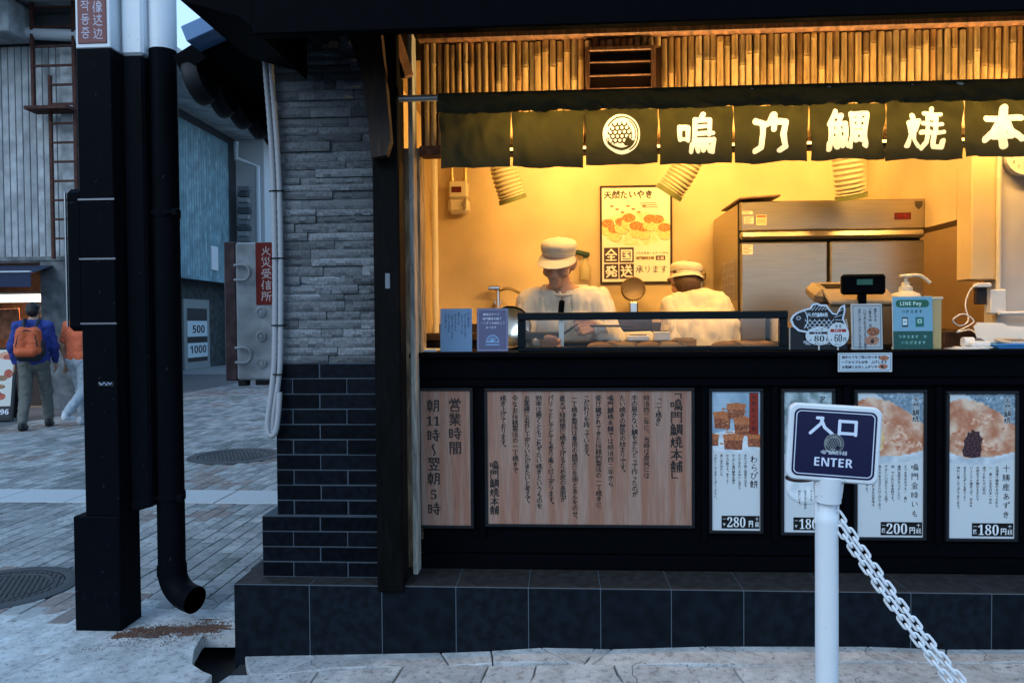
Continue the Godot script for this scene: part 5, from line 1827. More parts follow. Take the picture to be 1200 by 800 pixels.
	for yy in [1.495, 1.36, 1.21]:
		var kn := Geo.new()
		kn.lathe([Vector2(0.03, 0.0), Vector2(0.03, 0.008), Vector2(0.022, 0.012), Vector2(0.020, 0.006), Vector2(0.014, 0.006), Vector2(0.012, 0.012), Vector2(0.001, 0.012)], 20, Transform3D(Basis(Vector3.RIGHT, PI / 2), Vector3(-1.655, yy, -4.20)))
		part(fc, "lock", kn, wm)
	part(fc, "foot", span_geo(-1.80, -1.75, 1.08, 1.115, -4.27, -4.21, 0.004), mat("black sign frame", lin(0.012, 0.013, 0.016), 0.5))
	part(fc, "foot", span_geo(-1.70, -1.60, 1.085, 1.115, -4.27, -4.21, 0.004), mat("black sign frame", lin(0.012, 0.013, 0.016), 0.5))
	var lb := blank(128, 392, Color(0.52, 0.10, 0.07))
	column(lb, "火災受信所", 64, 22, 62, 71, 0.09, Color(0.9, 0.88, 0.88), 0.0)
	var lg := Geo.new()
	lg.quad(Vector3(-1.682, 1.882, -4.197), Vector3(-1.562, 1.882, -4.197), Vector3(-1.562, 1.535, -4.197), Vector3(-1.682, 1.535, -4.197), Vector3.BACK)
	part(fc, "label", lg, print_mat("alarm label print", lb))

func area(called: String, at: Vector3, towards: Vector3, size: Vector2, c: Color, e: float) -> void:
	var l := AreaLight3D.new()
	l.name = called
	l.area_size = size
	l.light_color = c
	l.light_energy = e
	l.area_range = 40.0
	l.shadow_enabled = true
	l.area_normalize_energy = true
	add_child(l)
	l.look_at_from_position(at, towards, Vector3.FORWARD if absf((towards - at).normalized().y) > 0.9 else Vector3.UP)

func build_interior() -> void:
	var plaster := mat("cream plaster", lin(0.64, 0.49, 0.28), 0.85, tex["mottle"], 0.45, 0.0)
	plaster.albedo_texture = noise_tex("plaster", 512, 0.010, 6, 0.93, 1.02, 41)
	plaster.heightmap_enabled = true
	plaster.heightmap_texture = tex["speckle"]
	plaster.heightmap_scale = 0.06
	var tan := mat("tan plaster", lin(0.50, 0.34, 0.20), 0.85, tex["plaster"], 0.6)
	var darkb := mat("dark brown board", lin(0.045, 0.025, 0.018), 0.6, tex["mottle"], 1.5)
	setting("interior_floor", span_geo(-0.95, 3.6, -0.05, 0.12, -5.5, -3.66), mat("kitchen floor", lin(0.12, 0.10, 0.08), 0.7, tex["mottle"], 1.0))
	setting("back_wall", span_geo(-1.0, 3.6, 0.0, 2.86, -5.58, -5.45), plaster)
	setting("interior_wall", span_geo(-1.14, -0.90, 0.0, 2.86, -5.58, -3.97), plaster)
	setting("interior_end_wall", span_geo(3.6, 3.75, 0.0, 2.86, -5.58, -3.5), plaster)
	setting("interior_ceiling", span_geo(-1.0, 3.7, 2.80, 2.88, -5.58, -3.60), plaster)
	setting("partition", span_geo(2.27, 3.6, 0.12, 2.80, -4.24, -4.12), mat("grey white plaster", lin(0.66, 0.60, 0.54), 0.8, tex["plaster"], 0.6))
	var pier := thing("wall_pier", "plastered beam and hanging pier beside the steel fridge", "pier", Vector3(2.2, 1.63, -4.3))
	part(pier, "pier", span_geo(2.13, 2.266, 1.627, 2.80, -4.25, -4.10, 0.006), plaster)
	part(pier, "beam", span_geo(2.13, 2.266, 1.955, 2.80, -5.45, -4.252, 0.0), plaster)
	setting("recess_wall", span_geo(2.14, 3.5, 0.12, 2.8, -5.449, -5.40), tan)
	solo("wall_pipe", tube_geo([Vector3(2.258, 1.56, -4.085), Vector3(2.258, 2.79, -4.085)], 0.013), mat("cream pipe", lin(0.62, 0.56, 0.45), 0.5), "thin cream pipe up the edge of the grey partition", "pipe")
	solo("back_wall_pipe", tube_geo([Vector3(2.40, 2.2, -5.42), Vector3(2.40, 2.79, -5.42)], 0.02), mat("cream pipe", lin(0.62, 0.56, 0.45), 0.5), "short cream pipe on the wall above the fridge", "pipe")
	# dark bricks and a riser beside the opening
	var bw := thing("brick_return", "narrow strip of dark brown bricks at the end of the cream wall", "wall", Vector3(-0.86, 0.12, -5.2))
	for r in 27:
		part(bw, "brick", span_geo(-0.90, -0.868 + rr(-0.002, 0.002), 0.30 + r * 0.073, 0.366 + r * 0.073, -5.02, -4.80, 0.004), darkb)
	solo("riser_pipe", tube_geo([Vector3(-0.835, 1.2, -5.22), Vector3(-0.835, 2.79, -5.22)], 0.022), mat("cream pipe", lin(0.62, 0.56, 0.45), 0.5), "cream riser pipe in the corner by the brown bricks", "pipe")
	var pf := thing("wall_frame", "dark picture frame hung just inside the jamb", "picture", Vector3(-0.7, 1.9, -3.75))
	part(pf, "frame", span_geo(-0.705, -0.680, 1.86, 2.16, -3.80, -3.66, 0.003), darkb)
	part(pf, "board", span_geo(-0.68, -0.665, 1.85, 2.18, -3.70, -3.62, 0.003), mat("pale planed wood", lin(0.60, 0.55, 0.47), 0.55))
	setting("inner_jamb", span_geo(-0.90, -0.64, 0.12, 2.24, -3.70, -3.565), mat("inner jamb wood", lin(0.50, 0.38, 0.25), 0.6, grain_tex("timber", false, 0.5, 1.1, 31), 1.5))
	# steel fridge
	var fr := thing("steel_fridge", "tall brushed steel two-door fridge against the back wall", "fridge", Vector3(1.6, 0.12, -5.0))
	var steel := mat("brushed steel", lin(0.42, 0.36, 0.27), 0.33, grain_tex("brush", true, 0.93, 1.02, 51, 240.0), 2.0, 0.0, 0.92)
	var gap := mat("fridge gasket", lin(0.02, 0.017, 0.014), 0.7)
	part(fr, "body", span_geo(1.078, 2.125, 0.14, 2.125, -5.40, -4.66, 0.004), steel)
	part(fr, "gasket", span_geo(1.085, 2.12, 0.2, 2.10, -4.66, -4.645), gap)
	part(fr, "head_panel", span_geo(1.075, 2.128, 1.955, 2.125, -4.645, -4.60, 0.006), steel)
	part(fr, "ledge", box_geo(Vector3(1.6015, 1.925, -4.612), Vector3(1.053, 0.05, 0.045), 0.012, Basis(Vector3.RIGHT, -0.25)), steel)
	part(fr, "door", span_geo(1.078, 1.577, 0.25, 1.885, -4.645, -4.60, 0.008), steel)
	part(fr, "door", span_geo(1.592, 2.126, 0.25, 1.885, -4.645, -4.60, 0.008), steel)
	part(fr, "corner_strip", span_geo(1.070, 1.084, 0.25, 2.125, -4.655, -4.64, 0.002), gap)
	var disp := glow("red display glow", Color(0.5, 0.06, 0.03), 0.5)
	part(fr, "display", span_geo(1.955, 2.048, 2.005, 2.045, -4.601, -4.597), mat("dark red display", lin(0.10, 0.012, 0.01), 0.3))
	for k in 2:
		var dg := Geo.new()
		dg.lathe([Vector2(0.012, 0), Vector2(0.012, 0.003), Vector2(0.001, 0.004)], 14, Transform3D(Basis(Vector3.RIGHT, PI / 2), Vector3(1.985 + k * 0.033, 2.025, -4.597)))
		part(fr, "display_light", dg, disp)
	disp.albedo_color = Color(0.2, 0.02, 0.01)
	var bdg := Geo.new()
	bdg.prism(PackedVector2Array([Vector2(-0.022, 0.022), Vector2(0.022, 0.022), Vector2(0.020, -0.006), Vector2(0.0, -0.026), Vector2(-0.020, -0.006)]), 0.004, Transform3D(Basis(), Vector3(2.092, 2.088, -4.596)), 0.001)
	part(fr, "badge", bdg, mat("dark badge", lin(0.05, 0.04, 0.025), 0.4))
	var lid := Geo.new()
	lid.quad(Vector3(1.085, 2.15, -4.75), Vector3(1.30, 2.165, -4.60), Vector3(1.12, 2.128, -4.59), Vector3(1.0, 2.14, -4.9), Vector3.UP)
	solo("metal_sheet", box_geo(Vector3(1.18, 2.146, -4.82), Vector3(0.24, 0.012, 0.5), 0.003, Basis(Vector3(0, 0, 1), 0.06)), mat("brown sheet metal", lin(0.16, 0.09, 0.05), 0.5), "loose brown metal sheet lying on top of the fridge", "sheet")
	var stk := blank(96, 64, Color(0.85, 0.80, 0.68))
	for k in 6:
		rect(stk, 8, 8 + k * 9, 80 - (k % 3) * 14, 3, Color(0.15, 0.1, 0.08))
	var stm := print_mat("fridge sticker print", stk)
	var sk2 := blank(96, 96, Color(0.86, 0.74, 0.55))
	rect(sk2, 6, 6, 84, 16, Color(0.6, 0.2, 0.1))
	for k in 5:
		rect(sk2, 10, 30 + k * 12, 76, 4, Color(0.5, 0.25, 0.12))
	var sk2m := print_mat("caution sticker print", sk2)
	for e in [[1.085, 1.145, 2.05, 2.068, 0], [1.095, 1.150, 1.995, 2.035, 0], [1.165, 1.225, 1.985, 2.045, 1], [1.085, 1.145, 1.815, 1.872, 0]]:
		var sg := Geo.new()
		sg.quad(Vector3(e[0], e[3], -4.5985), Vector3(e[1], e[3], -4.5985), Vector3(e[1], e[2], -4.5985), Vector3(e[0], e[2], -4.5985), Vector3.BACK)
		part(fr, "sticker", sg, sk2m if e[4] else stm)
	# wire rack on the fridge's side
	var wr := Geo.new()
	for k in 8:
		wr.tube([Vector3(1.066, 1.55, -5.05 + k * 0.045), Vector3(1.066, 1.80, -5.05 + k * 0.045)], 0.0025, 5)
	for k in 6:
		wr.tube([Vector3(1.066, 1.56 + k * 0.046, -5.06), Vector3(1.066, 1.56 + k * 0.046, -4.72)], 0.0025, 5)
	solo("wire_rack", wr, mat("chromed wire", lin(0.6, 0.55, 0.45), 0.3, null, 1, 0, 0.9), "small wire grid rack hooked on the fridge's side", "rack")
	var ck := thing("wall_valve", "brass valve and hose on the wall beside the fridge", "valve", Vector3(1.0, 1.6, -5.4))
	part(ck, "pipe", tube_geo([Vector3(1.0, 1.45, -5.42), Vector3(1.0, 1.80, -5.42)], 0.012), mat("chromed wire", lin(0.6, 0.55, 0.45), 0.3))
	part(ck, "body", box_geo(Vector3(1.0, 1.74, -5.40), Vector3(0.05, 0.06, 0.05), 0.012), mat("brass", lin(0.5, 0.36, 0.16), 0.35, null, 1, 0, 0.8))
	# flexible ducts from the ceiling
	var duct := mat("yellowed flexible duct", lin(0.44, 0.36, 0.20), 0.5)
	var lip := mat("olive rubber rim", lin(0.16, 0.17, 0.05), 0.5)
	var dd := [
		[[Vector3(-0.34, 2.78, -4.55), Vector3(-0.335, 2.5, -4.58), Vector3(-0.315, 2.33, -4.6), Vector3(-0.270, 2.175, -4.63)], "ribbed duct hanging beside the gas meter"],
		[[Vector3(0.84, 2.78, -4.55), Vector3(0.815, 2.5, -4.58), Vector3(0.755, 2.33, -4.6), Vector3(0.670, 2.200, -4.63)], "ribbed duct curving down over the framed poster"],
		[[Vector3(1.60, 2.78, -4.35), Vector3(1.60, 2.5, -4.38), Vector3(1.615, 2.30, -4.4), Vector3(1.646, 2.125, -4.43)], "ribbed duct hanging in front of the fridge"]]
	for e in dd:
		var t := thing("flexible_duct", e[1], "duct", e[0][3], "flexible ducts from the ceiling")
		var cp := curve(e[0], 30)
		var rad := []
		for i in cp.size():
			rad.append(0.084 if i % 4 == 0 else (0.079 if i % 4 != 2 else 0.073))
		var g := Geo.new()
		g.tube(cp, rad, 22, false)
		smooth(g)
		part(t, "hose", g, duct)
		var d: Vector3 = (cp[-1] - cp[-2]).normalized()
		var rg := Geo.new()
		rg.tube([cp[-1] - d * 0.002, cp[-1] + d * 0.022], 0.0865, 22, false)
		rg.tube([cp[-1] + d * 0.022, cp[-1] - d * 0.002], 0.076, 22, false)
		var y: Vector3 = d
		var x := Vector3.RIGHT
		x = (x - y * x.dot(y)).normalized()
		rg.lathe([Vector2(0.0865, 0.022), Vector2(0.076, 0.022)], 22, Transform3D(Basis(x, y, x.cross(y)), cp[-1]))
		part(t, "rim", rg, lip)
	# gas meter
	var gm := thing("gas_meter", "cream gas meter with two pipes on the wall", "meter", Vector3(-0.69, 2.18, -5.4))
	var cream := mat("cream enamel", lin(0.62, 0.55, 0.40), 0.45)
	part(gm, "body", span_geo(-0.765, -0.615, 2.19, 2.30, -5.44, -5.34, 0.025), cream)
	part(gm, "head", span_geo(-0.757, -0.623, 2.295, 2.415, -5.44, -5.335, 0.012), cream)
	part(gm, "counter", span_geo(-0.735, -0.665, 2.335, 2.375, -5.336, -5.331, 0.002), mat("dark red display", lin(0.1, 0.012, 0.01), 0.3))
	for x in [-0.74, -0.645]:
		part(gm, "pipe", tube_geo([Vector3(x, 2.41, -5.40), Vector3(x, 2.79, -5.40)], 0.014), mat("brass", lin(0.5, 0.36, 0.16), 0.35))
		part(gm, "nut", tube_geo([Vector3(x, 2.415, -5.40), Vector3(x, 2.45, -5.40)], 0.021, 6), mat("brass", lin(0.5, 0.36, 0.16), 0.35))
	part(gm, "valve", span_geo(-0.655, -0.625, 2.22, 2.29, -5.335, -5.32, 0.004), mat("chromed wire", lin(0.6, 0.55, 0.45), 0.3))
	# tap
	var tp := thing("wall_tap", "chrome wall tap with a long swivel spout", "tap", Vector3(-0.4, 1.6, -5.4))
	var chrome := mat("chrome", lin(0.65, 0.62, 0.56), 0.18, null, 1, 0, 1.0)
	part(tp, "body", tube_geo([Vector3(-0.42, 1.57, -5.45), Vector3(-0.42, 1.57, -5.36)], 0.022), chrome)
	part(tp, "riser", tube_geo([Vector3(-0.42, 1.53, -5.37), Vector3(-0.42, 1.66, -5.37)], 0.018), chrome)
	part(tp, "lever", span_geo(-0.49, -0.40, 1.655, 1.685, -5.40, -5.34, 0.008), chrome)
	part(tp, "spout", tube_geo(curve([Vector3(-0.42, 1.65, -5.37), Vector3(-0.33, 1.66, -5.30), Vector3(-0.22, 1.60, -5.22), Vector3(-0.16, 1.55, -5.18)]), 0.011), chrome)
	# framed poster
	var im := blank(480, 660, Color(0.93, 0.90, 0.82))
	row(im, "天然たいやき", 14, 22, 56, 58, 0.15, Color(0.10, 0.05, 0.03), 0.2)
	mottle(im, disc(Vector2(240, 290), Vector2(250, 120)), Color(0.90, 0.82, 0.60), Color(0.94, 0.90, 0.78), 0.02, 3)
	for k in 9:
		var c := Vector2(40 + k * 50, 250 + 40 * sin(k * 1.7))
		mottle(im, disc(c + Vector2(0, 40), Vector2(52, 44), 24), Color(0.86, 0.74, 0.42), Color(0.93, 0.86, 0.62), 0.05, k)
		mottle(im, disc(c, Vector2(46, 30), 24), Color(0.62, 0.34, 0.14), Color(0.82, 0.62, 0.32), 0.06, k + 20)
		arc(im, c + Vector2(6, 46), Vector2(46, 42), 0.2, 2.4, 3.0, Color(0.5, 0.26, 0.1))
	for k in 7:
		mottle(im, disc(Vector2(70 + k * 38, 130 + (k % 3) * 22), Vector2(14, 7), 10), Color(0.5, 0.3, 0.12), Color(0.7, 0.5, 0.2), 0.1, k)
	for k in 3:
		rect(im, 270 + k * 8, 110 + k * 14, 110, 5, Color(0.3, 0.2, 0.1))
	for k in 4:
		var x := 14 + (k % 2) * 108
		var y := 420 + (k / 2) * 114
		rect(im, x, y, 102, 106, Color(0.20, 0.09, 0.06))
		ink(im, ["全", "国", "発", "送"][k], Vector2(x + 10, y + 12), Vector2(82, 82), 0.14, Color(0.95, 0.92, 0.86), 0.1)
	row(im, "ごたのをホームページから".replace("ホ", "本").replace("ー", "一").replace("ム", "上").replace("ペ", "べ").replace("ジ", "じ"), 238, 452, 18, 19, 0.11, Color(0.15, 0.08, 0.05))
	rect(im, 236, 482, 132, 28, Color(0.86, 0.78, 0.6))
	row(im, "鳴門鯛焼本舗", 240, 485, 20, 21, 0.10, Color(0.12, 0.06, 0.04))
	rect(im, 378, 480, 66, 32, Color(0.3, 0.18, 0.12))
	row(im, "本舗", 386, 486, 22, 26, 0.10, Color(0.95, 0.92, 0.86))
	row(im, "承ります", 238, 548, 54, 56, 0.09, Color(0.1, 0.05, 0.03), 0.1)
	var po := thing("wall_poster", "framed poster of fish-shaped cakes with large dark characters", "poster", Vector3(0.55, 1.7, -5.44))
	frame(po, 0.312, 0.787, 1.707, 2.365, -5.435, 0.013, darkb, print_mat("wall poster print", im))
	# kitchen scale, spray bottle
	var sc := thing("dial_scale", "round dial kitchen scale on a stand below the poster", "scale", Vector3(0.52, 1.36, -5.2))
	var bz := Geo.new()
	bz.lathe([Vector2(0.001, 0.02), Vector2(0.066, 0.02), Vector2(0.075, 0.03), Vector2(0.081, 0.02), Vector2(0.081, -0.03), Vector2(0.001, -0.03)], 32, Transform3D(Basis(Vector3.RIGHT, PI / 2), Vector3(0.505, 1.645, -5.2)))
	part(sc, "dial", bz, mat("dull steel", lin(0.22, 0.16, 0.10), 0.5, null, 1, 0, 0.5))
	part(sc, "neck", span_geo(0.475, 0.535, 1.47, 1.56, -5.24, -5.16, 0.01), chrome)
	part(sc, "base", span_geo(0.40, 0.62, 1.36, 1.47, -5.30, -5.10, 0.015), mat("dark brown board", lin(0.045, 0.025, 0.018), 0.6))
	var sp := thing("spray_bottle", "clear spray bottle with green trigger hung on the wall", "bottle", Vector3(0.2, 1.7, -5.4))
	var sbg := Geo.new()
	sbg.lathe([Vector2(0.001, 0), Vector2(0.036, 0.0), Vector2(0.04, 0.01), Vector2(0.038, 0.09), Vector2(0.016, 0.13), Vector2(0.015, 0.15)], 18, Transform3D(Basis(), Vector3(0.19, 1.72, -5.40)))
	part(sp, "bottle", sbg, glass("cloudy plastic", Color(0.8, 0.75, 0.55), 0.5, 0.3))
	part(sp, "trigger", box_geo(Vector3(0.175, 1.905, -5.40), Vector3(0.10, 0.035, 0.03), 0.008, Basis(Vector3(0, 0, 1), -0.25)), mat("dark green plastic", lin(0.02, 0.05, 0.03), 0.5))
	part(sp, "neck", tube_geo([Vector3(0.19, 1.865, -5.4), Vector3(0.19, 1.90, -5.4)], 0.012), mat("dark green plastic", lin(0.02, 0.05, 0.03), 0.5))
	# work surfaces behind the counter
	var bc := thing("back_counter", "dark low work counter along the cream back wall", "counter", Vector3(0, 0.12, -5.2))
	part(bc, "top", span_geo(-0.88, 1.05, 1.31, 1.36, -5.44, -4.95, 0.006), darkb)
	part(bc, "cabinet", span_geo(-0.87, 1.04, 0.12, 1.31, -5.43, -5.0, 0.004), darkb)
	part(bc, "upstand", span_geo(-0.88, 1.05, 1.36, 1.42, -5.449, -5.43, 0.002), darkb)
	solo("dark_cupboard", span_geo(2.14, 2.62, 0.12, 1.36, -5.39, -4.4, 0.006), darkb, "dark brown cupboard in the recess beside the fridge", "cupboard")
	# wall clock
	var cl := thing("wall_clock", "round white wall clock on the grey partition", "clock", Vector3(2.37, 2.2, -4.1))
	var ci := blank(256, 256, Color(0.86, 0.84, 0.80))
	for k in 12:
		var a := TAU * (k + 1) / 12.0 - PI / 2
		var s := str(k + 1)
		latin(ci, s, "Droid Sans", 400, 128 + cos(a) * 92 - 9.0 * s.length(), 128 + sin(a) * 92 + 11, 32, Color(0.12, 0.1, 0.1))
	dab(ci, Vector2(128, 128), Vector2(96, 84), 6, 4, Color(0.08, 0.08, 0.08))
	dab(ci, Vector2(128, 128), Vector2(176, 70), 5, 3, Color(0.08, 0.08, 0.08))
	var face := Geo.new()
	face.prism(disc(Vector2.ZERO, Vector2(0.090, 0.090), 40), 0.01, Transform3D(Basis(), Vector3(2.385, 2.255, -4.085)))
	part(cl, "face", face, print_mat("clock face print", ci))
	var rim := Geo.new()
	rim.lathe([Vector2(0.088, 0.0), Vector2(0.090, 0.04), Vector2(0.098, 0.042), Vector2(0.102, 0.03), Vector2(0.102, 0.0)], 40, Transform3D(Basis(Vector3.RIGHT, PI / 2), Vector3(2.385, 2.255, -4.118)))
	part(cl, "rim", rim, mat("white plastic", lin(0.72, 0.70, 0.66), 0.4))
	# lamps under the ceiling; one behind the partition is added to brighten the recess
	var warm := Color(1.0, 0.775, 0.43)
	for e in [[0.05, -5.12, 0.24], [0.90, -5.12, 0.2], [1.75, -5.12, 0.14], [2.85, -4.85, 0.4], [0.1, -3.80, 1.65], [1.1, -3.80, 1.65], [2.1, -3.80, 1.4]]:
		var x: float = e[0]
		var z: float = e[1]
		var near := z > -4.2
		var lt := thing("ceiling_lamp", "warm tube lamp under the kitchen ceiling above the serving counter" if near else "warm tube lamp under the kitchen ceiling by the back wall, rightmost one added to brighten the recess", "lamp", Vector3(x, 2.7, z), "lamps above the counter" if near else "lamps by the back wall")
		part(lt, "tube", tube_geo([Vector3(x - 0.28, 2.715, z), Vector3(x + 0.28, 2.715, z)], 0.016, 12), glow("warm tube glow", Color(1.0, 0.78, 0.40), 4.0))
		part(lt, "tray", span_geo(x - 0.31, x + 0.31, 2.745, 2.80, z - 0.06, z + 0.06, 0.008), mat("white plastic", lin(0.72, 0.70, 0.66), 0.4))
		area("ceiling_lamp_light", Vector3(x, 2.692, z), Vector3(x, 0.0, z - (5.5 if near else 0.1)), Vector2(0.56, 0.06), warm, e[2])

func tube_geo(pts: Array, r, seg := 12) -> Geo:
	var g := Geo.new()
	g.tube(pts, r, seg)
	return g

# four mitred rails round a print
func frame(parent: Node3D, x0: float, x1: float, y0: float, y1: float, z: float, w: float, m: Material, pm: Material) -> void:
	for e in [[x0 - w, x1 + w, y1, y1 + w], [x0 - w, x1 + w, y0 - w, y0], [x0 - w, x0, y0, y1], [x1, x1 + w, y0, y1]]:
		part(parent, "frame", span_geo(e[0], e[1], e[2], e[3], z - 0.012, z + 0.010, 0.003), m)
	var g := Geo.new()
	g.quad(Vector3(x0, y1, z), Vector3(x1, y1, z), Vector3(x1, y0, z), Vector3(x0, y0, z), Vector3.BACK)
	part(parent, "print", g, pm)

func build_front() -> void:
	var bp := black_paint()
	var ct := thing("shop_counter", "long black panelled serving counter of the takeaway shop", "counter", Vector3(0.9, 0.277, -3.6))
	part(ct, "panel", span_geo(-0.69, 3.5, 0.279, 1.262, -3.66, -3.565), bp)
	part(ct, "counter_top", span_geo(-0.69, 3.5, 1.262, 1.288, -3.97, -3.515, 0.005), bp)
	part(ct, "apron_rail", span_geo(-0.688, 3.5, 1.165, 1.258, -3.565, -3.545, 0.004), bp)
	part(ct, "middle_rail", span_geo(-0.688, 3.5, 1.128, 1.160, -3.565, -3.535, 0.004), bp)
	part(ct, "bottom_rail", span_geo(-0.688, 3.5, 0.282, 0.345, -3.565, -3.535, 0.004), bp)
	part(ct, "kick_rail", span_geo(-0.688, 3.5, 0.350, 0.41, -3.565, -3.553, 0.004), bp)
	for x in [-0.688, -0.372, 0.654, 0.97, 1.29, 1.695, 2.09]:
		part(ct, "stile", span_geo(x - 0.0, x + 0.028, 0.412, 1.126, -3.565, -3.548, 0.003), bp)
	# boards and posters in black frames
	var fm := mat("black frame lacquer", lin(0.010, 0.011, 0.014), 0.35)
	var ink0 := Color(0.02, 0.018, 0.018)
	# opening hours
	var hb := cedar(256, 690, 3)
	column(hb, "営業時間", 178, 40, 66, 73, 0.105, ink0, 0.35)
	column(hb, "朝", 66, 44, 66, 74, 0.105, ink0, 0.35)
	latin(hb, "11", "Droid Serif", 700, 28, 178, 66, ink0)
	column(hb, "時〜翌朝", 66, 196, 66, 74, 0.105, ink0, 0.35)
	latin(hb, "5", "Droid Serif", 700, 46, 556, 66, ink0)
	column(hb, "時", 66, 574, 66, 74, 0.105, ink0, 0.35)
	var t := thing("hours_board", "narrow wooden board with the opening hours in black characters", "board", Vector3(-0.53, 0.47, -3.55))
	frame(t, -0.645, -0.412, 0.478, 1.109, -3.552, 0.014, fm, print_mat("hours board print", hb, 0.6))
	# story board
	var im := cedar(1024, 676, 9)
	column(im, "「鳴門鯛焼本舗」", 950, -20, 60, 62, 0.105, ink0, 0.35)
	var lines := ["「一丁焼き」", "明治四二年に、当時は庶民には", "手の届かない鯛をかたどって作ったのが", "たい焼きの歴史の始まりです。", "鳴門鯛焼本舗では明治四二年から", "受け継がれてきた伝統的製法の一丁焼きに", "こだわりを持っています。", "一丁焼き製法は専用の焼型に生地とあんをのせ、", "直火で短時間に焼き上げるため皮の表面が", "パリッとしてとても香り高く仕上がります。", "効率は悪くともこれぞたい焼きというものを", "お客様にお召し上がりいただきたいと考えて、", "今なお伝統製法の一丁焼きで", "焼き上げております。"]
	for i in lines.size():
		var n: int = lines[i].length()
		column(im, lines[i], 862 - i * 60.0, 22, 30, [28.0, 30.0, 28.5, 29.0, 31.0, 30.0, 27.0, 29.3, 28.5, 28.5, 28.8, 27.0, 30.5, 28.0][i], 0.115, ink0, 0.35)
	column(im, "鳴門鯛焼本舗", 34, 354, 46, 46, 0.115, ink0, 0.35)
	t = thing("story_board", "wide wooden board covered in columns of black brush writing", "board", Vector3(0.14, 0.48, -3.55))
	frame(t, -0.332, 0.608, 0.487, 1.107, -3.552, 0.014, fm, print_mat("story board print", im, 0.6))
	# price posters
	var spec := [
		[0.700, 0.917, 0.465, 1.102, 0, "わらび餅", "280", "poster of brown dusted rice cakes priced 280"],
		[1.024, 1.237, 0.459, 1.100, 1, "アイス", "180", "poster of a white cup dessert half hidden behind the entrance sign"],
		[1.350, 1.640, 0.440, 1.095, 2, "鳴門金時いも", "200", "poster of a cut fish cake with yellow potato filling priced 200"],
		[1.752, 2.038, 0.438, 1.088, 3, "十勝産あずき", "180", "poster of a cut fish cake with dark bean paste priced 180"]]
	for e in spec:
		var w := int((e[1] - e[0]) * 1250)
		var h := int((e[3] - e[2]) * 1250)
		var p := poster(w, h, e[4], e[5], e[6])
		var tt := thing("menu_poster", e[7], "poster", Vector3((e[0] + e[1]) * 0.5, e[2], -3.55), "menu posters on the counter front")
		frame(tt, e[0], e[1], e[2], e[3], -3.552, 0.014, fm, print_mat("menu poster print %d" % e[4], p, 0.35))
	# bamboo screen above the opening
	var bs := thing("bamboo_screen", "screen of upright bamboo canes above the serving opening", "screen", Vector3(0.8, 2.24, -3.54))
	var brown: StandardMaterial3D = mats["brown timber"]
	part(bs, "backing", span_geo(-0.632, 3.5, 2.20, 2.80, -3.62, -3.575), mat("bamboo backing", lin(0.10, 0.045, 0.022), 0.8))
	part(bs, "head_rail", span_geo(-0.632, 3.5, 2.715, 2.755, -3.575, -3.50, 0.005), brown)
	part(bs, "bottom_rail", span_geo(-0.632, 3.5, 2.195, 2.238, -3.575, -3.51, 0.005), brown)
	var canes := []
	for k in 5:
		var c: Array = [[0.58, 0.36, 0.15], [0.53, 0.31, 0.12], [0.62, 0.41, 0.19], [0.46, 0.24, 0.09], [0.56, 0.33, 0.13]][k]
		canes.append(mat("bamboo %d" % k, lin(c[0], c[1], c[2]), 0.26, grain_tex("cane", false, 0.72, 1.1, 61, 30.0), 1.3 + 0.3 * k))
	var x := -0.612
	while x < 2.9:
		var r := rr(0.0125, 0.0160)
		x += r
		var lo := 2.238
		var hi := 2.716 - rr(0.0, 0.012)
		var runs := [[lo, hi]]
		if x > 0.118 and x < 0.462:
			runs = [[lo, 2.395], [2.672, hi]]
		for e in runs:
			part(bs, "cane", cane(Vector3(x, e[0], -3.556 + rr(-0.003, 0.003)), e[1] - e[0], r), canes[rng.randi() % 5])
		x += r + rr(0.0005, 0.004)
	var vt := thing("vent_window", "small wooden vent window with slats set in the bamboo screen", "vent", Vector3(0.29, 2.4, -3.54))
	part(vt, "frame", span_geo(0.150, 0.428, 2.648, 2.668, -3.575, -3.515, 0.003), brown)
	part(vt, "frame", span_geo(0.150, 0.428, 2.398, 2.416, -3.575, -3.515, 0.003), brown)
	part(vt, "frame", span_geo(0.132, 0.150, 2.398, 2.668, -3.575, -3.515, 0.003), brown)
	part(vt, "frame", span_geo(0.428, 0.446, 2.398, 2.668, -3.575, -3.515, 0.003), brown)
	for yy in [2.605, 2.545, 2.485]:
		part(vt, "slat", box_geo(Vector3(0.289, yy, -3.545), Vector3(0.276, 0.009, 0.05), 0.002, Basis(Vector3.RIGHT, 0.25)), brown)
	# lamp strip behind the curtain
	var ls := thing("lamp_strip", "warm lamp strip hidden behind the curtain below the bamboo", "lamp", Vector3(1.1, 2.14, -3.44))
	part(ls, "housing", span_geo(-0.34, 2.9, 2.196, 2.214, -3.509, -3.488, 0.003), bp)
	part(ls, "diffuser_light", box_geo(Vector3(1.28, 2.208, -3.490), Vector3(3.2, 0.012, 0.010), 0.002), glow("strip glow", Color(1.0, 0.78, 0.40), 2.0))
	area("lamp_strip_light", Vector3(1.28, 2.216, -3.484), Vector3(1.28, 2.716, -3.03), Vector2(3.18, 0.022), Color(1.0, 0.84, 0.54), 3.2)

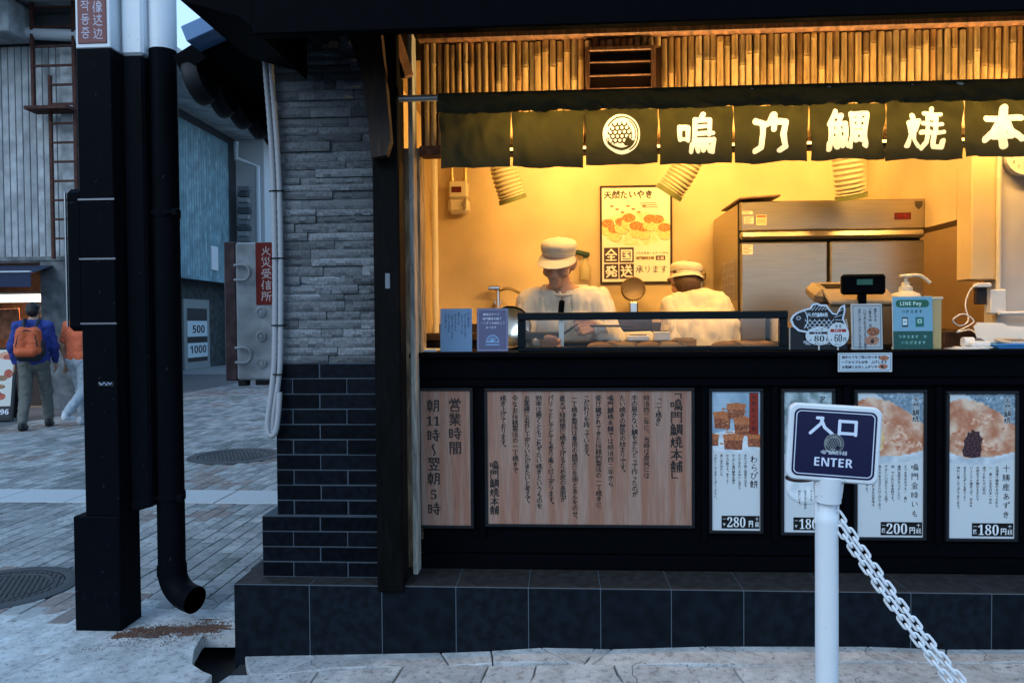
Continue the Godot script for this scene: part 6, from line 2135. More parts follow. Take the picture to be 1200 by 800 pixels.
func cane(foot: Vector3, h: float, r: float) -> Geo:
	var prof := []
	var y := 0.0
	var next := rr(0.03, 0.22)
	prof.append(Vector2(r, 0.0))
	while next < h - 0.02:
		prof.append(Vector2(r * 0.97, next - 0.010))
		prof.append(Vector2(r * 1.12, next - 0.004))
		prof.append(Vector2(r * 0.92, next - 0.0005))
		prof.append(Vector2(r * 0.92, next + 0.0005))
		prof.append(Vector2(r * 1.10, next + 0.005))
		prof.append(Vector2(r, next + 0.012))
		next += rr(0.20, 0.34)
	prof.append(Vector2(r, h))
	var g := Geo.new()
	g.lathe(prof, 9, Transform3D(Basis(Vector3.UP, rr(0, 1)) * Basis(Vector3(0, 0, 1), rr(-0.006, 0.006)), foot))
	return g

func cedar(w: int, h: int, sd: int) -> Image:
	var im := blank(w, h, Color(0.6, 0.45, 0.37))
	var f := FastNoiseLite.new()
	f.seed = sd
	f.frequency = 1.0
	f.fractal_octaves = 3
	for y in h:
		for x in w:
			var a := x * 0.011 + 0.03 * f.get_noise_2d(y * 0.002, x * 0.004)
			var band := f.get_noise_2d(a * 1.3, y * 0.0006)
			var fine := f.get_noise_2d(a * 14.0, y * 0.006)
			im.set_pixel(x, y, Color(0.65, 0.52, 0.455).lerp(Color(0.61, 0.42, 0.335), clampf(band * 1.5 + 0.45, 0, 1)).darkened(clampf(0.05 - fine * 0.14, 0, 0.2)))
	return im

# an uneven round patch
func blob(c: Vector2, r: Vector2, rough: float, m := 30) -> PackedVector2Array:
	var p := PackedVector2Array()
	for i in m:
		var a := TAU * i / m
		p.append(c + Vector2(cos(a), sin(a)) * r * (1.0 + rr(-rough, rough) + rough * sin(a * 3.0 + c.x)))
	return p

func soften(im: Image, h: int, by: int) -> void:
	var part_of := im.get_region(Rect2i(0, 0, im.get_width(), h))
	part_of.resize(im.get_width() / by, h / by, Image.INTERPOLATE_BILINEAR)
	part_of.resize(im.get_width(), h, Image.INTERPOLATE_CUBIC)
	im.blit_rect(part_of, Rect2i(0, 0, im.get_width(), h), Vector2i.ZERO)

func poster(w: int, h: int, kind: int, title: String, price: String) -> Image:
	var im := blank(w, h, Color(0.80, 0.82, 0.83))
	var split := h * (0.47 if kind > 1 else 0.42)
	var dark := Color(0.05, 0.05, 0.06)
	if kind > 1:
		mottle(im, PackedVector2Array([Vector2(w * 0.25, 0), Vector2(w, 0), Vector2(w, h * 0.24)]), Color(0.38, 0.47, 0.54), Color(0.62, 0.69, 0.73), 0.12, 4)
		for k in 40:
			var p := Vector2(rr(w * 0.4, w), rr(0, h * 0.2))
			if p.y < (p.x - w * 0.3) * 0.42:
				dab(im, p, p + Vector2(9, 1), 5, 4, Color(0.78, 0.84, 0.88))
		mottle(im, disc(Vector2(w * 0.40, h * 0.36), Vector2(w * 0.78, h * 0.13)), Color(0.70, 0.74, 0.77), Color(0.86, 0.88, 0.9), 0.01, 8)
		mottle(im, PackedVector2Array([Vector2(0, h * 0.06), Vector2(w * 0.18, h * 0.03), Vector2(w * 0.5, h * 0.06), Vector2(w * 0.82, h * 0.15), Vector2(w, h * 0.22), Vector2(w, h * 0.40), Vector2(w * 0.7, h * 0.43), Vector2(w * 0.25, h * 0.445), Vector2(0, h * 0.40)]), Color(0.74, 0.46, 0.33), Color(0.90, 0.78, 0.68), 0.007, 21 + kind)
		for k in 22:
			var c := Vector2(rr(0.05, 0.95) * w, rr(0.12, 0.40) * h)
			if c.y > h * (0.06 + 0.16 * c.x / w):
				mottle(im, blob(c, Vector2(rr(0.03, 0.12) * w, rr(0.010, 0.03) * h), 0.3, 16), Color(0.74, 0.44, 0.31), Color(0.93, 0.80, 0.70), 0.03, k)
		for k in 6:
			dab(im, Vector2(w * (0.10 + 0.13 * k), h * (0.08 + 0.01 * k)), Vector2(w * (0.15 + 0.14 * k), h * (0.15 + 0.02 * k)), 8, 3, Color(0.82, 0.60, 0.50, 0.7))
		if kind == 2:
			mottle(im, blob(Vector2(w * 0.22, h * 0.33), Vector2(w * 0.2, h * 0.09), 0.12), Color(0.84, 0.66, 0.40), Color(0.90, 0.80, 0.62), 0.03, 5)
		soften(im, int(split), 9)
		if kind == 3:
			var pile := PackedVector2Array()
			for e in [[0.22, 0.43], [0.20, 0.39], [0.24, 0.355], [0.23, 0.32], [0.28, 0.29], [0.29, 0.255], [0.33, 0.27], [0.36, 0.24], [0.40, 0.262], [0.46, 0.258], [0.47, 0.29], [0.51, 0.31], [0.49, 0.345], [0.51, 0.38], [0.48, 0.41], [0.48, 0.435], [0.35, 0.442]]:
				pile.append(Vector2(e[0] * w + rr(-3, 3), e[1] * h + rr(-3, 3)))
			mottle(im, pile, Color(0.12, 0.07, 0.08), Color(0.40, 0.25, 0.27), 0.07, 6)
			soften(im, int(split), 2)
		for k in 2:
			column(im, "天然鯛焼", w * 0.885, h * 0.025, 36, 36.5, 0.20 if k == 0 else 0.10, Color(0.88, 0.9, 0.9) if k == 0 else dark, 0.1)
	elif kind == 0:
		mottle(im, PackedVector2Array([Vector2(0, 0), Vector2(w, 0), Vector2(w, h * 0.36), Vector2(0, h * 0.42)]), Color(0.52, 0.62, 0.70), Color(0.66, 0.74, 0.80), 0.006, 2)
		mottle(im, disc(Vector2(w * 0.5, h * 0.36), Vector2(w * 0.7, h * 0.08)), Color(0.76, 0.80, 0.83), Color(0.88, 0.9, 0.91), 0.01, 3)
		for e in [[0.02, 0.14, 0.40, 0.13], [0.30, 0.08, 0.42, 0.12], [0.44, 0.18, 0.44, 0.14], [-0.1, 0.30, 0.26, 0.09], [0.22, 0.30, 0.46, 0.12], [0.72, 0.30, 0.36, 0.10]]:
			var x: float = e[0] * w
			var y: float = e[1] * h
			var ww: float = e[2] * w
			var hh: float = e[3] * h
			mottle(im, PackedVector2Array([Vector2(x, y + 8), Vector2(x + ww * 0.5, y), Vector2(x + ww, y + 10), Vector2(x + ww * 0.9, y + hh * 0.45), Vector2(x + ww * 0.08, y + hh * 0.4)]), Color(0.66, 0.36, 0.20), Color(0.80, 0.50, 0.32), 0.05, int(x) + 9)
			mottle(im, PackedVector2Array([Vector2(x + ww * 0.06, y + hh * 0.4), Vector2(x + ww * 0.92, y + hh * 0.44), Vector2(x + ww * 0.88, y + hh), Vector2(x + ww * 0.1, y + hh * 0.96)]), Color(0.46, 0.23, 0.14), Color(0.66, 0.40, 0.28), 0.05, int(y))
		for k in 30:
			mottle(im, blob(Vector2(rr(0.05, 0.9) * w, rr(0.12, 0.38) * h), Vector2(rr(6, 16), rr(3, 8)), 0.3, 12), Color(0.60, 0.34, 0.20, 0.5), Color(0.80, 0.54, 0.38), 0.06, k)
		soften(im, int(split), 3)
		rect(im, w * 0.78, h * 0.01, w * 0.19, h * 0.30, Color(0.30, 0.10, 0.06))
		rect(im, w * 0.79, h * 0.014, w * 0.17, h * 0.292, Color(0.56, 0.16, 0.08))
		column(im, "天然わらび餅", w * 0.875, h * 0.025, 28, 36, 0.09, Color(0.2, 0.05, 0.03))
	else:
		mottle(im, PackedVector2Array([Vector2(0, 0), Vector2(w, 0), Vector2(w, h * 0.44), Vector2(0, h * 0.44)]), Color(0.42, 0.50, 0.50), Color(0.70, 0.76, 0.78), 0.012, 2)
		mottle(im, disc(Vector2(w * 0.3, h * 0.30), Vector2(w * 0.24, h * 0.2)), Color(0.74, 0.78, 0.80), Color(0.9, 0.92, 0.93), 0.01, 3)
		mottle(im, disc(Vector2(w * 0.48, h * 0.66), Vector2(w * 0.44, h * 0.12)), Color(0.80, 0.83, 0.85), Color(0.92, 0.93, 0.94), 0.01, 3)
		mottle(im, disc(Vector2(w * 0.36, h * 0.61), Vector2(w * 0.34, h * 0.035)), Color(0.10, 0.06, 0.06), Color(0.28, 0.18, 0.16), 0.08, 5)
		arc(im, Vector2(w * 0.5, h * 0.70), Vector2(w * 0.44, h * 0.10), 0.2, 2.9, 3, Color(0.5, 0.56, 0.6))
		column(im, "アイス", w * 0.80, h * 0.03, 40, 46, 0.10, dark, 0.3)
		column(im, "天然鯛焼", w * 0.08, h * 0.16, 12, 14, 0.1, dark)
	# title and small print
	var ts: float = 40.0 if kind > 1 else 44.0
	column(im, title, w * 0.875, h * (0.49 if kind > 1 else 0.46), ts, (h * 0.385) / maxf(title.length(), 4.0) * (1.0 if kind > 1 else 0.62), 0.085, dark, 0.4)
	var small: Array = [
		["本わらび餅と国産の大豆を", "大山と手作りの味にしあげて", "仕上げた鳴門鯛焼本舗の", "わらび餅です。香りよく", "高い品の味わいを", "つめたくしてお召し上がりください。"],
		["北海道あずきと", "アイスを", "はさんだ天然の", "味わいです。"],
		["さつま芋の中でも一番高い", "鳴門金時芋をつぶしたに", "地方でとれた本金時です。", "やさしい口当たりと上品で", "高みのある甘さに仕上げており、", "口に広がる生の香味は", "のものです。"],
		["北海道十勝産の手作りされた", "一番高い小豆を日本一水の", "地でとれた大山史の", "天然水で手間ひまかけて", "じっくりと焼き上げ、甘みを", "おさえながらも香りよく", "味わい高く仕上げております。"]][kind]
	for i in small.size():
		var s: String = small[i]
		var sz: float = 17.0 if kind > 1 else 15.0
		column(im, s, w * (0.735 if kind > 1 else 0.70) - i * w * (0.098 if kind > 1 else 0.125), h * (0.50 if kind > 1 else (0.45 if kind == 0 else 0.70)) + (h * 0.07 if kind == 2 and i > 4 else 0.0), sz, minf(sz * 1.05, h * 0.36 / s.length()), 0.10, dark, 0.2)
	# price box
	var bx := w * (0.36 if kind > 1 else 0.20)
	rect(im, bx, h * 0.895, w - bx - w * 0.01, h * 0.093, Color(0.03, 0.03, 0.035))
	var lw := Color(0.92, 0.93, 0.94)
	ink(im, "一", Vector2(bx + 6, h * 0.905), Vector2(20, 20), 0.12, lw)
	ink(im, "匹" if kind > 1 else "ヶ", Vector2(bx + 6, h * 0.938), Vector2(20, 26), 0.12, lw)
	latin(im, price, "Droid Serif", 700, bx + 30, h * 0.976, h * 0.10, lw, 0.86 if kind > 1 else 0.80)
	ink(im, "円", Vector2(w * 0.79 if kind > 1 else w * 0.76, h * 0.926), Vector2(w * 0.10, h * 0.05), 0.12, lw)
	ink(im, "十", Vector2(w * 0.905, h * 0.905), Vector2(w * 0.06, h * 0.025), 0.14, lw)
	ink(im, "税", Vector2(w * 0.90, h * 0.936), Vector2(w * 0.075, h * 0.04), 0.09, lw)
	return im

func build_noren() -> void:
	var bp := black_paint()
	solo("curtain_rod", tube_geo([Vector3(-0.72, 2.392, -3.30), Vector3(3.3, 2.392, -3.30)], 0.014, 14), mat("bare steel rod", lin(0.55, 0.53, 0.50), 0.35, null, 1, 0, 0.8), "bare metal rod that carries the short curtain", "rod")
	var nr := thing("noren_curtain", "short split cloth curtain with a white fish crest and large white characters", "curtain", Vector3(0.9, 2.09, -3.3))
	var cloth := Color(0.215, 0.198, 0.095)
	var base := StandardMaterial3D.new()
	base.resource_name = "dyed cotton"
	base.roughness = 0.95
	base.albedo_texture = ImageTexture.create_from_image(blank(8, 8, cloth))
	base.backlight_enabled = true
	base.backlight = Color(0.72, 0.72, 0.72)
	base.heightmap_enabled = true
	base.heightmap_texture = tex["weave"]
	base.heightmap_scale = 0.04
	base.uv1_scale = Vector3(4, 4, 1)
	var f := FastNoiseLite.new()
	f.seed = 12
	f.frequency = 1.0
	f.fractal_octaves = 3
	var w := 0.3115
	for i in 11:
		var x0 := -0.505 + i * w
		var m: StandardMaterial3D = base
		if i >= 2 and i <= 7:
			var im := blank(320, 240, cloth)
			var white := Color(0.92, 0.90, 0.84)
			if i == 2:
				crest(im, Vector2(160, 110), 84, white, cloth)
			else:
				var ch: String = ["鳴", "门", "鯛", "焼", "本", "舗"][i - 3]
				ink(im, ch, Vector2(78, 28), Vector2(172, 172), 0.125 if i != 4 and i != 7 else [0.15, 0.18][int(i == 7)], white, 0.25)
			m = base.duplicate()
			m.resource_name = "printed cotton %d" % i
			m.albedo_texture = ImageTexture.create_from_image(im)
			m.uv1_scale = Vector3.ONE
			m.heightmap_enabled = false
			m.texture_repeat = false
		var g := Geo.new()
		var nx := 26
		var ny := 18
		var top := 2.325
		var bot := 2.088 - 0.003 * sin(i * 2.3)
		var ids := []
		for j in ny + 1:
			var r := []
			for k in nx + 1:
				var u := float(k) / nx
				var v := float(j) / ny
				var dl := Vector2(u, v * 0.8).length()
				var dr := Vector2(1.0 - u, v * 0.8).length()
				var z := 0.014 * sin(u * 9.0 + i * 1.9) * v + 0.022 * f.get_noise_2d(u * 3.2 + i * 5.0, v * 1.6)
				z += 0.010 * sin(dl * 16.0 + i) * exp(-dl * 2.2) + 0.010 * sin(dr * 15.0 + 2.0 * i) * exp(-dr * 2.2)
				z += 0.010 * v * v * sin(i * 2.7 + u * 2.0)
				var gap := 0.0012 + 0.0045 * smoothstep(0.05, 0.5, v)
				var p := Vector3(lerpf(x0 + gap, x0 + w - gap, u), lerpf(top, bot + 0.002 * sin(u * 5.0 + i), v), -3.297 + z)
				r.append(g.vert(p, Vector3.BACK, Vector2(u, v)))
			ids.append(r)
		for j in ny:
			for k in nx:
				var a: int = ids[j][k]
				var b: int = ids[j][k + 1]
				var c: int = ids[j + 1][k + 1]
				var d: int = ids[j + 1][k]
				g.ix.append_array([a, b, c, a, c, d])
		smooth(g)
		part(nr, "panel", g, m)
	# gathered heading wrapped over the rod
	var hd := Geo.new()
	var cols := 420
	var prof := [[-0.014, -0.012], [-0.010, 0.012], [0.002, 0.019], [0.014, 0.012], [0.021, 0.0], [0.027, -0.014], [0.032, -0.032], [0.033, -0.050], [0.027, -0.063], [0.012, -0.072]]
	var rows := []
	for j in prof.size():
		var r := []
		for k in cols + 1:
			var u := float(k) / cols
			var x := lerpf(-0.506, 2.92, u)
			var t := float(j) / (prof.size() - 1)
			var wr := f.get_noise_2d(x * 9.0 - t * 1.6, t * 1.2 + 30.0) * 0.045 * smoothstep(0.25, 0.7, t)
			wr += 0.008 * sin(x * 31.0 - t * 5.0 + 3.0 * f.get_noise_2d(x * 3.0, 60.0)) * smoothstep(0.4, 0.9, t)
			r.append(hd.vert(Vector3(x, 2.392 + prof[j][1] + 0.004 * f.get_noise_2d(x * 5.0, 9.0) * t, -3.30 + prof[j][0] + maxf(wr, -0.012)), Vector3.BACK, Vector2(u * 12.0, t)))
		rows.append(r)
	for j in prof.size() - 1:
		for k in cols:
			hd.ix.append_array([rows[j][k], rows[j][k + 1], rows[j + 1][k + 1], rows[j][k], rows[j + 1][k + 1], rows[j + 1][k]])
	smooth(hd)
	var thick: StandardMaterial3D = base.duplicate()
	thick.resource_name = "doubled cotton"
	thick.backlight = Color(0.2, 0.2, 0.2)
	part(nr, "heading", hd, thick)

func smooth(g: Geo) -> void:
	for i in g.n.size():
		g.n[i] = Vector3.ZERO
	for i in range(0, g.ix.size(), 3):
		var c := (g.v[g.ix[i + 2]] - g.v[g.ix[i]]).cross(g.v[g.ix[i + 1]] - g.v[g.ix[i]])
		for k in 3:
			g.n[g.ix[i + k]] += c
	for i in g.n.size():
		g.n[i] = g.n[i].normalized()

# a flat card with a print on its street side
func card(called: String, label: String, category: String, x0: float, x1: float, y0: float, y1: float, z: float, im: Image, edge: Material, lean := 0.12, group := "") -> Node3D:
	var t := thing(called, label, category, Vector3((x0 + x1) * 0.5, y0, z), group)
	var q := Basis(Vector3.RIGHT, -lean)
	var h := y1 - y0
	var o := Vector3((x0 + x1) * 0.5, y0, z)
	part(t, "board", box_geo(o + q * Vector3(0, h * 0.5, -0.003), Vector3(x1 - x0, h, 0.005), 0.001, q), edge)
	var g := Geo.new()
	var hw := (x1 - x0) * 0.5 - 0.001
	g.quad(o + q * Vector3(-hw, h - 0.001, 0.0008), o + q * Vector3(hw, h - 0.001, 0.0008), o + q * Vector3(hw, 0.001, 0.0008), o + q * Vector3(-hw, 0.001, 0.0008), q * Vector3.BACK)
	part(t, "print", g, print_mat(called + " print %d" % mats.size(), im, 0.4))
	var b := Geo.new()
	b.box(o + Vector3(0, 0.004, -0.03), Vector3((x1 - x0) * 0.8, 0.008, 0.06), 0.001)
	part(t, "foot", b, edge)
	return t

func build_counter_things() -> void:
	var bp := black_paint()
	var acr := glass("acrylic", Color(0.75, 0.85, 0.92), 0.35, 0.05)
	var white := mat("white plastic", lin(0.72, 0.70, 0.66), 0.4)
	var top := 1.288
	# two upright notices at the near end
	var im := blank(192, 256, Color(0.42, 0.56, 0.70))
	for k in 8:
		column(im, ["たい焼きの味", "おいしいお召し上がり方", "手にとって一口で", "焼きたてを", "あたためてから", "お召し上がりください", "一日たったものは", "火であぶって"][k], 172 - k * 20, 22 + (k % 3) * 8, 14, 15, 0.11, Color(0.10, 0.16, 0.28))
	card("counter_notice", "pale blue notice with columns of writing standing on the counter", "notice", -0.560, -0.408, top, 1.494, -3.62, im, acr, 0.08)
	im = blank(192, 256, Color(0.36, 0.36, 0.50))
	rect(im, 6, 6, 180, 2, Color(0.75, 0.78, 0.85)); rect(im, 6, 248, 180, 2, Color(0.75, 0.78, 0.85)); rect(im, 6, 6, 2, 244, Color(0.75, 0.78, 0.85)); rect(im, 184, 6, 2, 244, Color(0.75, 0.78, 0.85))
	for k in 4:
		row(im, ["鯛焼はすべて", "鳴門鯛焼本舗で", "一丁ずつ手焼きして", "おります"][k], [38, 34, 22, 54][k], 28 + k * 26, 15, 17, 0.10, Color(0.86, 0.88, 0.94))
	arc(im, Vector2(96, 196), Vector2(36, 36), PI, TAU, 4, Color(0.55, 0.75, 0.92))
	dab(im, Vector2(56, 200), Vector2(136, 200), 5, 5, Color(0.55, 0.75, 0.92))
	dab(im, Vector2(56, 216), Vector2(136, 216), 5, 5, Color(0.55, 0.75, 0.92))
	for k in 6:
		dab(im, Vector2(96, 196), Vector2(96, 196) + Vector2(cos(PI + k * 0.5), sin(PI + k * 0.5)) * 30, 3, 3, Color(0.55, 0.75, 0.92))
	card("counter_notice", "violet framed notice with a pale blue emblem standing on the counter", "notice", -0.385, -0.235, top, 1.494, -3.62, im, acr, 0.08)
	# glazed display case
	var dc := thing("display_case", "low black framed glass display case on the counter", "display case", Vector3(0.43, top, -3.75))
	var cf := mat("black case metal", lin(0.006, 0.010, 0.013), 0.35)
	cf.metallic_specular = 0.22
	var x0 := -0.190
	var x1 := 1.057
	part(dc, "top_rail", span_geo(x0, x1, 1.434, 1.470, -3.64, -3.60, 0.004), cf)
	part(dc, "back_rail", span_geo(x0, x1, 1.445, 1.468, -3.90, -3.88, 0.004), cf)
	part(dc, "bottom_rail", span_geo(x0, x1, top, 1.306, -3.64, -3.60, 0.003), cf)
	part(dc, "back_bottom_rail", span_geo(x0, x1, top, 1.302, -3.90, -3.88, 0.003), cf)
	for x in [x0, x1 - 0.036]:
		part(dc, "front_post", span_geo(x, x + 0.036, 1.306, 1.434, -3.64, -3.605, 0.004), cf)
		part(dc, "back_post", span_geo(x + 0.008, x + 0.028, 1.302, 1.445, -3.90, -3.88, 0.002), cf)
		part(dc, "side_rail", span_geo(x, x + 0.02, 1.448, 1.468, -3.88, -3.64, 0.003), cf)
	var pane := glass("case glass", Color(0.12, 0.16, 0.16), 0.06, 0.02)
	part(dc, "front_pane", span_geo(x0 + 0.036, x1 - 0.036, 1.306, 1.434, -3.622, -3.618), pane)
	part(dc, "top_pane", span_geo(x0 + 0.02, x1 - 0.02, 1.4605, 1.4645, -3.88, -3.64), pane)
	for x in [x0 + 0.01, x1 - 0.014]:
		part(dc, "side_pane", span_geo(x, x + 0.004, 1.304, 1.447, -3.878, -3.642), pane)
	part(dc, "tray", span_geo(x0 + 0.03, x1 - 0.03, 1.290, 1.297, -3.875, -3.645, 0.002), mat("worn steel tray", lin(0.36, 0.32, 0.26), 0.4, tex["mottle"], 4.0, 0, 0.7))
	# fish-shaped cakes on the tray
	var bake := [mat("baked crust 0", lin(0.42, 0.20, 0.07), 0.7, tex["stone"], 9.0, 0.3), mat("baked crust 1", lin(0.50, 0.27, 0.11), 0.7, tex["stone"], 8.0, 0.3)]
	var i := 0
	for e in [[0.21, -3.72, 0.2], [0.33, -3.74, -0.1], [0.44, -3.71, 0.3], [0.54, -3.73, 0.0], [0.80, -3.72, 0.15], [0.91, -3.74, -0.2], [0.985, -3.71, 0.1], [0.27, -3.80, 0.5], [0.86, -3.80, 0.4]]:
		var ck := thing("fish_cake", ["golden fish-shaped cake on the tray beneath the cook", "golden fish-shaped cake at the price tags' end of the case"][1 if e[0] > 0.7 else 0], "cake", Vector3(e[0], 1.297, e[1]), "fish cakes in the display case" if e[0] < 0.7 else "fish cakes at the far end of the case")
		fish(ck, Vector3(e[0], 1.311, e[1]), e[2], bake[i % 2])
		i += 1
	# baking irons and the things round the cook
	var iron := mat("black cast iron", lin(0.015, 0.014, 0.013), 0.55, tex["speckle"], 6.0, 0.1, 0.3)
	var bi := thing("baking_iron", "black hinged baking iron with a long bar handle", "baking iron", Vector3(-0.02, 1.29, -3.99))
	part(bi, "plate", span_geo(-0.17, 0.02, 1.335, 1.375, -4.02, -3.93, 0.006), iron)
	part(bi, "hinge", span_geo(-0.175, -0.16, 1.325, 1.385, -4.0, -3.95, 0.004), iron)
	part(bi, "handle", tube_geo(curve([Vector3(0.02, 1.36, -3.975), Vector3(0.06, 1.385, -3.965), Vector3(0.09, 1.402, -3.955), Vector3(0.20, 1.404, -3.945), Vector3(0.38, 1.402, -3.945)]), 0.006), iron)
	var gs := thing("gas_griddle", "dark steel gas griddle under the baking irons", "griddle", Vector3(0.2, 0.6, -4.02))
	part(gs, "body", span_geo(-0.24, 0.62, 1.10, 1.325, -4.09, -3.985, 0.006), iron)
	part(gs, "stand", span_geo(-0.22, 0.60, 0.13, 1.10, -4.08, -3.99, 0.004), iron)
	var scr := thing("scraper", "black handled scraper standing upright before the cook", "scraper", Vector3(0.02, 1.33, -3.92))
	part(scr, "handle", box_geo(Vector3(0.018, 1.50, -3.915), Vector3(0.030, 0.075, 0.018), 0.008, Basis(Vector3(0, 0, 1), -0.1)), bp)
	part(scr, "blade", span_geo(0.004, 0.030, 1.3, 1.465, -3.918, -3.913), mat("chrome", lin(0.65, 0.62, 0.56), 0.18))
	var bag := Geo.new()
	bag.prism(PackedVector2Array([Vector2(0.30, 1.29), Vector2(0.345, 1.40), Vector2(0.36, 1.415), Vector2(0.53, 1.42), Vector2(0.545, 1.41), Vector2(0.60, 1.29)]), 0.12, Transform3D(Basis(Vector3.RIGHT, -0.2), Vector3(0.0, -0.02, -4.18)), 0.01)
	solo("paper_bag", bag, mat("cream paper", lin(0.66, 0.58, 0.42), 0.8, tex["plaster"], 3.0, 0.3), "cream paper sack standing beside the cook", "bag")
	var sq := Geo.new()
	sq.lathe([Vector2(0.001, 0), Vector2(0.032, 0), Vector2(0.034, 0.01), Vector2(0.034, 0.085), Vector2(0.016, 0.11), Vector2(0.010, 0.13), Vector2(0.004, 0.155), Vector2(0.001, 0.156)], 18, Transform3D(Basis(), Vector3(0.645, 1.255, -4.30)))
	solo("squeeze_bottle", sq, mat("cream plastic", lin(0.60, 0.54, 0.40), 0.45), "cream squeeze bottle beside the bending worker", "bottle")
	setting("work_shelf", span_geo(0.25, 0.74, 1.2, 1.254, -4.38, -4.10, 0.004), bp)
	for x in [1.135, 1.225]:
		var tin := Geo.new()
		tin.lathe([Vector2(0.001, 0), Vector2(0.036, 0), Vector2(0.036, 0.125), Vector2(0.033, 0.128), Vector2(0.001, 0.124)], 20, Transform3D(Basis(), Vector3(x, 1.288, -3.93)))
		solo("tall_tin", tin, mat("tin amber", lin(0.45, 0.28, 0.12), 0.35, null, 1, 0, 0.5), "tall amber tin behind the display case's end", "tin", "tall amber tins")
	solo("round_tray", ring_tray(), mat("chrome", lin(0.65, 0.62, 0.56), 0.18), "round steel tray leaning behind the violet notice", "tray")
	solo("flat_papers", span_geo(-0.66, -0.58, top, top + 0.012, -3.80, -3.62, 0.002), mat("white notice", lin(0.66, 0.68, 0.7), 0.7), "thin pile of papers at the jamb end of the counter", "papers")
	# packages and small things round the cook
	var tanc := mat("brown card", lin(0.30, 0.19, 0.10), 0.8)
	for e in [[0.62, 0.74, 1.254, 1.33, -4.20, "low brown carton behind the paper sack"], [0.36, 0.47, 1.325, 1.352, -4.03, "small white tray on the griddle's edge"], [0.50, 0.58, 1.325, 1.372, -4.05, "squat steel pot on the griddle's edge"]]:
		var bxx := thing("kitchen_box" if e[4] < -4.1 else "kitchen_tray", e[5], "container", Vector3(e[0], e[2], e[4]))
		part(bxx, "body", span_geo(e[0], e[1], e[2], e[3], e[4] - 0.04, e[4] + 0.04, 0.004), tanc if e[4] < -4.1 else white)
		part(bxx, "lid", span_geo(e[0] + 0.012, e[1] - 0.012, e[3], e[3] + 0.004, e[4] - 0.03, e[4] + 0.03, 0.001), bp)
	var cups := thing("cup_stack", "stack of cream paper cups on the back counter", "cups", Vector3(0.30, 1.36, -5.15))
	for k in 6:
		var cg := Geo.new()
		cg.lathe([Vector2(0.001, 0.0), Vector2(0.028, 0.0), Vector2(0.038, 0.09), Vector2(0.040, 0.092), Vector2(0.036, 0.09), Vector2(0.001, 0.004)], 20, Transform3D(Basis(), Vector3(0.30, 1.362 + k * 0.014, -5.15)))
		part(cups, "cup", cg, mat("cream paper", lin(0.66, 0.58, 0.42), 0.8))
	# till and customer display
	var reg := thing("cash_register", "bronze brown cash register with a raised black customer display", "cash register", Vector3(1.46, top, -3.85))
	var beige := mat("bronze till casing", lin(0.20, 0.145, 0.085), 0.35, null, 1, 0, 0.35)
	var body := Geo.new()
	body.prism(PackedVector2Array([Vector2(-0.36, 0.0), Vector2(0.0, 0.0), Vector2(0.0, 0.12), Vector2(-0.10, 0.23), Vector2(-0.16, 0.29), Vector2(-0.30, 0.30), Vector2(-0.36, 0.26)]), 0.40, Transform3D(Basis(Vector3.UP, -PI / 2), Vector3(1.26, top, -3.83)) * Transform3D(Basis(), Vector3(0, 0, 0)), 0.006)
	part(reg, "body", span_geo(1.265, 1.65, top, 1.50, -4.02, -3.75, 0.02), beige)
	part(reg, "hood", box_geo(Vector3(1.435, 1.555, -3.93), Vector3(0.35, 0.085, 0.20), 0.03, Basis(Vector3.RIGHT, 0.3)), beige)
	part(reg, "keypad", box_geo(Vector3(1.45, 1.535, -3.80), Vector3(0.31, 0.02, 0.13), 0.006, Basis(Vector3.RIGHT, 0.55)), mat("till keys", lin(0.30, 0.22, 0.13), 0.5))
	for k in 3:
		part(reg, "vent_slot", box_geo(Vector3(1.455, 1.602 - k * 0.0, -3.93 + 0.03 * k) + Vector3(0, -0.009 * k, 0), Vector3(0.28, 0.003, 0.008), 0.0, Basis(Vector3.RIGHT, 0.3)), bp)
	part(reg, "receipt_slot", span_geo(1.30, 1.42, 1.495, 1.503, -3.80, -3.775), bp)
	part(reg, "pole", span_geo(1.425, 1.46, 1.48, 1.56, -3.76, -3.73, 0.004), bp)
	part(reg, "customer_display", box_geo(Vector3(1.443, 1.592, -3.735), Vector3(0.195, 0.095, 0.045), 0.01, Basis(Vector3.UP, -0.08)), bp)
	part(reg, "display_window", box_geo(Vector3(1.443, 1.602, -3.7115), Vector3(0.07, 0.026, 0.002), 0.0, Basis(Vector3.UP, -0.08)), mat("green display", lin(0.02, 0.10, 0.07), 0.25))
	# fish-shaped price stand on a navy box
	var nv := mat("navy card", lin(0.008, 0.012, 0.035), 0.5)
	var fsn := thing("fish_sign", "fish-shaped black and white sign on a navy box with a beaded edge", "sign", Vector3(1.19, top, -3.62))
	var fim := blank(384, 256, Color(0.03, 0.04, 0.07))
	var fo := fish_outline(384, 256)
	var line := Color(0.80, 0.86, 0.92)
	for k in fo.size():
		dab(fim, fo[k], fo[(k + 1) % fo.size()], 16, 16, line)
	arc(fim, Vector2(58, 128), Vector2(13, 13), 0, TAU, 5, line)
	arc(fim, Vector2(60, 140), Vector2(60, 90), -0.9, 0.9, 6, line)
	for j in 4:
		for k in 6:
			arc(fim, Vector2(120 + k * 32 + 16 * (j % 2), 140 + j * 22), Vector2(16, 18), 0, PI, 4.5, line)
	row(fim, "天然鯛焼", 110, 84, 36, 37, 0.12, line)
	for k in 4:
		dab(fim, Vector2(300 + k * 4, 100 + k * 22), Vector2(356, 60 + k * 44), 5, 4, line)
	for k in 5:
		dab(fim, Vector2(150 + k * 22, 66 - k), Vector2(176 + k * 22, 30), 5, 3, line)
	var fg := Geo.new()
	var fp := PackedVector2Array()
	for p in fo:
		fp.append(Vector2(1.058 + p.x / 384.0 * 0.262, 1.512 - p.y / 256.0 * 0.155))
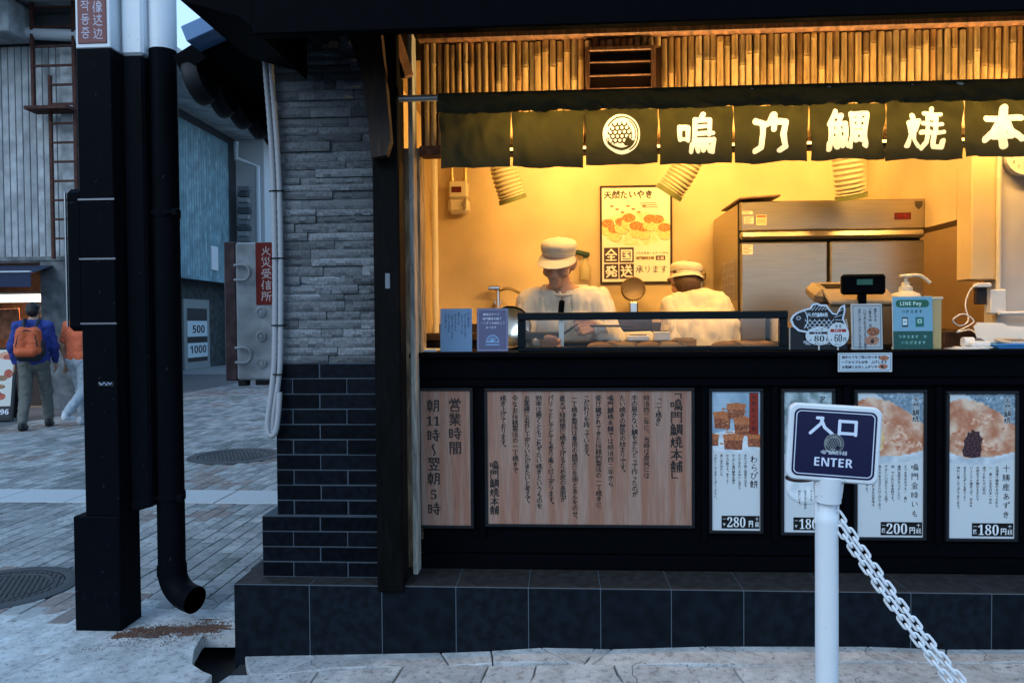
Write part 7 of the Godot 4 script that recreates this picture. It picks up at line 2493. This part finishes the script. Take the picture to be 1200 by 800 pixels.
	fg.prism(fp, 0.006, Transform3D(Basis(), Vector3(0, 0, -3.595)))
	part(fsn, "fish", fg, print_mat("fish sign print", fim))
	var nim := blank(384, 160, Color(0.02, 0.03, 0.08))
	row(nim, "鳴門鯛焼本舗", 86, 84, 44, 46, 0.10, Color(0.82, 0.86, 0.92), 0.2)
	ink(nim, "天", Vector2(150, 36), Vector2(26, 26), 0.1, Color(0.7, 0.75, 0.82))
	part(fsn, "box", span_geo(1.068, 1.325, top, 1.392, -3.70, -3.603, 0.003), nv)
	var ng := Geo.new()
	ng.quad(Vector3(1.070, 1.390, -3.6018), Vector3(1.323, 1.390, -3.6018), Vector3(1.323, top + 0.002, -3.6018), Vector3(1.070, top + 0.002, -3.6018), Vector3.BACK)
	part(fsn, "box_print", ng, print_mat("navy box print", nim))
	var bd := Geo.new()
	for k in 24:
		bd.box(Vector3(1.064, top + 0.004 + k * 0.0043, -3.602), Vector3(0.006, 0.003, 0.006), 0.001)
	for k in 20:
		bd.box(Vector3(1.325 + 0.0, 1.39 - 0.0, -3.602) + Vector3(-0.002 * k * 0.2, 0.002 * k, 0), Vector3(0.004, 0.003, 0.004))
	part(fsn, "beaded_edge", bd, mat("pale bead", lin(0.6, 0.6, 0.55), 0.5))
	# two price discs
	for k in 2:
		var pim := blank(192, 160, Color(0.80, 0.85, 0.88))
		var c := Color(0.06, 0.07, 0.10)
		row(pim, ["一丁", "今月"][k], 66, 14, 26, 34, 0.10, c)
		rect(pim, 26, 44, 140, 20, [Color(0.05, 0.10, 0.20), Color(0.62, 0.10, 0.08)][k])
		row(pim, ["あずき", "天然いも"][k], 56, 46, 16, 20, 0.12, Color(0.9, 0.92, 0.95))
		latin(pim, ["80", "60"][k], "Droid Serif", 700, 58, 128, 70, c, 0.95)
		latin(pim, "+", "Droid Sans", 700, 26, 126, 30, c)
		ink(pim, "円", Vector2(140, 96), Vector2(30, 34), 0.1, c)
		row(pim, "おひとり", 62, 138, 14, 17, 0.1, c)
		var pt := thing("price_tag", ["oval white price tag reading 80 with a dark band", "oval white price tag reading 60 with a red band"][k], "price tag", Vector3(1.2 + 0.08 * k, 1.3, -3.59))
		var pg := Geo.new()
		pg.prism(disc(Vector2.ZERO, Vector2([0.062, 0.048][k], [0.042, 0.055][k]), 36), 0.004, Transform3D(Basis(), Vector3([1.195, 1.277][k], [1.352, 1.358][k], -3.592 + 0.006 * k)))
		part(pt, "disc", pg, print_mat("price tag print %d" % k, pim))
		part(pt, "stem", span_geo([1.192, 1.275][k], [1.198, 1.281][k], top, 1.32, -3.601 + 0.006 * k, -3.598 + 0.006 * k), white)
	# menu stand
	im = blank(192, 288, Color(0.66, 0.70, 0.72))
	rect(im, 10, 10, 172, 3, Color(0.2, 0.22, 0.3)); rect(im, 10, 274, 172, 3, Color(0.2, 0.22, 0.3)); rect(im, 10, 10, 3, 266, Color(0.2, 0.22, 0.3)); rect(im, 179, 10, 3, 266, Color(0.2, 0.22, 0.3))
	for k in 4:
		column(im, ["焼きたてを", "ご家まで持ち帰り", "一口であじわえる小さなたい焼きを", "お召し上がりください今日も手作り"][k].replace("家", "客").replace("帰", "用"), 150 - k * 33, 26, 19, 17, 0.11, Color(0.10, 0.10, 0.14))
	mottle(im, disc(Vector2(135, 176), Vector2(40, 28)), Color(0.45, 0.22, 0.12), Color(0.68, 0.42, 0.26), 0.05, 2)
	mottle(im, disc(Vector2(126, 232), Vector2(44, 30)), Color(0.55, 0.32, 0.22), Color(0.78, 0.58, 0.46), 0.05, 5)
	mottle(im, disc(Vector2(128, 238), Vector2(12, 14)), Color(0.10, 0.05, 0.05), Color(0.25, 0.15, 0.14), 0.1, 6)
	card("menu_stand", "upright menu card with two cake pictures beside the price tags", "menu", 1.350, 1.490, top, 1.498, -3.62, im, white, 0.06)
	# payment card
	im = blank(256, 352, Color(0.46, 0.66, 0.76))
	fill(im, [rounded(20, 22, 216, 50, 25)], Color(0.02, 0.36, 0.26))
	latin(im, "LINE Pay", "Droid Sans", 700, 46, 58, 34, Color(0.85, 0.93, 0.92), 0.98)
	row(im, "つかえます", 56, 88, 24, 28, 0.13, Color(0.12, 0.22, 0.26))
	fill(im, [rounded(58, 138, 40, 66, 6)], Color(0.08, 0.12, 0.16))
	rect(im, 63, 148, 30, 44, Color(0.80, 0.88, 0.90))
	rect(im, 68, 166, 20, 5, Color(0.05, 0.45, 0.32))
	fill(im, [rounded(146, 138, 54, 66, 4)], Color(0.02, 0.40, 0.36))
	rect(im, 160, 152, 26, 26, Color(0.78, 0.90, 0.88))
	rect(im, 166, 158, 14, 14, Color(0.02, 0.40, 0.36))
	for k in 3:
		dab(im, Vector2(122, 156 + k * 12), Vector2(128, 162 + k * 6), 3, 3, Color(0.3, 0.55, 0.66))
	rect(im, 0, 232, 256, 120, Color(0.02, 0.30, 0.27))
	row(im, "つかえますぜひ", 34, 258, 22, 27, 0.11, Color(0.62, 0.82, 0.80))
	row(im, "いただきます", 52, 298, 22, 27, 0.11, Color(0.62, 0.82, 0.80))
	card("payment_card", "green and pale blue mobile payment card standing on the counter", "sign", 1.535, 1.714, top, 1.530, -3.62, im, white, 0.05)
	# notice stuck over the counter's edge
	im = blank(288, 110, Color(0.72, 0.78, 0.82))
	rect(im, 6, 6, 276, 2, Color(0.2, 0.22, 0.3)); rect(im, 6, 102, 276, 2, Color(0.2, 0.22, 0.3)); rect(im, 6, 6, 2, 98, Color(0.2, 0.22, 0.3)); rect(im, 280, 6, 2, 98, Color(0.2, 0.22, 0.3))
	for k in 3:
		row(im, ["焼きたてをご用に作ります", "一丁からでもお持ち上げします", "お客様にお召し上がり下"][k].replace("下", "今"), 18, 16 + k * 29, 17, 17.5, 0.13, Color(0.08, 0.09, 0.12))
	mottle(im, disc(Vector2(246, 30), Vector2(26, 15)), Color(0.55, 0.3, 0.2), Color(0.75, 0.52, 0.4), 0.06, 2)
	mottle(im, disc(Vector2(240, 80), Vector2(26, 15)), Color(0.55, 0.3, 0.2), Color(0.75, 0.52, 0.4), 0.06, 3)
	mottle(im, disc(Vector2(236, 82), Vector2(8, 8)), Color(0.1, 0.05, 0.05), Color(0.25, 0.15, 0.15), 0.1, 3)
	var nt := thing("edge_notice", "small white notice with cake pictures stuck to the counter's edge", "notice", Vector3(1.37, 1.19, -3.51))
	part(nt, "card", span_geo(1.250, 1.485, 1.192, 1.277, -3.5145, -3.5115), white)
	var eg := Geo.new()
	eg.quad(Vector3(1.251, 1.276, -3.5108), Vector3(1.484, 1.276, -3.5108), Vector3(1.484, 1.193, -3.5108), Vector3(1.251, 1.193, -3.5108), Vector3.BACK)
	part(nt, "print", eg, print_mat("edge notice print", im))
	# pump bottle and clear box
	var pb := thing("pump_bottle", "cream pump dispenser bottle behind the payment card", "bottle", Vector3(1.70, top, -3.86))
	var cream := mat("cream plastic", lin(0.60, 0.54, 0.40), 0.45)
	var bg := Geo.new()
	bg.lathe([Vector2(0.001, 0), Vector2(0.066, 0), Vector2(0.070, 0.01), Vector2(0.070, 0.235), Vector2(0.062, 0.262), Vector2(0.032, 0.274), Vector2(0.030, 0.296), Vector2(0.020, 0.300), Vector2(0.018, 0.318), Vector2(0.008, 0.320), Vector2(0.008, 0.345)], 26, Transform3D(Basis(), Vector3(1.700, top, -3.87)))
	part(pb, "bottle", bg, cream)
	part(pb, "spout", tube_geo(curve([Vector3(1.675, 1.636, -3.87), Vector3(1.71, 1.638, -3.865), Vector3(1.765, 1.636, -3.86), Vector3(1.81, 1.600, -3.855)], 5), 0.009, 10), cream)
	part(pb, "button", span_geo(1.672, 1.725, 1.628, 1.645, -3.888, -3.852, 0.006), cream)
	var bx := thing("clear_box", "yellowed clear plastic box behind the payment card", "box", Vector3(1.75, top, -3.74))
	var cl := glass("yellowed plastic", Color(0.85, 0.75, 0.5), 0.45, 0.2)
	part(bx, "front", span_geo(1.625, 1.765, top, 1.515, -3.655, -3.652), cl)
	part(bx, "side", span_geo(1.762, 1.765, top, 1.515, -3.76, -3.656), cl)
	part(bx, "side", span_geo(1.625, 1.628, top, 1.515, -3.76, -3.656), cl)
	part(bx, "back", span_geo(1.625, 1.765, top, 1.515, -3.763, -3.7605), cl)
	part(bx, "rim", span_geo(1.618, 1.772, 1.515, 1.527, -3.768, -3.648, 0.002), cream)
	part(bx, "contents", span_geo(1.632, 1.758, top + 0.002, 1.43, -3.755, -3.662, 0.004), mat("cream paper", lin(0.66, 0.58, 0.42), 0.8))
	# card reader, papers, blue tray, cardboard, cable
	var cr := thing("card_reader", "white card terminal with paper roll on the counter", "card terminal", Vector3(1.94, top, -3.72))
	part(cr, "body", span_geo(1.90, 1.985, top + 0.006, 1.322, -3.76, -3.64, 0.008), white)
	part(cr, "roll", tube_geo([Vector3(1.885, 1.318, -3.70), Vector3(1.93, 1.318, -3.70)], 0.022, 18), mat("paper white", lin(0.75, 0.74, 0.72), 0.8))
	part(cr, "screen", box_geo(Vector3(1.955, 1.324, -3.70), Vector3(0.05, 0.006, 0.06), 0.002, Basis(Vector3.RIGHT, 0.3)), mat("grey screen", lin(0.10, 0.12, 0.14), 0.15))
	for k in 3:
		solo("loose_sheet", box_geo(Vector3(1.85 + k * 0.03, top + 0.002 + k * 0.0025, -3.60 - k * 0.03), Vector3(0.15, 0.0016, 0.10), 0.0, Basis(Vector3.UP, 0.2 - k * 0.25)), mat("paper white", lin(0.75, 0.74, 0.72), 0.8), "loose white sheet in the thin pile beside the card terminal", "paper", "loose sheets on the counter")
	var bt := thing("coin_tray", "bright blue coin tray at the end of the counter", "tray", Vector3(2.1, top, -3.68))
	var tb := mat("bright blue plastic", lin(0.05, 0.22, 0.50), 0.4)
	part(bt, "base", span_geo(1.99, 2.30, top, 1.300, -3.78, -3.60, 0.004), tb)
	part(bt, "rim", span_geo(1.985, 2.305, 1.300, 1.312, -3.785, -3.775, 0.002), tb)
	part(bt, "rim", span_geo(1.985, 2.305, 1.300, 1.312, -3.605, -3.595, 0.002), tb)
	part(bt, "rim", span_geo(1.985, 1.995, 1.300, 1.312, -3.775, -3.605, 0.002), tb)
	var c2 := thing("calculator", "grey calculator lying in the blue tray", "calculator", Vector3(2.1, 1.3, -3.7))
	part(c2, "body", box_geo(Vector3(2.11, 1.318, -3.70), Vector3(0.10, 0.018, 0.14), 0.006, Basis(Vector3.RIGHT, 0.12)), mat("calculator grey", lin(0.40, 0.42, 0.44), 0.4))
	part(c2, "screen", box_geo(Vector3(2.11, 1.329, -3.735), Vector3(0.085, 0.004, 0.04), 0.001, Basis(Vector3.RIGHT, 0.12)), mat("grey screen", lin(0.10, 0.12, 0.14), 0.15))
	for k in 5:
		var kg := Geo.new()
		for j in 4:
			kg.box(Vector3(2.078 + j * 0.021, 1.328, -3.70 + k * 0.012), Vector3(0.014, 0.004, 0.008), 0.001)
		part(c2, "keys", kg, mat("till keys", lin(0.3, 0.22, 0.13), 0.5))
	var fold := mat("folded white card", lin(0.74, 0.70, 0.62), 0.8)
	for k in 3:
		var fc := Geo.new()
		fc.prism(PackedVector2Array([Vector2(0.0, 0.0), Vector2(0.30, 0.0), Vector2(0.30, 0.075), Vector2(0.13, 0.085), Vector2(0.11, 0.10), Vector2(-0.015, 0.105)]), 0.003, Transform3D(Basis(Vector3.RIGHT, -0.25), Vector3(2.045 + 0.018 * k, 1.290 + 0.008 * k, -3.86 - 0.02 * k)))
		solo("folded_box", fc, fold, "flat folded white takeaway box leaning at the partition", "box", "folded takeaway boxes")
	solo("counter_cable", tube_geo(curve([Vector3(2.17, 1.60, -4.07), Vector3(2.10, 1.58, -4.04), Vector3(2.06, 1.50, -4.02), Vector3(2.065, 1.42, -4.0), Vector3(2.02, 1.39, -3.99), Vector3(1.98, 1.42, -3.98), Vector3(2.03, 1.45, -3.98), Vector3(2.075, 1.41, -3.97), Vector3(1.99, 1.36, -3.96), Vector3(2.05, 1.37, -3.95), Vector3(2.07, 1.33, -3.90), Vector3(2.08, 1.295, -3.86)], 8), 0.0035, 6), mat("white cable", lin(0.72, 0.70, 0.68), 0.5), "tangled white cable hanging from the socket by the partition", "cable")
	var so := thing("wall_socket", "white socket and switch box at the foot of the cream pipe", "socket", Vector3(2.23, 1.5, -4.1))
	part(so, "box", span_geo(2.205, 2.285, 1.45, 1.575, -4.118, -4.06, 0.006), white)
	part(so, "plug", span_geo(2.13, 2.205, 1.585, 1.608, -4.09, -4.05, 0.004), white)
	part(so, "plate", span_geo(2.15, 2.204, 1.50, 1.595, -4.118, -4.09, 0.003), mat("dark brown board", lin(0.045, 0.025, 0.018), 0.6))
	solo("towel_bar", tube_geo([Vector3(2.24, 1.452, -4.05), Vector3(2.9, 1.458, -4.05)], 0.010), white, "white towel bar fixed along the grey partition", "bar")

func ring_tray() -> Geo:
	var g := Geo.new()
	g.lathe([Vector2(0.001, 0.0), Vector2(0.10, 0.0), Vector2(0.112, 0.012), Vector2(0.114, 0.010), Vector2(0.102, -0.004), Vector2(0.001, -0.004)], 30, Transform3D(Basis(Vector3.RIGHT, 1.35), Vector3(-0.25, 1.40, -4.00)))
	return g

func rounded(x: float, y: float, w: float, h: float, r: float) -> PackedVector2Array:
	var p := PackedVector2Array()
	for c in [[x + w - r, y + r, -PI / 2], [x + w - r, y + h - r, 0.0], [x + r, y + h - r, PI / 2], [x + r, y + r, PI]]:
		for k in 7:
			var a: float = c[2] + k * PI / 12
			p.append(Vector2(c[0] + cos(a) * r, c[1] + sin(a) * r))
	return p

func fish_outline(w: float, h: float) -> PackedVector2Array:
	var p := PackedVector2Array()
	for e in [[0.02, 0.55], [0.06, 0.42], [0.14, 0.32], [0.26, 0.24], [0.36, 0.20], [0.40, 0.08], [0.48, 0.04], [0.54, 0.10], [0.64, 0.10], [0.70, 0.24], [0.76, 0.36], [0.82, 0.38], [0.88, 0.18], [0.96, 0.10], [0.97, 0.30], [0.94, 0.52], [0.99, 0.74], [0.97, 0.90], [0.88, 0.82], [0.80, 0.72], [0.70, 0.86], [0.54, 0.96], [0.34, 0.96], [0.16, 0.90], [0.06, 0.74]]:
		p.append(Vector2(e[0] * w, e[1] * h))
	return p

# one plump fish-shaped cake with a flat rim, raised body, eye and tail grooves
func fish(parent: Node3D, at: Vector3, turn: float, m: Material) -> void:
	var q := Basis(Vector3.UP, turn)
	var o := fish_outline(0.15, 0.085)
	var g := Geo.new()
	var c := Vector2(0.066, 0.047)
	var rings := []
	var n := o.size()
	for e in [[1.0, -0.010], [1.03, 0.0], [0.96, 0.003], [0.88, 0.008], [0.66, 0.014], [0.35, 0.017], [0.02, 0.018]]:
		var r := []
		for p in o:
			var d: Vector2 = c + (p - c) * e[0]
			r.append(g.vert(at + q * Vector3(d.x - 0.075, e[1], d.y - 0.043), Vector3.UP))
		rings.append(r)
	for j in rings.size() - 1:
		for k in n:
			var k2 := (k + 1) % n
			g.ix.append_array([rings[j][k], rings[j + 1][k], rings[j + 1][k2], rings[j][k], rings[j + 1][k2], rings[j][k2]])
	smooth(g)
	if g.n[rings[6][0]].y < 0.0:
		for i in range(0, g.ix.size(), 3):
			var t := g.ix[i + 1]
			g.ix[i + 1] = g.ix[i + 2]
			g.ix[i + 2] = t
		smooth(g)
	part(parent, "body", g, m)
	var fn := Geo.new()
	fn.box(at + q * Vector3(-0.012, 0.016, 0.004), Vector3(0.028, 0.006, 0.010), 0.002, q)
	for k in 3:
		fn.box(at + q * Vector3(0.056, 0.006, -0.012 + k * 0.011), Vector3(0.018, 0.006, 0.003), 0.001, q)
	part(parent, "fin", fn, m)

func build_street_things() -> void:
	var bp := scuffed("black gloss paint", Color(0.045, 0.052, 0.07), Color(0.34, 0.37, 0.42), 46, 5, 0.42, 0.09)
	var wp := scuffed("white gloss paint", Color(0.87, 0.885, 0.90), Color(0.50, 0.50, 0.50), 40, 6, 0.4, 0.4)
	# column at the mouth of the alley
	var co := thing("street_column", "square steel column painted black below and white above", "column", Vector3(-2.14, 0, -3.53))
	part(co, "plinth", span_geo(-2.272, -2.048, -0.08, 0.535, -3.62, -3.44, 0.006), bp)
	part(co, "shaft", span_geo(-2.216, -2.050, 0.535, 2.705, -3.60, -3.45, 0.004), bp)
	part(co, "upper_shaft", span_geo(-2.216, -2.050, 2.705, 4.2, -3.60, -3.45, 0.004), wp)
	var sp := thing("square_downpipe", "square pipe beside the column, black below and white above", "pipe", Vector3(-1.98, 0.53, -3.56))
	part(sp, "lower", span_geo(-2.036, -1.930, 0.56, 2.69, -3.66, -3.51, 0.012), bp)
	part(sp, "upper", span_geo(-2.036, -1.930, 2.69, 4.2, -3.66, -3.51, 0.012), wp)
	part(sp, "shoe", box_geo(Vector3(-1.985, 0.575, -3.57), Vector3(0.10, 0.05, 0.13), 0.01, Basis(Vector3(0, 0, 1), 0.3)), bp)
	# round downpipe with an elbow
	var dp := thing("round_downpipe", "round black downpipe with a kicked-out elbow at its foot", "pipe", Vector3(-1.88, 0.05, -3.6))
	part(dp, "pipe", tube_geo([Vector3(-1.882, 0.24, -3.60), Vector3(-1.880, 2.735, -3.60)], 0.0635, 26), bp)
	part(dp, "upper_pipe", tube_geo([Vector3(-1.880, 2.735, -3.60), Vector3(-1.878, 4.2, -3.60)], 0.0635, 26), wp)
	var el := Geo.new()
	var pts := []
	for k in 10:
		var a := PI * 0.47 * k / 9
		pts.append(Vector3(-1.882 + 0.125 * (1.0 - cos(a)), 0.24 - 0.125 * sin(a), -3.60 + 0.05 * (1.0 - cos(a))))
	pts.append(pts[-1] + (pts[-1] - pts[-2]).normalized() * 0.03)
	el.tube(pts, 0.066, 26, false)
	var inner := pts.duplicate()
	inner.reverse()
	var ig := Geo.new()
	ig.tube(inner, 0.060, 26, false)
	for k in ig.n.size():
		ig.n[k] = -ig.n[k]
	join(el, ig)
	part(dp, "elbow", el, bp)
	part(dp, "collar", tube_geo([Vector3(-1.882, 0.215, -3.60), Vector3(-1.882, 0.262, -3.60)], 0.0685, 26), bp)
	for y in [0.60, 1.96]:
		part(dp, "bracket", span_geo(-1.99, -1.80, y - 0.008, y + 0.008, -3.545, -3.535, 0.002), bp)
		part(dp, "clip", tube_geo([Vector3(-1.881, y - 0.018, -3.60), Vector3(-1.881, y + 0.018, -3.60)], 0.068, 26), bp)
		part(dp, "bolt", box_geo(Vector3(-1.806, y, -3.54), Vector3(0.03, 0.035, 0.02), 0.004), bp)
	# red notice on the column
	var im := blank(256, 512, Color(0.40, 0.09, 0.08))
	var lt := Color(0.66, 0.68, 0.76)
	column(im, "录像这边", 182, 112, 86, 96, 0.085, lt, 0.0)
	column(im, "작동중", 70, 200, 82, 98, 0.085, lt, 0.0)
	var rs := thing("red_notice", "red warning plate with pale characters on the white column top", "sign", Vector3(-2.12, 2.73, -3.45))
	part(rs, "plate", span_geo(-2.203, -2.066, 2.725, 3.05, -3.449, -3.446, 0.001), mat("red plate", lin(0.14, 0.012, 0.01), 0.5))
	var g := Geo.new()
	g.quad(Vector3(-2.202, 3.049, -3.4452), Vector3(-2.067, 3.049, -3.4452), Vector3(-2.067, 2.726, -3.4452), Vector3(-2.202, 2.726, -3.4452), Vector3.BACK)
	part(rs, "print", g, print_mat("red notice print", im))
	# dark sign box strapped to the column
	var sb := thing("side_sign_box", "black sign box with a pale rim strapped to the column", "sign", Vector3(-2.27, 1.4, -3.62))
	part(sb, "box", span_geo(-2.30, -2.21, 1.40, 2.066, -3.66, -3.47, 0.02), bp)
	part(sb, "rim", span_geo(-2.306, -2.302, 1.42, 2.05, -3.49, -3.478), mat("bare metal rim", lin(0.55, 0.58, 0.6), 0.3, null, 1, 0, 0.8))
	for y in [2.01, 1.735, 1.435]:
		part(sb, "strap", span_geo(-2.22, -2.046, y - 0.004, y + 0.004, -3.451, -3.4475), mat("dull strap", lin(0.20, 0.21, 0.23), 0.4, null, 1, 0, 0.7))
	var st := blank(96, 24, Color(0.02, 0.02, 0.03))
	for k in 6:
		dab(st, Vector2(8 + k * 13, 6 + (k % 2) * 8), Vector2(20 + k * 13, 18 - (k % 3) * 6), 5, 3, Color(0.66, 0.72, 0.85))
	var sg := Geo.new()
	sg.quad(Vector3(-2.142, 1.165, -3.4482), Vector3(-2.066, 1.165, -3.4482), Vector3(-2.066, 1.143, -3.4482), Vector3(-2.142, 1.143, -3.4482), Vector3.BACK)
	part(co, "sticker", sg, print_mat("scrawl sticker print", st))
	# manhole covers
	manhole(Vector3(-3.02, 0.004, -3.98), 0.36, "round cast iron manhole cover beside the black column")
	manhole(Vector3(-3.52, 0.004, -8.15), 0.50, "large round manhole cover further up the alley")
	# entrance sign on its post
	var es := thing("entrance_sign", "navy and white entrance sign on a white plastic post", "sign", Vector3(0.69, 0, -2.0))
	var wpl := scuffed("white post plastic", Color(0.875, 0.885, 0.90), Color(0.52, 0.53, 0.54), 90, 8, 0.45, 0.4)
	part(es, "post", tube_geo([Vector3(0.693, 0.03, -2.02), Vector3(0.691, 0.90, -2.02)], 0.0285, 30), wpl)
	var bs := Geo.new()
	bs.lathe([Vector2(0.001, 0.0), Vector2(0.20, 0.0), Vector2(0.20, 0.03), Vector2(0.17, 0.06), Vector2(0.05, 0.085), Vector2(0.032, 0.11)], 40, Transform3D(Basis(), Vector3(0.693, 0.005, -2.02)))
	part(es, "base", bs, wpl)
	var cp := Geo.new()
	cp.lathe([Vector2(0.0285, 0.0), Vector2(0.0285, 0.02), Vector2(0.022, 0.028), Vector2(0.022, 0.075), Vector2(0.001, 0.076)], 30, Transform3D(Basis(), Vector3(0.691, 0.90, -2.02)))
	part(es, "cap", cp, wpl)
	for s in [-1.0, 1.0]:
		part(es, "chain_hook", span_geo(0.691 + s * 0.026 - 0.005, 0.691 + s * 0.026 + 0.005, 0.895, 0.965, -2.026, -2.014, 0.003), wpl)
	var q := Basis(Vector3.UP, -0.10) * Basis(Vector3(0, 0, 1), -0.055)
	var oo := Vector3(0.699, 1.108, -2.0)
	part(es, "socket", tube_geo([Vector3(0.692, 0.955, -2.018), Vector3(0.694, 1.02, -2.014)], [0.0335, 0.0345], 28), wpl)
	var neck := Geo.new()
	neck.prism(PackedVector2Array([Vector2(-0.052, 0.06), Vector2(0.052, 0.06), Vector2(0.036, 0.015), Vector2(0.033, -0.03), Vector2(-0.033, -0.03), Vector2(-0.036, 0.015)]), 0.02, Transform3D(q, oo + q * Vector3(-0.002, -0.11, 0.002)), 0.004)
	part(es, "neck", neck, wpl)
	var pl := Geo.new()
	var ro := PackedVector2Array()
	for p in rounded(-0.112, -0.098, 0.224, 0.196, 0.022):
		ro.append(p)
	pl.prism(ro, 0.022, Transform3D(q, oo + q * Vector3(0, 0, 0.012)), 0.004)
	part(es, "plate", pl, wpl)
	var si := blank(512, 440, Color(0.72, 0.74, 0.78))
	fill(si, [rounded(0, 0, 512, 440, 36)], Color(0.055, 0.05, 0.22))
	fill(si, [rounded(12, 12, 488, 416, 32)], Color(0.85, 0.88, 0.93))
	fill(si, [rounded(18, 18, 476, 404, 28)], Color(0.055, 0.05, 0.22))
	var sw := Color(0.86, 0.89, 0.95)
	ink(si, "入", Vector2(96, 44), Vector2(150, 120), 0.17, sw, 0.0)
	ink(si, "口", Vector2(264, 48), Vector2(140, 118), 0.17, sw, 0.0)
	crest(si, Vector2(256, 218), 62, Color(0.52, 0.54, 0.52), Color(0.10, 0.10, 0.22))
	row(si, "鳴門鯛焼本舗", 176, 262, 28, 27, 0.12, Color(0.74, 0.76, 0.78), 0.2)
	latin(si, "ENTER", "Droid Sans", 700, 132, 368, 78, sw, 1.02)
	var pg := Geo.new()
	var po := oo + q * Vector3(0, 0, 0.0132)
	var face := PackedVector2Array()
	for p in rounded(-0.100, -0.086, 0.200, 0.172, 0.016):
		face.append(p)
	pg.prism(face, 0.001, Transform3D(q, po))
	part(es, "print", pg, print_mat("entrance sign print", si, 0.35))
	# white plastic chain, two runs of links
	for k in 2:
		var ch := thing("plastic_chain", ["white plastic chain sagging away from the entrance post", "second white chain hanging just under the first"][k], "chain", Vector3(0.72, 0.9, -2.0), "white chains on the entrance post")
		var a := Vector3(0.722, 0.915 - 0.035 * k, -2.012 + 0.012 * k)
		var b := Vector3(1.62, 0.10 - 0.05 * k, -1.72 + 0.03 * k)
		var path := []
		for i in 41:
			var t := i / 40.0
			path.append(a.lerp(b, t) + Vector3(0, -0.20 * sin(PI * t) * (1.0 - 0.35 * t), 0))
		var n := 0
		var along := 0.0
		var step := 0.0255
		var total := 0.0
		for i in 40:
			total += path[i].distance_to(path[i + 1])
		while along < total - 0.04:
			var p := along_path(path, along)
			var d := (along_path(path, along + 0.02) - p).normalized()
			link(ch, p, d, n % 2 == 0)
			along += step
			n += 1

func along_path(path: Array, s: float) -> Vector3:
	for i in path.size() - 1:
		var l: float = path[i].distance_to(path[i + 1])
		if s <= l:
			return path[i].lerp(path[i + 1], s / l)
		s -= l
	return path[-1]

var link_mesh: ArrayMesh
func link(parent: Node3D, at: Vector3, d: Vector3, flat: bool) -> void:
	if link_mesh == null:
		var g := Geo.new()
		var pts := []
		for k in 21:
			var a := TAU * k / 20
			pts.append(Vector3(0.0085 * cos(a), 0.0095 * signf(sin(a)) + 0.0085 * sin(a), 0) if absf(sin(a)) > 0.01 else Vector3(0.0085 * cos(a), 0, 0))
		g.tube(pts, 0.0036, 7, false)
		link_mesh = g.mesh()
	var side := d.cross(Vector3(0.2, 0.3, 1)).normalized()
	var q := Basis(side, d, side.cross(d))
	q = q * Basis(Vector3.UP, 0.55 if flat else 0.55 + PI / 2)
	piece(parent, "link", link_mesh, mats["white post plastic"], at, q)

func manhole(at: Vector3, r: float, label: String) -> void:
	var m := thing("manhole_cover", label, "manhole cover", at, "manhole covers in the alley")
	var ironm := mat("worn iron", lin(0.075, 0.08, 0.085), 0.55, tex["stone"], 3.0, 0.3, 0.3)
	var ring := Geo.new()
	ring.lathe([Vector2(r * 0.80, -0.03), Vector2(r * 0.80, 0.002), Vector2(r * 0.82, 0.005), Vector2(r * 0.97, 0.005), Vector2(r, 0.0), Vector2(r, -0.06)], 56, Transform3D(Basis(), at))
	part(m, "ring", ring, ironm)
	var lid := Geo.new()
	lid.lathe([Vector2(0.001, -0.001), Vector2(r * 0.775, -0.001), Vector2(r * 0.785, -0.01)], 56, Transform3D(Basis(), at))
	lid.lathe([Vector2(r * 0.60, 0.0), Vector2(r * 0.605, 0.004), Vector2(r * 0.625, 0.004), Vector2(r * 0.63, 0.0)], 56, Transform3D(Basis(), at))
	part(m, "lid", lid, ironm)
	var studs := Geo.new()
	var s := r * 0.085
	for i in range(-10, 11):
		for j in range(-10, 11):
			var p := Vector2(i * s + (s * 0.5 if j % 2 else 0.0), j * s)
			if p.length() < r * 0.56 or (p.length() > r * 0.66 and p.length() < r * 0.74):
				studs.box(at + Vector3(p.x, 0.001, p.y), Vector3(s * 0.7, 0.006, s * 0.6), 0.0015)
	part(m, "studs", studs, ironm)
